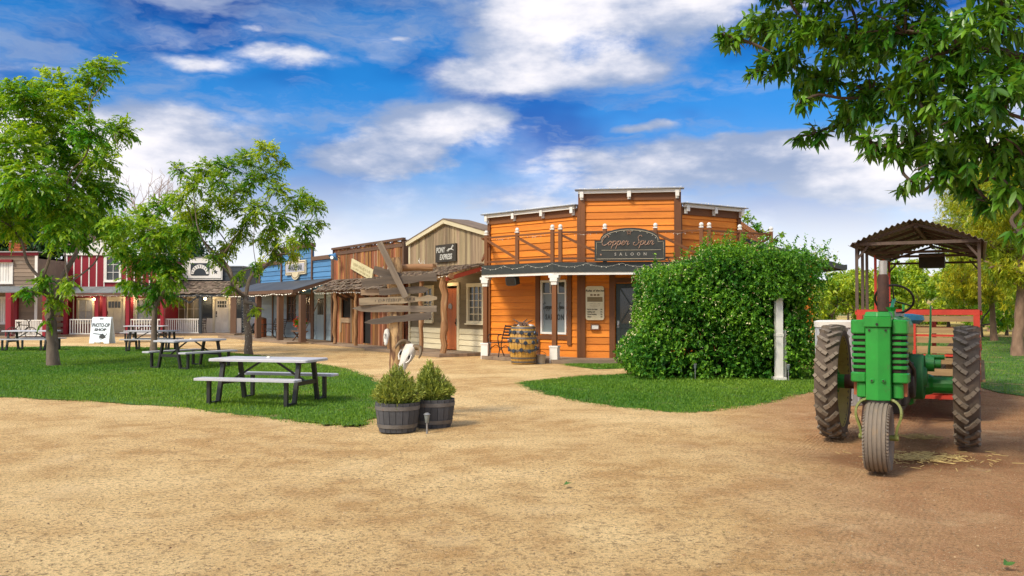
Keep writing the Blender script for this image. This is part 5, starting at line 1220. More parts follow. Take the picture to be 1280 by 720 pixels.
# ---- grey timber shop at the far left
D0 = 47.0; gx0, gx1 = X(-75), X(46.5); GMx = Matrix.Translation((gx0, D0, 0)); W_ = gx1 - gx0; s = lambda px: X(px) - gx0
gry = thing('grey_timber_shop', 'weathered grey timber shop with red posts and white shutters', 'shop', (gx0, D0, 0))
uw = (s(-6), s(14), 2.95, 3.95); lw = (s(-4), s(12), .80, 2.05)
random.seed(71); mb = MB(GMx); siding(mb, 0, W_, .1, 4.35, [uw, lw], row=.21, lap=.02); mb.build('wall', m_greyb, gry, world=True)
mb = MB(GMx); mb.box(-.1, W_ + .02, -.09, .05, 4.36, 4.52); mb.box(uw[0] - .1, uw[1] + .1, -.2, -.031, 4.0, 4.14); mb.build('red_trim', m_redb, gry, world=True)
mb = MB(GMx); mb.box(W_ - .11, W_ + .03, -.07, -.032, .1, 4.35, 'z'); mb.build('corner_trim', m_white, gry, world=True)
mb = MB(GMx); mb.box(-.15, W_ + .1, -.2, .3, 4.525, 4.58); mb.build('metal_cap', m_tin, gry, world=True)
for h in (uw, lw):
    w = window(gry, GMx, *h, nx=1, nz=1, fw=.1, mat=m_white, pane=m_curtain); b = MB(GMx)
    for i in range(6): a = h[0] + (h[1] - h[0]) * i / 6; b.box(a + .01, a + (h[1] - h[0]) / 6 - .01, -.03, -.002, h[2], h[3], 'z')
    b.build('shutter', m_white, w, world=True)
mb = MB(GMx); mb.box(0, W_, 6, 6.1, 0, 4.3); mb.box(W_ - .08, W_, .05, 6, 0, 4.3); mb.box(0, .08, .05, 6, 0, 4.3); mb.build('rear_wall', m_greyb, gry, world=True)
mb = MB(GMx); mb.box(0, W_, .1, 6.1, 4.2, 4.3); mb.build('roof', m_awn, gry, world=True)
shed_roof(gry, GMx, -.2, W_ + .1, -.04, 2.66, -1.9, 2.34, m_awn, t=.06)
for px_ in (-60, 12, 58): mb = MB(GMx); x = (px_ - 640) / F * (D0 - 1.8) - gx0; mb.box(x - .14, x + .14, -1.92, -1.66, .1, 2.34, 'z'); mb.build('porch_post', m_redb, gry, world=True)
mb = MB(GMx); mb.box(s(20), s(24), -.2, -.032, .1, 2.3, 'z'); mb.build('door_post', m_redb, gry, world=True)
railing(gry, GMx, (17 - 640) / F * 45 - gx0, (53 - 640) / F * 45 - gx0, -1.8, n=17)
deck(gry, GMx, -.3, W_ + .5, -2.2, -.06, .1)
t = thing('brick_chimney', 'orange brick chimney beside the roof of the grey timber shop', 'chimney', (X(1), 48.5, 4.2))
m_brick = surf('brick', (.40, .11, .035), (.30, .075, .03), rough=.85, scale=8, island=.3, bump=.3)
mb = MB(Matrix.Translation((X(1), 48.5, 0)))
for r in range(11):
    for k in range(4):
        a = -.32 + .16 * k + (.05 if r % 2 else 0); mb.box(a, a + .15, -.3, .3, 4.28 + r * .08, 4.35 + r * .08)
mb.build('bricks', m_brick, t, world=True)
mb = MB(Matrix.Translation((X(1), 48.5, 0))); mb.box(-.36, .40, -.34, .34, 5.165, 5.25); mb.build('cap', m_deck, t, world=True)
# low plank wall and railings between grey and crimson shops
t = thing('timber_fence', 'low timber fence in the gap between grey and crimson shops', 'fence', (X(50), 48.5, 0))
mb = MB(Matrix.Translation((XA(50, 48.6), 48.6, 0))); [mb.box(0, 1.35, -.03, .03, .2 + i * .32, .42 + i * .32) for i in range(6)]; mb.build('rail', m_greyb, t, world=True)
for dx in (.1, 1.25): b = MB(Matrix.Translation((XA(50, 48.7) + dx, 48.7, 0))); b.box(-.06, .06, -.06, .06, 0, 2.2, 'z'); b.build('post', m_redb, t, world=True)
t = thing('plank_fence', 'brown upright plank fence in the gap beside the blue shop', 'fence', (X(300) + 0, 55, 0))
random.seed(8); mb = MB(Matrix.Translation((-17.0, 57.5, 0))); planks(mb, 0, 3.2, .02, 1.9, [], w=.15, jit=.01, zj=.03); mb.build('plank', m_oldgrey, t, world=True)
mb = MB(Matrix.Translation((-17.0, 57.5, 0))); mb.box(0, 3.2, .005, .06, .4, .5); mb.box(0, 3.2, .005, .06, 1.4, 1.5); mb.build('rail', m_oldgrey, t, world=True)
# white car glimpsed in the gap
CARX, CARY = XA(352, 54.5), 54.5
t = thing('parked_car', 'white car glimpsed in the gap between the charcoal and blue shops', 'car', (CARX, CARY, 0))
m_car = surf('white_car_paint', (.75, .76, .78), (.72, .73, .75), rough=.25, bump=0, island=0, coat=.6)
body = [(-2.1, .35), (-2.15, .75), (-1.9, .95), (-1.3, 1.0), (-.75, 1.42), (.6, 1.45), (1.35, 1.05), (1.95, .95), (2.12, .7), (2.1, .35)]
mb = MB(Matrix.Translation((CARX, CARY, 0))); mb.prism(body, -.82, .82); mb.build('body', m_car, t, world=True, bevel=.05)
mb = MB(Matrix.Translation((CARX, CARY, 0))); mb.prism([(-1.1, 1.03), (-.7, 1.36), (-.1, 1.38), (-.1, 1.03)], -.835, -.822); mb.prism([(0, 1.03), (0, 1.38), (.58, 1.39), (1.1, 1.05)], -.835, -.822); mb.build('window', m_pane, t, world=True)
for sx in (-1.3, 1.3):
    for sy in (-.8, .8):
        mb = MB(Matrix.Translation((CARX + sx, CARY + sy, .33))); mb.lathe([(.2, -.1), (.3, -.11), (.33, -.06), (.33, .06), (.3, .11), (.2, .1)], n=18, axis='y', closed=True); w = mb.build('wheel', m_slate, t, world=True, smooth=True)
        mb = MB(Matrix.Translation((CARX + sx, CARY + sy, .33))); mb.lathe([(.02, -.08), (.21, -.09), (.21, .09), (.02, .08)], n=14, axis='y', caps=True); mb.build('rim', m_tin, w, world=True)
# orange bin
t = thing('litter_bin', 'orange brown cylindrical bin standing left of the blue shop porch', 'bin', (XA(326, 44.5), 44.5, 0))
b = MB(); b.lathe([(.0, .0), (.27, 0), (.29, .1), (.29, 1.0), (.27, 1.02), (.0, 1.02)], n=20, caps=False); b.build('drum', surf('rusty_orange', (.40, .12, .04), (.28, .08, .03), rough=.6, scale=6, grain=1, spots=(.15, .06, .03)), t, smooth=True)
for z in (.3, .7): b = MB(); b.lathe([(.291, z), (.30, z), (.30, z + .04), (.291, z + .04)], n=20, closed=True); b.build('band', m_post, t)
b = MB(); b.lathe([(.0, 1.1), (.12, 1.1), (.30, 1.03), (.30, 1.022), (.0, 1.022)], n=20, caps=False); b.build('lid', m_post, t, smooth=True)

# folding sandwich board
sx, sy = G(128.5, 429); t = thing('sandwich_board', 'white folding sandwich board with black lettering and an old cannon picture on the path', 'sign', (sx, sy, 0), R(-8))
m_wb = surf('pale_blue_white_board', (.70, .80, .84), (.64, .74, .79), rough=.4, bump=0, island=.03, scale=2)
bw, bh = .47, 1.18
for sg_ in (-1, 1):
    T = Matrix.Rotation(R(10) * sg_, 4, 'X') if True else None
    Mx = Matrix.Translation((0, sg_ * .24, 0)) @ T
    b = MB(Mx); b.prism([(-bw, .06), (-bw, .0), (-.24, .0), (-.2, .07), (.2, .07), (.24, .0), (bw, 0), (bw * .96, bh - .03), (bw * .9, bh), (-bw * .9, bh), (-bw * .96, bh - .03)], -.02, .02); p = b.build('panel', m_wb, t)
    if sg_ < 0:
        b = MB(Mx)
        # facing the camera: lettering on the -y side
        b.text('PHOTO-OP', .24, (0, -.024, .73), .004, xs=.68, bold=.008); b.build('lettering', m_slate, p); b = MB(Mx); b.text('SHOP', .16, (0, -.024, .555), .004, xs=1.4, bold=.008); b.build('lettering', m_slate, p)
        b = MB(Mx); b.prism([(-.02, .28), (.04, .40), (.12, .44), (.22, .38), (.30, .26), (.18, .21), (.05, .22)], -.026, -.0205); b.bar((-.32, -.024, .44), (.05, -.024, .40), .035, .004, (0, 1, 0)); b.bar((.24, -.024, .30), (.34, -.024, .44), .03, .004, (0, 1, 0)); b.tube([(.08 + .1 * math.cos(a), -.024, .28 + .1 * math.sin(a)) for a in [6.283 * i / 12 for i in range(12)]], .008, 4, closed=True); b.build('picture', m_slate, p)
        b = MB(Mx); b.box(-.09, .09, -.0235, -.0205, bh - .11, bh - .06); b.build('hand_slot', m_slate, p)

# small bicycle in front of the grey shop's railing
t = thing('bicycle', 'small dark bicycle leaning by the white railing of the grey shop', 'bicycle', (XA(27.5, 43.8), 43.8, .0), R(4))
for x in (-.45, .45):
    b = MB(); b.lathe([(.27, -.015), (.30, -.015), (.31, 0), (.30, .015), (.27, .015)], (x, 0, .31), 22, 'y', True); w = b.build('wheel', m_iron, t)
    b = MB(); [b.tube([(x, 0, .31), (x + .28 * math.cos(a), 0, .31 + .28 * math.sin(a))], .005, 4) for a in [math.pi * i / 6 for i in range(12)]]; b.build('spokes', m_tin, w)
b = MB()
for p_, q_ in (((-.45, 0, .31), (-.12, 0, .72)), ((-.12, 0, .72), (.34, 0, .70)), ((-.02, 0, .33), (.36, 0, .66)), ((-.02, 0, .33), (-.14, 0, .80)), ((-.45, 0, .31), (-.02, 0, .33)), ((.45, 0, .31), (.33, 0, .86))): b.tube([p_, q_], .022, 6)
b.build('frame', m_iron, t)
b = MB(); b.tube(smooth_pts([(.22, -.28, .98), (.34, -.2, .96), (.33, 0, .88), (.34, .2, .96), (.22, .28, .98)], 3), .018, 6); b.build('handlebar', m_iron, t)
b = MB(); b.ball((-.15, 0, .83), .1, 7, (1.3, .7, .4)); b.build('saddle', m_iron, t)

# ================================================================ picnic tables
m_resin = surf('pale_resin_top', (.50, .50, .52), (.42, .42, .44), rough=.5, scale=3, grain=.5, island=.02, bump=.08, spots=(.34, .32, .28), spot_lo=.56, spot_hi=.76, spot_scale=4)
m_steel = surf('bronze_black_steel', (.040, .042, .036), (.028, .028, .026), rough=.45, scale=6, island=.08, bump=.08, metal=.3)
def slab(x0, x1, y0, y1, z0, z1, r=.05):
    b = MB(); pts = []
    for cx_, cy_, a0 in ((x1 - r, y1 - r, 0), (x0 + r, y1 - r, 90), (x0 + r, y0 + r, 180), (x1 - r, y0 + r, 270)):
        pts += [(cx_ + r * math.cos(R(a0 + k * 22.5)), cy_ + r * math.sin(R(a0 + k * 22.5))) for k in range(5)]
    n = len(pts); c = (x0 + x1) / 2, (y0 + y1) / 2; ins = lambda p, k: (c[0] + (p[0] - c[0]) * k, c[1] + (p[1] - c[1]) * k)
    vs = [(*p, z0) for p in pts] + [(*p, z1 - .01) for p in pts] + [(*ins(p, .985), z1) for p in pts]
    fs = [tuple(range(n - 1, -1, -1)), tuple(range(2 * n, 3 * n))] + [(r_ * n + i, r_ * n + (i + 1) % n, r_ * n + n + (i + 1) % n, r_ * n + n + i) for r_ in (0, 1) for i in range(n)]
    b.add(vs, fs); return b
def picnic_table(label, loc, rz):
    t = thing('picnic_table', label, 'picnic table', loc, rz, 'picnic tables on the lawn'); L2 = .915
    slab(-L2, L2, -.39, .39, .70, .745).build('tabletop', m_resin, t)
    b = MB(); b.lathe([(.0, .776), (.02, .775), (.03, .765), (.035, .7455), (.0, .7455)], n=12, caps=False); b.build('parasol_plug', m_white, t, smooth=True)
    for sy in (-1, 1): slab(-L2, L2, sy * .655 - .13, sy * .655 + .13, .41, .45, .03).build('bench_seat', m_resin, t)
    for sx in (-1, 1):
        x = sx * .70
        for sy in (-1, 1):
            b = MB(); b.bar((x, sy * .40, .02), (x, sy * .245, .70), .055, .07, (1, 0, 0)); b.bar((x, sy * .385, .028), (x, sy * .68, .028), .055, .05); b.bar((x, sy * .655, .045), (x, sy * .655, .41), .055, .06, (1, 0, 0)); b.build('leg', m_steel, t)
        b = MB(); b.bar((x, -.31, .35), (x, .31, .35), .05, .07); b.build('cross_bar', m_steel, t)
        b = MB(); b.bar((x - sx * .02, 0, .37), (sx * .12, 0, .70), .03, .03); b.build('brace', m_steel, t)
        b = MB(); b.bar((x, -.33, .685), (x, .33, .685), .05, .03); b.build('top_rail', m_steel, t)
    return t
pt = picnic_table('nearest pale picnic table with black legs, alone at the front of the lawn', (-4.10, 14.85, .0), R(-15))
for lb_, loc, rz in (('picnic table set end-on just behind the nearest one', (XA(239, 23.4), 23.4, 0), R(63)),
                     ('picnic table with pale top half behind the end-on one', (XA(191, 32.5), 32.5, 0), R(4)),
                     ('shaded picnic table farthest back, before the crimson shop window', (XA(183, 41.0), 41.0, 0), R(3)),
                     ('picnic table beside the left tree in front of the grey shop', (XA(40, 32.6), 32.6, 0), R(0))):
    dup(pt, loc, rz, lb_)
# ================================================================ barrel planters, signpost, hedge, path lights
m_barrelgrey = surf('weathered_barrel_staves', (.090, .093, .100), (.055, .057, .063), rough=.75, scale=6, grain=.15, island=.28, bump=.4, spots=(.18, .15, .115), spot_lo=.6, spot_hi=.75)
m_hoopgrey = surf('grey_hoop', (.19, .185, .18), (.12, .11, .10), rough=.6, metal=.4, bump=.15, spots=(.17, .10, .06), spot_lo=.6, spot_hi=.75)
m_soil = surf('potting_soil', (.05, .035, .022), (.03, .02, .014), rough=.95, bump=.8)
m_shrub = leafmat('shrub_needles', (.125, .195, .028), (.30, .35, .06), trans=.25, hue=.015, val=.35, rough=.55)
m_twig = surf('twig_bark', (.12, .085, .055), (.07, .05, .035), rough=.9, bump=.3)
def planter(label, loc, slabel, w, h, seed, lean=0.0):
    t = thing('barrel_planter', label, 'planter', loc, R(seed * 7), 'half-barrel planters by the signpost')
    prof = [(.235, 0), (.262, .12), (.280, .24), (.288, .375)]; rr = lambda z: float(np.interp(z, [p[1] for p in prof], [p[0] for p in prof]))
    random.seed(seed); b = MB(); barrel_staves(b, prof, 20); b.build('staves', m_barrelgrey, t)
    for z, hh in ((.055, .05), (.285, .05)): b = MB(); b.lathe([(rr(z) + .002, z), (rr(z + hh) + .002, z + hh), (rr(z + hh) + .007, z + hh), (rr(z) + .007, z)], n=30, closed=True); b.build('hoop', m_hoopgrey, t, smooth=True)
    b = MB(); b.lathe([(.26, .30), (.2, .325), (.05, .34)], n=20); b.build('soil', m_soil, t)
    s = thing('potted_shrub', slabel, 'shrub', (loc[0], loc[1], .32))
    rng = np.random.default_rng(seed); n = 640
    # upright shoots fanning from the centre, tallest in the middle
    a = rng.uniform(0, 6.283, n); q = rng.uniform(0, 1, n) ** .6; rad = q * w
    top = np.stack([np.cos(a) * rad + lean * (1 - q), np.sin(a) * rad, h * (1 - q ** 1.35 * .70) * rng.uniform(.62, 1.0, n)], 1)
    base = np.stack([np.cos(a) * rad * .35, np.sin(a) * rad * .35, np.zeros(n)], 1)
    d = nrm(top - base + rng.normal(0, .05, (n, 3))); Pl, Dl, Tn = [], [], []
    sh = .20 * rng.uniform(.7, 1.3, n)
    for k in range(13):
        tt = k / 12; p = top - d * (sh * (1 - tt))[:, None]
        an = rng.uniform(0, 6.283, n); s1 = nrm(np.cross(d, rng.normal(0, 1, (n, 3))))
        Pl.append(p); Dl.append(nrm(d * .75 + s1 * .75 * (1 - .5 * tt))); Tn.append(np.clip(rng.normal(.35 + .4 * tt, .2, n), 0, 1))
    P, D_, T = np.concatenate(Pl), np.concatenate(Dl), np.concatenate(Tn); W2 = nrm(np.cross(D_, rng.normal(0, 1, D_.shape)))
    V, Q = leaves(P, D_, W2, .046 * rng.uniform(.7, 1.3, len(P)), .0125, .05)
    fast_mesh('foliage', V, Q, m_shrub, s, np.repeat(T, 6))
    b = MB()
    for i in range(40): b.tube([tuple(base[i] * .5), tuple(base[i] * .5 + (top[i] - base[i]) * .5), tuple(top[i])], [.008, .006, .003], 5)
    b.build('stems', m_twig, s)
    return t
a, b_ = G(494, 541.5), G(539.5, 536)
p1_ = planter('left grey half-barrel planter with iron hoops, nearer the lawn', (a[0] - .0, a[1] + .26, .0), 'left bushy yellow-green shrub in its half barrel', .33, .56, 3)
p2_ = planter('right grey half-barrel planter with iron hoops, beside the small path light', (b_[0], b_[1] + .27, .0), 'right bushy shrub behind the path light, in its half barrel', .29, .57, 5, -.06)
# path lights
m_lampgrey = surf('grey_lamp', (.30, .30, .29), (.2, .2, .2), rough=.4, metal=.4, bump=.05)
def path_light(label, loc, h=.34):
    t = thing('path_light', label, 'path light', loc, 0, 'small garden path lights')
    b = MB(); b.tube([(0, 0, -.02), (0, 0, h - .12)], .012, 8); b.build('stake', m_lampgrey, t)
    b = MB(); b.lathe([(.018, h - .12), (.022, h - .115), (.036, h - .02), (.036, h - .015), (.0, h - .015)], n=14, caps=False); b.build('lens', m_frost, t, smooth=True)
    b = MB(); b.lathe([(.0, h + .012), (.02, h + .01), (.046, h - .012), (.044, h - .014), (.0, h - .0145)], n=14, caps=False); b.build('cap', m_lampgrey, t, smooth=True)
gx, gy = G(534, 541); path_light('small grey path light in front of the right half-barrel planter', (gx, gy - .0, 0), .25)
for px_, py_, l in ((807, 469, 'leftmost path light at the foot of the flowering hedge'), (868, 475, 'pale path light at the middle of the flowering hedge'), (984, 476, 'path light right of the white arbour post')):
    gx, gy = G(px_, py_); path_light(l, (gx, gy - .05, 0), .36)

# rustic signpost with weathered boards
Dp = 12.75; sx0 = XA(494.5, Dp)
sp_ = thing('signpost', 'rustic log signpost carrying a jumble of grey weathered boards', 'signpost', (sx0, Dp, 0))
m_grey = surf('silvered_board', (.27, .215, .15), (.12, .095, .07), rough=.85, scale=16, grain=.07, island=.35, bump=.6, bscale=24, spots=(.10, .085, .07), spot_lo=.56, spot_hi=.72)
m_darkgrey = surf('dark_silvered_board', (.16, .125, .09), (.075, .06, .047), rough=.85, scale=16, grain=.07, island=.3, bump=.6, bscale=24, spots=(.26, .22, .17), spot_lo=.6, spot_hi=.75)
m_postwood = surf('peeling_log', (.60, .40, .19), (.42, .25, .105), rough=.8, scale=4, grain=.2, island=0, bump=.7, bscale=12, spots=(.17, .085, .045), spot_lo=.49, spot_hi=.57, spot_scale=11)
m_lightboard = surf('pale_carved_board', (.38, .30, .19), (.20, .155, .10), rough=.85, scale=18, grain=.07, island=.1, bump=.7, bscale=20, spots=(.13, .10, .075), spot_lo=.55, spot_hi=.66, spot_scale=9)
rnd = random.Random(6); zt = ZA(322, Dp); n = 14
mb = MB(); mb.tube([(sx0 + rnd.uniform(-.008, .008), Dp + rnd.uniform(-.008, .008), -.05 + (zt + .05) * i / n) for i in range(n + 1)], [.088 * rnd.uniform(.93, 1.06) for _ in range(n + 1)], 14); mb.build('post', m_postwood, sp_, world=True, smooth=True)
def board(pa, pb, hpx, mat, dy, tip=0, name='arrow_board', jag=.012, seed=1, marks=False):
    """Board between two ends (image heights give the real heights at the post's distance); tip 1 / -1 = pointed right / left end, 2 = round knob."""
    D_ = Dp - .09 + dy; A_ = Vector((XA(pa[0], D_), 0, ZA(pa[1], D_))); B_ = Vector((XA(pb[0], D_), 0, ZA(pb[1], D_))); d = B_ - A_; ln = d.length; ang = math.atan2(d.z, d.x); h2 = hpx / F * D_ / 2 * .88
    rd = random.Random(seed); up, lo = [], []; m = 9
    for i in range(m + 1):
        x = ln * i / m; k = 1.0
        if tip == 1 and i == m: k = .12
        if tip == -1 and i == 0: k = .12
        if tip == -1 and i == 1: k = .95
        if tip == 2 and i >= m - 2: k = (.55, 1.0, .35)[i - (m - 2)]
        up.append((x, h2 * k + rd.uniform(-jag, jag) * .6)); lo.append((x, -h2 * k + rd.uniform(-jag, jag) * .6))
    M = Matrix.Translation((A_.x, D_, A_.z)) @ Matrix.Rotation(-ang, 4, 'Y') @ Matrix.Rotation(R(rd.uniform(-4, 4)), 4, 'Z')
    mb = MB(M); mb.prism(lo + up[::-1], -.018, .018); o = mb.build(name, mat, sp_, world=True)
    if marks:
        mb = MB(M); scribble(mb, ln * .16, ln * .72, 0, h2 * 1.1, -.0195, seed); mb.build('lettering', surf('worn_carving', (.10, .08, .06), bump=0), o, world=True)
    return o
board((474, 303), (508, 372), 8.5, m_grey, -.075, 0, seed=2, jag=.004)
board((467, 337), (501, 347), 12, m_darkgrey, .0, 0, seed=3)
board((452, 353.5), (546, 346.5), 10.5, m_darkgrey, -.035, 0, seed=4, jag=.02)
board((451, 366), (476, 365), 8, m_oldgrey, .02, 0, seed=5)
board((474, 365), (536, 361.5), 10, m_darkgrey, -.03, 1, seed=6)
board((449, 377), (546, 372.5), 10, m_lightboard, -.04, 2, seed=7, marks=True)
board((440, 385.5), (546, 386), 9.5, m_grey, .0, -1, seed=8)
board((456, 403), (539, 394), 9.5, m_darkgrey, -.035, -1, seed=9, jag=.016)
mb = MB(); D2 = Dp + .12; mb.tube([(XA(496, D2), D2, ZA(335, D2)), (XA(522, D2), D2, ZA(334, D2)), (XA(541, D2), D2, ZA(334.5, D2))], [.045, .055, .05], 9); mb.build('log_rail', m_rawwood, sp_, world=True, smooth=True)
# carved bone-white horse head on the post's left side
def skull(name, label, M, s=1.0, horns=True):
    t = thing(name, label, 'skull', tuple(M.translation)); t.matrix_basis = M @ Matrix.Scale(s, 4)
    b = MB(); # rings along the face from crown (z=.22) to muzzle (z=-.26); x width, y depth
    rings = [(.235, .075, .03, .0), (.21, .105, .07, -.01), (.14, .105, .09, -.015), (.07, .112, .10, -.02), (.0, .095, .095, -.03), (-.08, .066, .08, -.04), (-.16, .060, .07, -.045), (-.22, .062, .055, -.05), (-.262, .04, .032, -.045)]
    m = 18; vs = []
    for z, w, dp, y0 in rings:
        for k in range(m):
            a = 2 * math.pi * k / m; cx_, sy_ = math.cos(a), math.sin(a); x = w * (abs(cx_) ** .8) * (1 if cx_ > 0 else -1); y = dp * sy_ * (1 if sy_ > 0 else .8) + y0
            if .0 <= z <= .1 and abs(cx_) > .55 and sy_ < .2: x *= .86; y += .02
            vs.append((x, y, z))
    fs = [(i * m + k, i * m + (k + 1) % m, (i + 1) * m + (k + 1) % m, (i + 1) * m + k) for i in range(len(rings) - 1) for k in range(m)] + [tuple(range(m)), tuple((len(rings) - 1) * m + k for k in range(m))]
    b.add(vs, fs); b.build('cranium', m_bone, t, smooth=True)
    for sx in (-1, 1):
        b = MB(); b.ball((sx * .088, -.075, .05), .034, 8, (.6, .7, 1)); b.build('eye_socket', m_dark, t, smooth=True)
        b = MB(); b.tube(smooth_pts([(sx * .108, -.07, .10), (sx * .112, -.08, .01), (sx * .07, -.085, -.05)], 3), .013, 6); b.build('brow_ridge', m_bone, t, smooth=True)
        b = MB(); b.ball((sx * .028, -.105, -.175), .012, 7, (.6, .5, 2.6)); b.build('nostril', m_twig, t, smooth=True)
        if horns:
            b = MB(); pts = smooth_pts([(sx * .06, .0, .205), (sx * .13, .0, .235), (sx * .20, -.03, .225), (sx * .255, -.07, .17), (sx * .275, -.10, .11)], 4) if sx > 0 else smooth_pts([(-.06, .0, .205), (-.11, -.03, .23), (-.14, -.10, .215), (-.145, -.16, .16), (-.14, -.19, .10)], 4)
            b.tube(pts, [.050 - .040 * (i / (len(pts) - 1)) ** 1.2 for i in range(len(pts))], 9); b.build('horn', surf('horn_keratin', (.20, .13, .055), (.085, .055, .03), rough=.45, scale=4, grain=.3, island=0, bump=.2), t, smooth=True)
    return t
Dk = Dp - .24; skull('cow_skull', 'white cow skull with brown horns fixed to the signpost above the planters', Matrix.Translation((XA(509, Dk), Dk, ZA(448, Dk))) @ Matrix.Rotation(R(-32), 4, 'Z') @ Matrix.Rotation(R(20), 4, 'Y') @ Matrix.Rotation(R(-6), 4, 'X'), .92)
Dk = Dp - .1; skull('hornless_skull', 'bleached narrow skull without horns on the left side of the signpost', Matrix.Translation((XA(484, Dk), Dk, ZA(421, Dk))) @ Matrix.Rotation(R(-75), 4, 'Z') @ Matrix.Rotation(R(-14), 4, 'Y'), .48, False)

# ---------------------------------------------------------------- flowering hedge swallowing an arbour
m_vine = leafmat('vine_leaf', (.042, .18, .012), (.20, .42, .028), trans=.34, hue=.02, val=.45, rough=.55)
def hedge():
    rng = np.random.default_rng(17); t = thing('flowering_hedge', 'tall dense climbing hedge with small cream flowers before the saloon', 'hedge', (4.8, 20.6, 0))
    c = np.array([5.0, 20.55, 1.36]); ext = np.array([1.92, 1.35, 1.58])
    def surfpt(n, k0, k1):
        u = nrm(rng.normal(0, 1, (n, 3)) * [1.2, 1.0, 1.0]); p = 7.0
        r = 1 / (np.abs(u) ** p).sum(1) ** (1 / p); P = u * r[:, None]
        lump = 1 + .065 * np.sin(P[:, 0] * 5.1 + 2 * P[:, 2]) + .065 * np.sin(P[:, 2] * 6.3 + 3 * P[:, 0] + 1) + .03 * np.sin(P[:, 0] * 13 + P[:, 2] * 11) + .04 * np.sin(P[:, 1] * 7)
        q = rng.uniform(k0, k1, n); Pw = P * (lump * q)[:, None]
        # it bulges low on the left and sags over at the top right
        Pw[:, 0] -= np.clip(-P[:, 0], 0, 1) * .22 * np.clip(-P[:, 2] + .3, 0, 1.3); Pw[:, 0] += np.clip(-P[:, 0], 0, 1) * .10 * np.clip(P[:, 2], 0, 1); Pw[:, 0] += np.clip(P[:, 0], 0, 1) * .06 * np.clip(P[:, 2], 0, 1)
        Pw[:, 2] += .07 * P[:, 0] * np.clip(P[:, 2], 0, 1) - .05
        N_ = nrm(np.sign(P) * np.abs(P) ** (p - 1))
        X = c + Pw * ext; return X, N_
    X, N_ = surfpt(17500, .80, 1.03); keep = (X[:, 2] > .05)
    # gap in which the white arbour post shows
    gap = (np.abs(X[:, 0] - .3027 * X[:, 1]) < .15) & (X[:, 1] < 20.2) & (X[:, 2] < 1.85); X, N_ = X[keep & ~gap], N_[keep & ~gap]
    D_ = nrm(N_ * .7 + rng.normal(0, .45, X.shape) + [0, 0, .1]); T = np.clip(rng.normal(.38, .25, len(X)) + .25 * np.sin(X[:, 0] * 3 + X[:, 2] * 4), 0, 1)
    V, Q, k = whorl(X, D_, 6, .070, .038, .15, rng, .9, .25); fast_mesh('foliage', V - np.array(t.location), Q, m_vine, t, np.repeat(np.tile(T, k), 6))
    nb = 900; XB = np.stack([rng.normal(5.86, .22, nb), rng.uniform(19.0, 19.5, nb), rng.uniform(1.78, 2.8, nb)], 1); XB = XB[(XB[:, 2] > 1.80 + .25 * np.abs(XB[:, 0] - 5.86) * rng.uniform(-1, 1, nb))]
    V, Q, k = whorl(XB, nrm(rng.normal(0, .5, XB.shape) + [0, -.8, 0]), 6, .070, .038, .15, rng, .9, .3); fast_mesh('overhang_foliage', V - np.array(t.location), Q, m_vine, t, np.repeat(rng.uniform(.1, .7, len(XB) * k), 6))
    # loose shoots above the top
    X2, N2 = surfpt(420, 1.0, 1.03); X2 = X2[N2[:, 2] > .2][:130]; Ps = []
    for p in X2:
        L = rng.uniform(.12, .42); dd = nrm(np.array([rng.normal(0, .5), rng.normal(0, .4), 1.0])); Ps.append(p[None] + dd[None] * np.linspace(0, L, 7)[:, None])
    Ps = np.concatenate(Ps); V, Q, k = whorl(Ps, nrm(rng.normal(0, .5, Ps.shape) + [0, 0, .6]), 3, .075, .035, .2, rng); fast_mesh('loose_shoots', V - np.array(t.location), Q, m_vine, t, np.repeat(rng.uniform(.2, .9, len(Ps) * k), 6))
    X3, N3 = surfpt(1500, 1.0, 1.055); X3 = X3[(X3[:, 2] > .5) & ~((np.abs(X3[:, 0] - .3027 * X3[:, 1]) < .17) & (X3[:, 2] < 1.85))]; n3 = len(X3); dd = nrm(rng.normal(0, 1, X3.shape)); V, Q, k = whorl(X3, dd, 3, .036, .02, .1, rng, 1, 0)
    fast_mesh('blossoms', V - np.array(t.location), Q, surf('cream_petals', (.66, .58, .24), (.62, .62, .36), bump=0, island=.2), t)
    # woody tangle inside
    b = MB(); rd = random.Random(3)
    for i in range(90):
        x, y = rd.uniform(3.9, 6.3), rd.uniform(20.0, 21.4); b.tube(smooth_pts([(x, y, 0), (x + rd.uniform(-.3, .3), y + rd.uniform(-.3, .3), 1.0), (x + rd.uniform(-.5, .5), y + rd.uniform(-.4, .4), 2.0), (x + rd.uniform(-.6, .6), y + rd.uniform(-.4, .4), 2.7)], 3), .014, 5)
    b.build('stems', m_twig, t, world=True)
    # inner leaves, kept to the darkest tones
    X4, N4 = surfpt(5200, .55, .80); X4 = X4[X4[:, 2] > .05]; D4 = nrm(rng.normal(0, 1, X4.shape)); V, Q, k = whorl(X4, D4, 4, .15, .09, .1, rng); fast_mesh('inner_foliage', V - np.array(t.location), Q, m_vine, t, np.repeat(rng.uniform(0, .2, len(X4) * k), 6))
hedge()
px0, py0 = G(973, 475); t = thing('arbour_post', 'white square arbour post standing in the hedge', 'post', (px0, py0, 0))
b = MB(); b.box(-.075, .075, -.075, .075, 0, 2.55, 'z'); b.box(-.085, .085, -.085, .085, .96, 1.02); b.build('shaft', m_white, t)
b = MB(); b.box(-.13, .13, -.13, .13, -.01, .07); b.build('foot', m_white, t)
b = MB(); b.bar((0, .08, 2.45), (0, 2.0, 2.5), .08, .12); b.build('beam', m_white, t)
b = MB(); b.box(.11, .17, .02, .08, 0, 1.1, 'z'); b.build('side_rail', m_white, t)

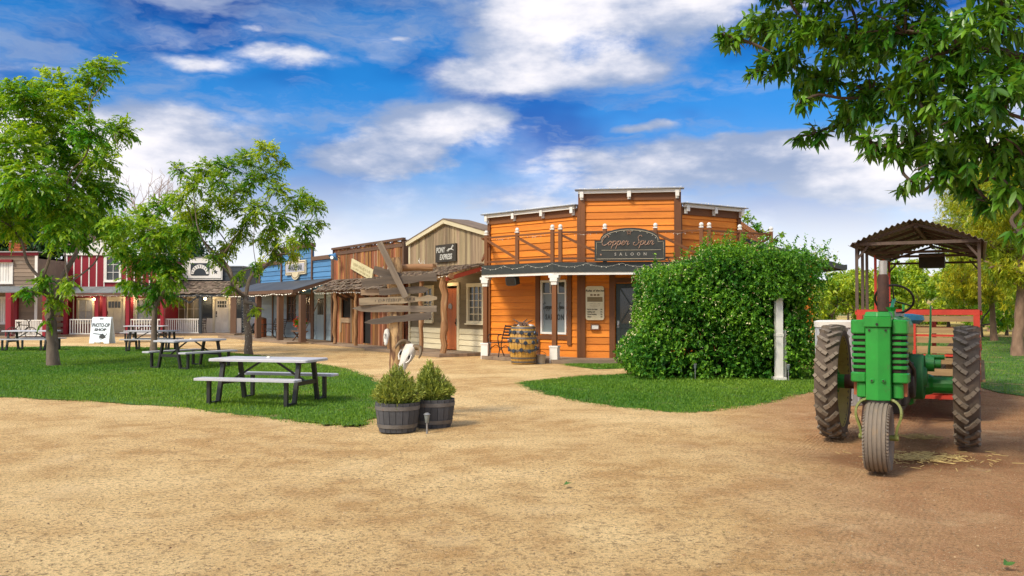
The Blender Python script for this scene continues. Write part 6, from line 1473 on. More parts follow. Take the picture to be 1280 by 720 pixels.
# bits lying about
m_straw = surf('straw_blades', (.55, .42, .16), (.42, .30, .11), rough=.8, bump=0, island=.3)
def straw(px, py, rx, ry, n, seed):
    gx, gy = G(px, py); rd = random.Random(seed); b = MB()
    for _ in range(n):
        x, y, a, l = gx + rd.gauss(0, rx), gy + rd.gauss(0, ry), rd.uniform(0, 3.14), rd.uniform(.03, .13); b.tube([(x, y, .006 + rd.uniform(0, .012)), (x + l * math.cos(a), y + l * math.sin(a), .006 + rd.uniform(0, .02))], .0032, 4)
    return b
b = straw(1148, 572, .20, .14, 300, 1); b2 = straw(1152, 547, .14, .10, 130, 2); b3 = straw(1185, 575, .5, .3, 80, 3); o1 = len(b.v)
for bb in (b2, b3):
    o = len(b.v); b.v += bb.v; b.lc += bb.lc; b.f += [tuple(i + o for i in f_) for f_ in bb.f]
tag(b.build('straw', m_straw), 'loose straw strewn on the red dirt beside the tractor', 'straw', kind='stuff')
rd = random.Random(31); b = MB()
for _ in range(420):
    y = 3.2 * (14 / 3.2) ** rd.random(); x = rd.uniform(-.6, .6) * y; a, l = rd.uniform(0, 6.28), rd.uniform(.012, .045); w_ = rd.uniform(.1, .35) * l; c_, s_ = math.cos(a), math.sin(a); z = .004
    b.add([(x, y, z), (x + c_ * l * .5 - s_ * w_, y + s_ * l * .5 + c_ * w_, z + rd.uniform(.002, .012)), (x + c_ * l, y + s_ * l, z + .003), (x + c_ * l * .5 + s_ * w_, y + s_ * l * .5 - c_ * w_, z + rd.uniform(.001, .006))], [(0, 1, 2, 3)])
tag(b.build('leaf_litter', surf('dry_leaf_litter', (.30, .19, .07), (.16, .10, .045), rough=.8, bump=0, island=.45, hue=.03), recalc=False), 'dry leaf scraps and twigs scattered over the yard', 'leaf litter', kind='stuff')
m_fallen = leafmat('fallen_leaf', (.05, .13, .02), (.08, .17, .03), trans=.1)
for px_, py_, l in ((704, 607, 'single green leaf fallen on the middle of the sandy yard'), (1253, 708, 'single green leaf fallen at the right front corner of the drive')):
    gx, gy = G(px_, py_); V, Q = leaves(np.array([[0, 0, .012], [0.01, 0, .016]]), nrm(np.array([[1.0, .3, .1], [.3, 1, .15]])), nrm(np.array([[-.3, 1, .3], [1, -.3, .3]])), .075, .035, -.1, .2)
    o = fast_mesh('fallen_leaf', V, Q, m_fallen, None, np.full(12, .4)); o.location = (gx, gy, .004); tag(o, l, 'leaf')
# ================================================================ tractor
m_jgreen = surf('worn_green_paint', (.018, .27, .032), (.013, .19, .025), rough=.36, scale=3, grain=1, island=.05, bump=.05, bscale=14, coat=.3, spots=(.075, .10, .045), spot_lo=.60, spot_hi=.74, spot_scale=9)
m_jdark = surf('dull_dark_green', (.014, .13, .03), (.010, .085, .02), rough=.55, scale=4, island=.05, bump=.1, spots=(.03, .05, .03), spot_lo=.6, spot_hi=.8)
m_yellow = surf('dull_yellow_paint', (.42, .33, .07), (.30, .22, .06), rough=.55, scale=4, island=.03, bump=.1, spots=(.20, .09, .03), spot_lo=.58, spot_hi=.72)
m_ygreen = surf('yellow_green_fork', (.21, .23, .045), (.13, .15, .04), rough=.5, scale=5, island=.03, bump=.1, spots=(.18, .10, .04), spot_lo=.58, spot_hi=.72)
m_tyre = surf('dusty_tyre', (.085, .066, .048), (.135, .10, .07), rough=.85, scale=5, island=.0, bump=.3, bscale=60, spots=(.20, .13, .08), spot_lo=.60, spot_hi=.78, spot_scale=7)
m_lug = surf('dusty_lug', (.155, .128, .095), (.22, .175, .125), rough=.85, scale=6, island=.15, bump=.25, spots=(.24, .17, .11), spot_lo=.58, spot_hi=.75)
m_ftyre = surf('grey_front_tyre', (.155, .132, .105), (.22, .175, .125), rough=.85, scale=6, island=0, bump=.2, spots=(.26, .17, .09), spot_lo=.58, spot_hi=.74)
m_engine = surf('oily_engine', (.022, .022, .020), (.05, .04, .03), rough=.55, scale=7, island=.1, bump=.3)
m_rust = surf('rusty_pipe', (.085, .036, .022), (.04, .02, .015), rough=.75, scale=7, island=.05, bump=.35)
m_rustred = surf('rusty_side_panel', (.36, .10, .03), (.22, .07, .03), rough=.6, scale=6, island=.05, bump=.15)
m_silver = surf('galvanised_stub', (.55, .54, .50), (.40, .38, .35), rough=.35, metal=.7, bump=.1)
m_cushion = surf('teal_cushion', (.045, .25, .25), (.05, .22, .42), rough=.5, scale=3, island=0, bump=.1)
HD = Vector((-.477, -.879, 0)).normalized(); AZ = math.atan2(HD.y, HD.x)
TR = thing('tractor', 'old green row-crop tractor with single front wheel and tall lugged rear tyres', 'tractor', (4.60, 10.50, 0), AZ)
def rear_wheel(y, out):
    RR, W = .695, .140
    b = MB(); b.lathe([(.545, -W * .72), (.58, -W * .9), (.625, -W * .92), (.652, -W * .66), (.662, 0), (.652, W * .66), (.625, W * .92), (.58, W * .9), (.545, W * .72), (.535, 0)], (0, y, RR), 48, 'y', True); ty = b.build('tyre', m_tyre, TR, smooth=True)
    b = MB(); n = 23
    for i in range(n):
        for sd in (-1, 1):
            a0 = 2 * math.pi * (i + (.5 if sd > 0 else 0)) / n; prev = None
            for k, (da, yy, r_, w_, h_) in enumerate(((0, -.012, .664, .045, .062), (.055, .045, .663, .042, .062), (.13, .090, .656, .040, .062), (.18, .118, .642, .038, .062))):
                p = Vector((math.cos(a0 + da) * r_, y + sd * yy, RR + math.sin(a0 + da) * r_)); u = Vector((math.cos(a0 + da), 0, math.sin(a0 + da)))
                if prev: b.bar(prev[0], p, prev[2], prev[3], prev[1], w_, h_)
                prev = (p, u, w_, h_)
    b.build('tread_lugs', m_lug, ty)
    b = MB(); b.lathe([(.545, -W * .70), (.555, -W * .8), (.555, W * .8), (.545, W * .70), (.515, out * .05 + .015), (.36, out * .07 + .012), (.16, out * .03 + .012), (.08, out * .03 + .012), (.08, out * .03 - .012), (.16, out * .03 - .012), (.36, out * .07 - .012), (.515, out * .05 - .015)], (0, y, RR), 40, 'y', True)
    rim = b.build('rim', m_yellow, ty, smooth=True)
    b = MB(); b.cyl((0, y - out * .16, RR), (0, y + out * .05, RR), .085); [b.cyl((math.cos(a) * .12, y - out * .06, RR + math.sin(a) * .12), (math.cos(a) * .12, y + out * .06, RR + math.sin(a) * .12), .016, n=6) for a in [math.pi * i / 4 for i in range(8)]]; b.build('hub', m_jgreen, ty, smooth=True)
rear_wheel(-.73, -1); rear_wheel(.73, 1)
# axle housing
b = MB(); b.tube([(0, .18, .695), (0, .34, .695), (0, .38, .695), (0, .60, .695)], [.15, .12, .10, .10], 14); b.box(-.1, .1, .585, .625, .57, .82); b.box(-.13, .13, .2, .26, .55, .84); b.build('axle', m_jgreen, TR)
b = MB(); b.tube([(0, -.60, .695), (0, -.2, .695)], [.085, .10], 14); b.build('axle', m_rust, TR, smooth=True)
# transmission, engine, frame
b = MB(); b.box(-.30, .55, -.20, .20, .50, 1.0); b.box(-.25, .1, -.24, .24, .55, .92); b.box(.0, .5, -.16, .16, 1.0, 1.14); b.build('transmission_case', m_jgreen, TR, bevel=.02)
b = MB(); b.box(.55, 1.75, -.17, .17, .52, 1.12); b.cyl((1.1, -.26, .80), (1.1, .26, .80), .17); b.cyl((1.45, -.22, .85), (1.45, .22, .85), .11); b.box(1.0, 1.7, -.21, .21, .60, .74); b.box(.7, 1.7, .17, .23, .88, 1.0); b.tube([(1.6, .2, 1.1), (1.3, .26, .95), (1.0, .24, .7)], .025, 6); b.build('engine', m_engine, TR, bevel=.012)
b = MB(); b.lathe([(.0, .15), (.10, .15), (.12, .16), (.235, .16), (.25, .175), (.25, .31), (.235, .325), (.12, .31), (.09, .35), (.0, .35)], (.66, 0, .83), 32, 'y', caps=False); b.build('flywheel', m_jdark, TR, smooth=True)
b = MB(); b.cyl((.05, .30, 1.02), (.05, .50, 1.02), .03); b.cyl((.2, .24, .95), (.2, .4, .95), .09); b.cyl((.2, .4, .95), (.2, .47, .95), .05); b.build('side_shaft', m_jgreen, TR, smooth=True)
# hood and tank
hood = [(-.205, 1.12), (-.205, 1.40), (-.17, 1.475), (-.09, 1.50), (.09, 1.50), (.17, 1.475), (.205, 1.40), (.205, 1.12)]
b = MB(Matrix.Rotation(R(90), 4, 'Z')); b.prism(hood, -1.98, -.50); ho = b.build('hood', m_jgreen, TR)
b = MB(); b.box(1.55, 1.98, .206, .212, 1.0, 1.42); b.box(1.55, 1.98, -.212, -.206, 1.0, 1.42); b.box(1.85, 1.97, -.245, .245, .72, 1.42); b.build('side_panel', m_rustred, TR)
b = MB(); b.box(.62, .98, -.12, .12, 1.503, 1.53); b.cyl((.8, 0, 1.53), (.8, 0, 1.57), .05); b.build('tank_cap', m_tin, ho)
# radiator nose: raised centre panel, louvred sides over a dark screen
b = MB(); z0, z1 = .70, 1.545
def nose(x, half, z0, z1, xs): return [(x, -half, z0), (x, half, z0), (x, half, z1), (x, -half, z1)]
c0, c1 = .108, .125
def extr(b, prof, za, zb, sc=1.0):   # plan outline (x,y) extruded upward
    n = len(prof); cx_ = sum(p[0] for p in prof) / n
    vs = [(x, y, za) for x, y in prof] + [((x - cx_) * sc + cx_, y * sc, zb) for x, y in prof]
    b.add(vs, [tuple(range(n)), tuple(range(2 * n - 1, n - 1, -1))] + [(i, (i + 1) % n, n + (i + 1) % n, n + i) for i in range(n)])
b = MB(); extr(b, [(1.99, -.118), (2.155, -.112), (2.195, 0), (2.155, .112), (1.99, .118)], .69, 1.405); extr(b, [(1.95, -.128), (2.175, -.124), (2.215, 0), (2.175, .124), (1.95, .128)], 1.406, 1.505); extr(b, [(1.95, -.128), (2.175, -.124), (2.215, 0), (2.175, .124), (1.95, .128)], 1.505, 1.555, .86)
b.cyl((2.165, .052, .885), (2.195, .052, .885), .022, n=10); b.cyl((2.165, -.052, .885), (2.195, -.052, .885), .022, n=10)
no = b.build('radiator_nose', m_jgreen, TR, bevel=.006)
b = MB(); [b.cyl((2.14, sy * .075, 1.375), (2.183, sy * .075, 1.375), .011, n=8) for sy in (-1, 1)]; b.cyl((2.18, 0, 1.435), (2.222, 0, 1.435), .013, n=8); [b.cyl((2.19, sy * .052, .885), (2.199, sy * .052, .885), .010, n=8) for sy in (-1, 1)]; b.build('bolt', m_iron, no)
side = lambda sy, k=0: [(1.9, sy * .12), (2.06 + k, sy * .12), (2.06 + k, sy * (.205)), (2.035 + k, sy * (.243 + k)), (1.99, sy * (.256 + k)), (1.9, sy * (.256 + k))]
for sy in (-1, 1):
    b = MB(); extr(b, side(sy, .012), 1.335, 1.475); b.build('grille_cap', m_jgreen, no, bevel=.012)
    b = MB(); extr(b, side(sy, .016), .855, .955); b.build('grille_base', m_jgreen, no, bevel=.012)
    b = MB(); extr(b, [(1.9, sy * .12), (2.04, sy * .12), (2.04, sy * .18), (2.01, sy * .215), (1.9, sy * .215)], .70, .853)
    b.build('lower_skirt', m_jgreen, no, bevel=.012)
    b = MB(); extr(b, [(1.9, sy * .12), (2.046, sy * .12), (2.046, sy * .198), (2.024, sy * .233), (1.98, sy * .247), (1.9, sy * .247)], .956, 1.334); b.build('grille_screen', m_dark, no)
    b = MB()
    for i in range(6): zz = .99 + i * .0585; extr(b, side(sy, .004), zz, zz + .033)
    b.build('louvre', m_jgreen, no, bevel=.005)
    b = MB()
    for i in range(9):
        yy = sy * (.128 + i * .0085); b.box(2.047, 2.050, yy - .0015, yy + .0015, .957, 1.333, 'z')
    b.build('grille_wire', m_rust, no)
# single front wheel and its fork
FX = 2.15; FR = .333
b = MB(); b.lathe([(.19, -.08), (.22, -.108), (.28, -.118), (.312, -.104), (.327, -.06), (.331, 0), (.327, .06), (.312, .104), (.28, .118), (.22, .108), (.19, .08), (.18, 0)], (FX, 0, FR), 44, 'y', True); ft = b.build('front_tyre', m_ftyre, TR, smooth=True)
b = MB()
for yy in (-.078, -.04, 0, .04, .078):
    r_ = .3255 if abs(yy) > .06 else .330; b.lathe([(r_, yy - .0145), (r_ + .008, yy - .012), (r_ + .008, yy + .012), (r_, yy + .0145), (r_ - .006, yy)], (FX, 0, FR), 64, 'y', True)
for i in range(60):
    a = 2 * math.pi * i / 60
    for sy in (-1, 1):
        p = Vector((FX + math.cos(a) * .317, sy * .096, FR + math.sin(a) * .317)); q_ = Vector((FX + math.cos(a + .03) * .300, sy * .112, FR + math.sin(a + .03) * .300)); b.bar(p, q_, .018, .016, (math.cos(a), 0, math.sin(a)))
b.build('tread_rib', m_ftyre, ft)
b = MB(); b.lathe([(.19, -.075), (.20, -.08), (.20, .08), (.19, .075), (.17, .02), (.05, .03), (.05, -.03), (.17, -.02)], (FX, 0, FR), 30, 'y', True); b.build('front_rim', m_rust, ft, smooth=True)
for sy in (-1, 1):
    b = MB(); pts = smooth_pts([(FX - .06, sy * .06, .682), (FX - .04, sy * .15, .68), (FX - .02, sy * .20, .62), (FX, sy * .205, .54), (FX, sy * .17, .43), (FX, sy * .155, .34)], 4)
    for p, q_ in zip(pts[:-1], pts[1:]): b.bar(p, q_, .055, .022, (0, sy, .3))
    b.cyl((FX, sy * .10, FR), (FX, sy * .18, FR), .028, n=12); b.build('fork_arm', m_ygreen, TR)
b = MB(); b.box(1.9, 2.1, -.17, .17, .655, .688); b.cyl((2.05, 0, .64), (2.05, 0, .70), .13); b.build('pedestal', m_engine, TR)
b = MB(); b.tube([(1.9, -.12, .62), (1.9, -.12, .45)], [.055, .07], 10); b.build('oil_cup', m_rust, TR)
# exhaust, steering, seat, levers
b = MB(); b.tube([(1.40, -.02, 1.48), (1.40, -.02, 1.55), (1.40, -.02, 1.56), (1.40, -.02, 1.92), (1.40, -.02, 1.95)], [.04, .042, .058, .056, .038], 16); mu = b.build('exhaust_muffler', m_rust, TR, smooth=True)
b = MB(); b.tube([(1.40, -.02, 1.94), (1.40, -.02, 2.09)], [.040, .042], 16, caps=False); b.tube([(1.40, -.02, 2.085), (1.40, -.02, 1.94)], [.035, .035], 16, caps=False); b.build('exhaust_stub', m_silver, mu, smooth=True)
b = MB(); b.tube([(1.62, .08, 1.45), (1.62, .08, 1.56), (1.62, .08, 1.6)], [.03, .03, .06], 10); b.build('air_intake', m_jgreen, TR)
wc = Vector((.42, .0, 1.69)); nx_ = Vector((-.78, 0, .62)).normalized(); ax = Vector((0, 1, 0)); ay = nx_.cross(ax)
b = MB(); b.tube([wc + (ax * math.cos(a) + ay * math.sin(a)) * .205 for a in [2 * math.pi * i / 32 for i in range(32)]], .0135, 8, closed=True)
for i in range(3): a = 2 * math.pi * i / 3 + .5; b.tube([wc - nx_ * .03, wc + (ax * math.cos(a) + ay * math.sin(a)) * .2], .009, 6)
b.build('steering_wheel', m_iron, TR, smooth=True)
b = MB(); b.tube([wc, (1.15, 0, 1.47)], .02, 8); b.tube([(.62, -.05, 1.42), (.6, -.05, 1.62)], .018, 6); b.box(.5, .7, -.15, .15, 1.38, 1.44); b.build('steering_column', m_jgreen, TR)
b = MB(); b.lathe([(.0, .0), (.20, .0), (.255, .045), (.24, .10), (.12, .12), (.0, .118)], (-.32, .02, 1.40), 22, 'z', caps=False); se = b.build('seat', m_cushion, TR, smooth=True)
b = MB(); b.tube(smooth_pts([(-.5, .02, 1.42), (-.55, .02, 1.56), (-.56, .02, 1.64)], 3), .016, 6); b.bar((-.3, .02, 1.0), (-.32, .02, 1.40), .07, .05, (1, 0, 0)); b.build('seat_bracket', m_jgreen, TR)
b = MB(); b.tube([(-.02, .32, .9), (-.10, .345, 1.30), (-.14, .35, 1.62)], [.017, .013, .011], 7); b.build('hand_lever', m_jgreen, TR, smooth=True)
b = MB(); b.bar((-.35, 0, .42), (-1.1, 0, .42), .09, .035); b.bar((-.3, -.15, .46), (-.3, .15, .46), .08, .05); b.build('drawbar', m_jgreen, TR)

# ================================================================ red hay-ride wagon with a tin roof
m_wred = surf('wagon_red_paint', (.50, .045, .022), (.36, .035, .018), rough=.5, scale=4, grain=.3, island=.10, bump=.15, spots=(.20, .05, .03), spot_lo=.62, spot_hi=.78)
m_wpost = surf('brown_iron_post', (.11, .075, .055), (.075, .05, .038), rough=.65, scale=6, grain=.3, island=.1, bump=.2)
m_slat = surf('weathered_wagon_slat', (.36, .235, .105), (.20, .13, .06), rough=.8, scale=4, grain=.1, island=.28, bump=.45, spots=(.18, .13, .08), spot_lo=.58, spot_hi=.72)
m_corr = surf('rusted_corrugated_tin', (.23, .20, .165), (.14, .12, .10), rough=.6, scale=4, grain=1, island=0, bump=.15, metal=.25, spots=(.17, .11, .065), spot_lo=.52, spot_hi=.68, spot_scale=3)
WL, WW = 5.3, 1.60; cfr = Vector((5.79, 12.60, 0)); HW = Vector((-.470, -.883, 0)).normalized(); AZW = math.atan2(HW.y, HW.x); wcn = cfr - HW * (WL / 2)
WG = thing('hay_wagon', 'red hay-ride wagon with slatted sides and a rusty corrugated roof', 'wagon', (wcn.x, wcn.y, 0), AZW)
hx, hy = WL / 2, WW / 2
b = MB(); b.box(-hx, hx, -hy, hy, .50, .56); [b.box(-hx, hx, s_ * .45 - .05, s_ * .45 + .05, .36, .499) for s_ in (-1, 1)]; b.box(hx - .02, hx + .04, -hy, hy, .40, .52); b.box(-hx - .04, -hx + .02, -hy, hy, .40, .52); b.build('chassis', m_wred, WG)
b = MB(); y = -hy + .02
while y < hy - .05: b.box(-hx + .03, hx - .03, y, y + .14, .562, .59); y += .15
b.build('floor', m_slat, WG)
slz = [(1.395, 1.475), (1.225, 1.305), (1.09, 1.165), (.955, 1.05), (.79, .88), (.63, .735)]
b = MB(); random.seed(5)
for z0_, z1_ in slz: b.box(hx - .005, hx + .022, -hy + .03, hy - .03, z0_ + random.uniform(-.008, .008), z1_ + random.uniform(-.008, .008), 'y')
b.build('front_slats', m_slat, WG)
for end in (1, -1):
    b = MB(); x = end * hx; b.box(x - .03, x + .03, -hy, hy, 1.49, 1.565); b.box(x - .02, x + .02, -hy, hy, 1.185, 1.215); b.box(x - .02, x + .02, -hy, hy, .905, .935); b.build('end_rail', m_wred, WG)
    for yy in (-hy + .04, .0 if end < 0 else -.05, hy - .04): b = MB(); b.box(x + .023 * end - .025, x + .023 * end + .03, yy - .04, yy + .04, .565, 1.488, 'z'); b.build('end_post', m_wred, WG)
for sy in (-1, 1):
    b = MB(); yy = sy * hy; b.box(-hx + .03, hx - .03, yy - .03, yy + .03, 1.49, 1.55); b.box(-hx + .03, hx - .03, yy - .02, yy + .02, 1.0, 1.04); b.build('side_rail', m_wred, WG)
    b = MB(); [b.box(-hx + .03, hx - .03, yy - .012, yy + .012, z_, z_ + .10, 'x') for z_ in (.62, .80, 1.08, 1.26)]; b.build('side_slats', m_slat, WG)
    # bench along each side
    b = MB(); b.box(-hx + .2, hx - .2, yy * .62 - .16, yy * .62 + .16, .95, .99); [b.box(x - .03, x + .03, yy * .62 - .14, yy * .62 + .14, .592, .949, 'z') for x in (-hx + .4, 0, hx - .4)]; b.build('bench', m_slat, WG)
    for k, x in enumerate((hx - .03, hx - .75, hx - 1.35, 0, -hx + 1.2, -hx + .03)):
        b = MB(); b.box(x - .021, x + .021, yy - .021, yy + .021, 1.552, 2.50, 'z'); b.build('roof_post', m_wpost if (k < 3) else m_wred, WG)
        if k in (0, 5): b = MB(); b.bar((x, yy, 2.30), (x, yy * .78, 2.52), .03, .03); b.bar((x, yy, 2.30), (x - .3 * (1 if k == 0 else -1), yy, 2.47), .03, .03); b.build('post_brace', m_wpost, WG)
# roof frame: eave rails, end ties, rafters
zr, za = 2.53, 2.83
b = MB()
for sy in (-1, 1): b.box(-hx - .05, hx + .05, sy * hy - .03, sy * hy + .03, 2.502, 2.555)
for x in (hx, hx - 1.35, 0, -hx): b.box(x - .025, x + .025, -hy, hy, 2.45 if x < hx else 2.505, 2.49 if x < hx else 2.55)
for x in (hx - .02, hx - .9, hx - 1.8, 0, -hx + 1.3, -hx + .02):
    for sy in (-1, 1): b.bar((x, sy * hy, zr), (x, 0, za - .035), .04, .04)
b.box(-hx, hx, -.025, .025, za - .09, za - .04); b.build('roof_frame', m_wpost, WG)
b = MB(); b.box(-hx + .3, -hx + .75, -.22, .22, 2.35, 2.62); b.build('dark_box', m_engine, WG)
# corrugated sheets
ys = np.linspace(-hy - .10, hy + .10, 131); top = []; amp = .016
for yv in ys: zz = za - (za - zr) * (abs(yv) / hy) ** 1.3 + .01 + amp * math.cos(2 * math.pi * yv / .076); top.append((yv, zz + .012))
xs_ = [-hx - .14 + (WL + .28) * i / 6 for i in range(7)]; b = MB(); n = len(top)
vs = [(x, yv, zz) for x in xs_ for yv, zz in top] + [(x, yv, zz - .005) for x in xs_ for yv, zz in top]; off2 = len(xs_) * n; fs = []
for i in range(len(xs_) - 1):
    for k in range(n - 1):
        fs.append((i * n + k, i * n + k + 1, (i + 1) * n + k + 1, (i + 1) * n + k)); fs.append((off2 + (i + 1) * n + k, off2 + (i + 1) * n + k + 1, off2 + i * n + k + 1, off2 + i * n + k))
for i in (0, len(xs_) - 1): fs += [(i * n + k, i * n + k + 1, off2 + i * n + k + 1, off2 + i * n + k) for k in range(n - 1)]
b.add(vs, fs); b.build('corrugated_roof', m_corr, WG, smooth=True)
for x in (hx - .8, -hx + .9):
    for sy in (-1, 1):
        b = MB(); b.lathe([(.2, -.06), (.27, -.08), (.305, -.05), (.31, 0), (.305, .05), (.27, .08), (.2, .06)], (x, sy * (hy - .12), .31), 28, 'y', True); w = b.build('wheel', m_tyre, WG, smooth=True)
        b = MB(); b.lathe([(.02, -.06), (.2, -.05), (.2, .05), (.02, .06)], (x, sy * (hy - .12), .31), 20, 'y'); b.build('rim', m_wred, w)
    b = MB(); b.cyl((x, -hy + .1, .31), (x, hy - .1, .31), .035); b.box(x - .05, x + .05, -.5, .5, .30, .37); b.build('axle', m_wred, WG)
b = MB(); b.bar((hx, 0, .42), (hx + 1.15, 0, .44), .09, .07); b.bar((hx, -.4, .42), (hx + .6, 0, .43), .05, .05); b.bar((hx, .4, .42), (hx + .6, 0, .43), .05, .05); b.build('tongue', m_wred, WG)
b = MB(); b.bar((hx + .10, -.45, .34), (hx + .10, .5, .34), .10, .05); b.bar((hx + .1, .3, .30), (hx + .1, .3, .46), .05, .05); b.build('step_bar', m_wred, WG)
# pale storage tank standing left of the wagon
t = thing('storage_tank', 'pale grey upright storage tank standing left of the red wagon', 'tank', (5.50, 14.7, 0))
b = MB(); b.lathe([(.0, 0), (.40, 0), (.41, .03), (.41, 1.30), (.0, 1.30)], n=32, caps=False)
for i in range(20): a = 2 * math.pi * i / 20; b.bar((math.cos(a) * .412, math.sin(a) * .412, .05), (math.cos(a) * .412, math.sin(a) * .412, 1.28), .03, .012, (math.cos(a), math.sin(a), 0))
b.build('drum', surf('pale_grey_tank', (.48, .49, .50), (.36, .37, .39), rough=.45, bump=.1, island=0, spots=(.28, .24, .2), spot_lo=.62, spot_hi=.75), t, smooth=True)
b = MB(); b.lathe([(.43, 1.27), (.44, 1.36), (.38, 1.38), (.0, 1.39)], n=32, caps=False); b.build('lid', m_white, t, smooth=True)
# ================================================================ trees
m_bark = surf('grey_brown_bark', (.20, .155, .115), (.11, .08, .06), rough=.9, scale=7, grain=.35, island=0, bump=.9, bscale=18, spots=(.28, .25, .21), spot_lo=.58, spot_hi=.72)
m_barkdark = surf('dark_limb_bark', (.11, .075, .05), (.06, .042, .03), rough=.9, scale=8, grain=.35, island=0, bump=.7, bscale=22)
m_pist = leafmat('feather_leaf', (.070, .26, .013), (.35, .50, .03), trans=.5, hue=.02, val=.35)
m_pist2 = leafmat('feather_leaf_yellower', (.095, .27, .013), (.39, .50, .03), trans=.5, hue=.02, val=.35)
m_big = leafmat('glossy_long_leaf', (.036, .145, .012), (.14, .30, .022), trans=.32, hue=.015, val=.35, rough=.3)
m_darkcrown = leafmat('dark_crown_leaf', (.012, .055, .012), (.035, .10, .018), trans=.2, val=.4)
m_gold = leafmat('yellow_needle', (.17, .30, .02), (.56, .54, .03), trans=.45, hue=.02, val=.4, tcol=(1.4, 1.2, .4))
m_bush = leafmat('bright_bush_leaf', (.16, .32, .018), (.42, .50, .035), trans=.38, hue=.02, val=.35)
def B3(px, py, D): return Vector((XA(px, D), D, ZA(py, D)))
T1 = [(130, 82, 17), (112, 98, 20), (62, 105, 24), (22, 115, 24), (-15, 130, 32), (45, 140, 34), (85, 125, 24), (72, 172, 36), (20, 182, 36), (112, 165, 26), (152, 160, 18), (125, 197, 22), (90, 218, 34), (40, 228, 40), (-5, 240, 38), (128, 240, 26), (82, 262, 34), (30, 262, 30), (118, 276, 22), (146, 276, 18), (74, 290, 22), (14, 284, 20), (100, 300, 15), (52, 350, 11), (34, 364, 10), (70, 374, 11), (86, 354, 11), (140, 300, 14), (60, 402, 6), (-30, 190, 36), (-35, 262, 30)]
D1 = 24.1
tree('shade_tree', 'tallest feathery green tree at the left, its forked trunk by the grey shop', 'tree', (*G(67, 457), 0), B3(63, 372, D1), px_blobs(T1, D1, 1.7, 1), .16, ('pinnate', .36, 6, .135, .052, .2), m_pist, m_bark, dens=32, group='young feathery trees on the lawn', trunk_pts=[B3(66, 420, D1), B3(63, 395, D1)], seed=11)
T2 = [(205, 255, 16), (180, 268, 18), (160, 288, 22), (195, 292, 24), (225, 288, 18), (238, 272, 12), (175, 322, 24), (205, 327, 24), (226, 312, 13), (165, 352, 16), (196, 362, 17), (214, 347, 16), (236, 294, 12), (152, 312, 15), (186, 384, 9), (216, 372, 8)]
D2_ = 31.0
tree('shade_tree', 'shortest feathery tree, in the middle of the lawn behind the picnic tables', 'tree', (*G(193, 441), 0), B3(194, 385, D2_), px_blobs(T2, D2_, 1.3, 2), .125, ('pinnate', .36, 6, .14, .055, .22), m_pist, m_bark, dens=28, group='young feathery trees on the lawn', trunk_pts=[B3(193, 415, D2_)], seed=12)
T3 = [(330, 186, 17), (306, 197, 15), (286, 206, 16), (255, 211, 18), (222, 211, 11), (240, 230, 16), (275, 226, 16), (332, 216, 16), (351, 203, 10), (347, 235, 15), (372, 250, 19), (394, 255, 12), (400, 278, 8), (380, 285, 14), (350, 270, 15), (322, 260, 17), (290, 255, 15), (262, 276, 17), (243, 290, 11), (300, 290, 13), (332, 300, 14), (360, 300, 11), (275, 322, 11), (366, 318, 8), (290, 360, 7), (318, 385, 6), (345, 322, 8), (225, 245, 12), (232, 265, 12), (300, 237, 15), (310, 272, 13), (340, 283, 13), (270, 247, 15), (250, 262, 14), (230, 287, 12), (285, 307, 13), (345, 312, 11), (264, 320, 7), (320, 332, 9), (300, 342, 8), (380, 302, 10), (315, 222, 13)]
D3 = 29.8
tree('shade_tree', 'airy feathery tree with light-wrapped trunk before the blue shop', 'tree', (*G(311, 443), 0), B3(307, 372, D3), px_blobs(T3, D3, 1.3, 3), .14, ('pinnate', .34, 6, .125, .05, .25), m_pist2, m_bark, dens=28, group='young feathery trees on the lawn', trunk_pts=[B3(311, 420, D3), B3(308, 395, D3)], seed=13, twigs=4)
b = MB(); p0_ = Vector((*G(311, 443), 0)); rd = random.Random(4)
pts = []
for i in range(150):
    t_ = i / 150; a = i * 2.4; z = .15 + 1.75 * t_ + rd.uniform(-.04, .04); r = .185 - .03 * t_; pts.append((p0_.x + XA(308, D3) * 0 - .07 * t_ + math.cos(a) * r, p0_.y + math.sin(a) * r, z))
b.tube(pts, .002, 3); [b.ball(p, .010, 5) for p in pts[::2]]
tag(b.build('trunk_lights', m_bulb), 'string of tiny white lights wound round the trunk of the airy tree', 'string lights')
# big overhanging tree at the right
BG = [(918, 45, 20, 9), (903, 42, 10, 9), (955, 28, 36, 9), (978, 75, 32, 9), (945, 90, 12, 9.1), (1010, 30, 46, 8.5), (1030, 98, 38, 8.6), (1075, 50, 55, 8.2), (1090, 120, 42, 8.4), (1135, 40, 55, 8), (1150, 110, 50, 8), (1200, 60, 60, 7.6), (1250, 30, 55, 7), (1270, 110, 55, 7), (1212, 140, 50, 7.6), (1150, 170, 40, 8), (1062, 150, 26, 8.7), (1022, 166, 17, 8.8), (998, 172, 9, 8.8), (1092, 178, 24, 8.6), (1122, 190, 20, 8.4), (1182, 200, 40, 7.9), (1240, 190, 46, 7.3), (1285, 200, 46, 7), (1128, 236, 10, 8.6), (1140, 226, 12, 8.5), (1213, 235, 18, 7.9), (1236, 252, 20, 7.6), (1272, 245, 34, 7.2), (1277, 292, 16, 7.1), (1200, 215, 24, 7.9), (1002, 128, 14, 8.8), (1050, -45, 65, 8), (1150, -50, 75, 7.5), (1260, -60, 80, 7), (970, -35, 45, 8.6), (1345, 80, 75, 7), (1350, 220, 60, 7.2), (1420, 0, 90, 7.5), (1460, 150, 80, 8), (1060, -150, 80, 7.5), (1200, -180, 100, 7.5), (1380, -160, 100, 8)]
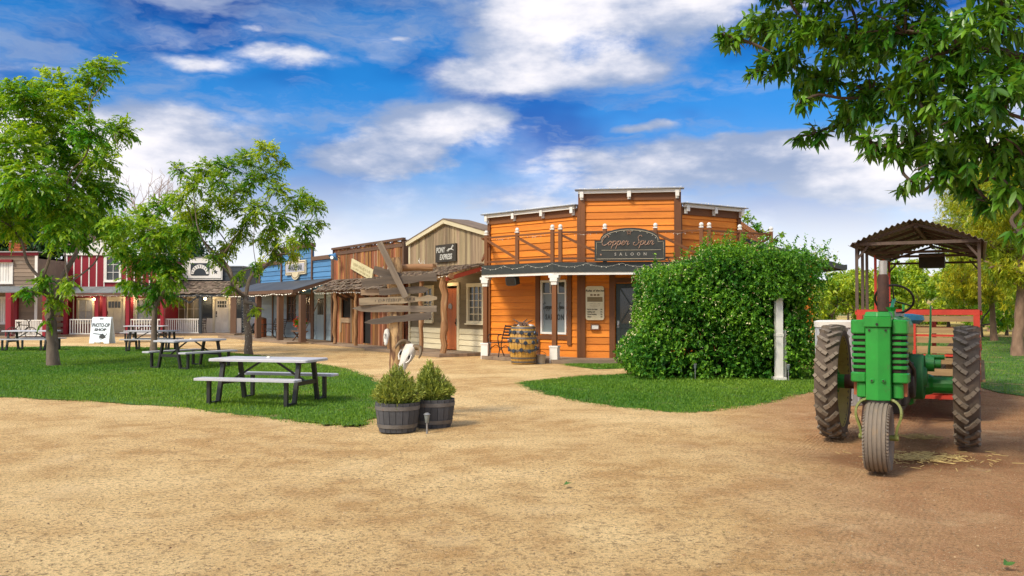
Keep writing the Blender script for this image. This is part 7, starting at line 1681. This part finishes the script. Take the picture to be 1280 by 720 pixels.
tree('overhanging_tree', 'big glossy-leaved tree reaching in over the wagon from the right', 'tree', (9.1, 8.8, 0), (8.9, 8.7, 3.3), px_blobs(BG, 8, .35, 4), .30, ('whorl', 8, .128, .040, .22), m_big, m_barkdark, dens=50, trunk_pts=[(9.0, 8.8, 1.6)], seed=14, twigs=4)
# trees behind the far row
def crown_blobs(x, y, z0, z1, rad, n, seed):
    rd = random.Random(seed); out = []
    for i in range(n):
        t_ = rd.random(); z = z0 + (z1 - z0) * t_; k = math.sin(math.pi * (.18 + .72 * t_)); a = rd.uniform(0, 6.28); q = rad * k * math.sqrt(rd.random())
        out.append((Vector((x + math.cos(a) * q, y + math.sin(a) * q, z)), rad * rd.uniform(.24, .40)))
    return out
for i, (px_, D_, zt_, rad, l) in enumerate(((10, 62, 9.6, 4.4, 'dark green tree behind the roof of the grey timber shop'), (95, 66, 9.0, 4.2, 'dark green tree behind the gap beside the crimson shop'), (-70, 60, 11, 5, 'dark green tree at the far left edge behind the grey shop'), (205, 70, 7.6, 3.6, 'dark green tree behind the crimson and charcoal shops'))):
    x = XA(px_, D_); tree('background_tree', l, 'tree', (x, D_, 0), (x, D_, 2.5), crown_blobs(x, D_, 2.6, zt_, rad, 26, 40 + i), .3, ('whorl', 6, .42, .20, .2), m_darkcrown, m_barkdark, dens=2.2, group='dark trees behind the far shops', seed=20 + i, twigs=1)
x = XA(330, 66); tree('background_tree', 'light green bushy tree in the gap behind the blue shop', 'tree', (x, 66, 0), (x, 66, 1.6), crown_blobs(x, 66, 1.4, 5.0, 2.4, 16, 48), .2, ('whorl', 6, .34, .15, .2), m_bush, m_barkdark, dens=3, seed=28, twigs=1)
x = XA(948, 42); tree('background_tree', 'small open green tree showing over the right end of the saloon balcony', 'tree', (x, 42, 0), (x, 42, 2.8), px_blobs([(920, 280, 12), (935, 272, 10), (945, 285, 12), (925, 297, 12), (955, 292, 10), (968, 300, 8), (938, 302, 12), (978, 292, 5), (985, 308, 6), (950, 310, 12), (930, 270, 7)], 42, .8, 9), .18, ('whorl', 6, .20, .10, .2), m_pist, m_barkdark, dens=7, seed=29)
# leafless tree
def bare_tree():
    Db = 60; x = XA(178, Db); t = thing('bare_tree', 'leafless pale tree behind the crimson shop', 'tree', (x, Db, 0)); rd = random.Random(12); b = MB()
    def grow_(p, d, ln, r, k):
        e = p + d * ln; m = p.lerp(e, .5) + Vector((rd.uniform(-1, 1), rd.uniform(-1, 1), rd.uniform(-.5, 1))) * ln * .08; b.tube([p, m, e], [r, r * .85, r * .62], 5 if k else 8)
        if k >= 6: return
        for _ in range(3 if k < 4 else 2):
            nd = (d + Vector((rd.gauss(0, .5), rd.gauss(0, .5), rd.gauss(.12, .3)))).normalized(); grow_(e, nd, ln * rd.uniform(.62, .86), r * .62, k + 1)
    grow_(Vector((x, Db, 0)), Vector((0, 0, 1)), 3.0, .2, 0); b.build('limbs', surf('pale_bark', (.42, .33, .27), (.3, .23, .19), bump=0, island=.1), t, world=True)
bare_tree()
# yellow-green trees at the right, with visible trunks
def gold_tree(px_, D_, zt_, rad, l, seed, lean=0, z0=1.9, rt=.2):
    x = XA(px_, D_); bl = crown_blobs(x + lean, D_, z0, zt_, rad, 46, seed)
    tree('yellow_tree', l, 'tree', (x, D_, 0), (x + lean * .3, D_, z0 + .3), bl, rt, ('whorl', 9, .21, .036, .12), m_gold, m_bark_red, dens=14, group='yellow-green trees beside the drive', seed=seed, twigs=3, trunk_pts=[(x + lean * .12, D_, 1.0)])
m_bark_red = surf('red_brown_bark', (.30, .19, .12), (.17, .10, .06), rough=.9, scale=7, grain=.4, island=0, bump=.9, bscale=16)
gold_tree(1242, 42, 8.4, 2.8, 'yellow-green tree with the slim trunk seen right of the wagon', 61, -.4, rt=.16)
gold_tree(1270, 29, 6.6, 2.0, 'yellow-green tree with the stout trunk nearest the drive', 62, .8, 2.4, rt=.2)
gold_tree(1300, 36, 8.5, 3.0, 'yellow-green tree at the right edge, its trunk mostly cut off', 63, 0)
gold_tree(1238, 58, 10.5, 3.4, 'tall yellow-green tree farther back behind the wagon roof', 64, .5)
# bushes on the far pasture
rd = random.Random(77)
blist = [(1040, 78, 4.3, 2.6), (1075, 84, 5.0, 3.2), (1012, 92, 4.4, 3.0), (1112, 76, 4.8, 3.0), (1150, 82, 5.4, 3.4), (1185, 72, 5.0, 3.0), (1060, 105, 6.0, 3.6), (1130, 108, 6.6, 4.0), (985, 100, 5.0, 3.2), (1215, 78, 5.6, 3.2)]
names = ('first bush left of the wagon posts', 'bush seen between the left wagon posts', 'bush just right of the hedge top', 'bush seen behind the tractor exhaust', 'bush seen through the middle of the wagon', 'bush seen behind the right wagon posts', 'taller bush on the rise left of the wagon', 'taller bush on the rise behind the wagon', 'bush half hidden behind the hedge', 'bush behind the slim yellow tree trunk')
for i, (px_, D_, h_, rad) in enumerate(blist):
    x = XA(px_, D_); tree('pasture_bush', 'bright yellow-green ' + names[i], 'bush', (x, D_, 0), (x, D_, .8), crown_blobs(x, D_, .7, h_, rad, 20, 80 + i), .14, ('whorl', 6, .36, .17, .2), m_bush, m_barkdark, dens=4, group='bushes on the far pasture', seed=90 + i, twigs=1)
for i, (px_, D_, h_, l) in enumerate(((1226, 47, 2.6, 'dark green bush between the wagon and the slim yellow tree trunk'), (1258, 50, 2.9, 'dark green bush between the two yellow tree trunks'), (1296, 46, 3.0, 'dark green bush at the right edge behind the stout yellow tree'))):
    x = XA(px_, D_); tree('understorey_bush', l, 'bush', (x, D_, 0), (x, D_, .6), crown_blobs(x, D_, .5, h_, 1.7, 14, 120 + i), .1, ('whorl', 6, .26, .12, .2), m_pist, m_barkdark, dens=5, group='bushes under the yellow-green trees', seed=130 + i, twigs=1)
# hills
def hills():
    xs = np.linspace(-700, 900, 130); ys = np.linspace(130, 900, 50); X, Y = np.meshgrid(xs, ys)
    Z = 13 * np.exp(-((X - 170) / 190) ** 2 - ((Y - 330) / 120) ** 2) + 14 * np.exp(-((X - 420) / 160) ** 2 - ((Y - 420) / 150) ** 2) + 10 * np.exp(-((X + 350) / 250) ** 2 - ((Y - 500) / 150) ** 2)
    Z += 1.4 * np.sin(X * .05 + np.sin(Y * .03) * 2) * np.sin(Y * .04) * np.clip(Z / 8, 0, 1) - .6
    V = np.stack([X, Y, Z], -1).reshape(-1, 3); ny, nx = X.shape; i = (np.arange(ny - 1)[:, None] * nx + np.arange(nx - 1)).ravel(); Q = np.stack([i, i + 1, i + nx + 1, i + nx], 1)
    m, nt, N, L = new_mat('dry_hill'); out = N.new('ShaderNodeOutputMaterial'); bs = N.new('ShaderNodeBsdfPrincipled'); L.new(bs.outputs[0], out.inputs[0]); bs.inputs['Roughness'].default_value = .95
    tc = N.new('ShaderNodeTexCoord'); n = N.new('ShaderNodeTexNoise'); n.inputs['Scale'].default_value = .09; n.inputs['Detail'].default_value = 9; n.inputs['Roughness'].default_value = .7; L.new(tc.outputs['Object'], n.inputs[0])
    rp = N.new('ShaderNodeValToRGB'); L.new(n.outputs[0], rp.inputs[0]); e = rp.color_ramp.elements; e[0].position = .40; e[0].color = (.10, .13, .03, 1); e[1].position = .55; e[1].color = (.42, .29, .09, 1); L.new(rp.outputs[0], bs.inputs['Base Color'])
    tag(fast_mesh('hills', V, Q, m, smooth=True), 'low dry hills beyond the pasture', 'hills', kind='structure')
hills()
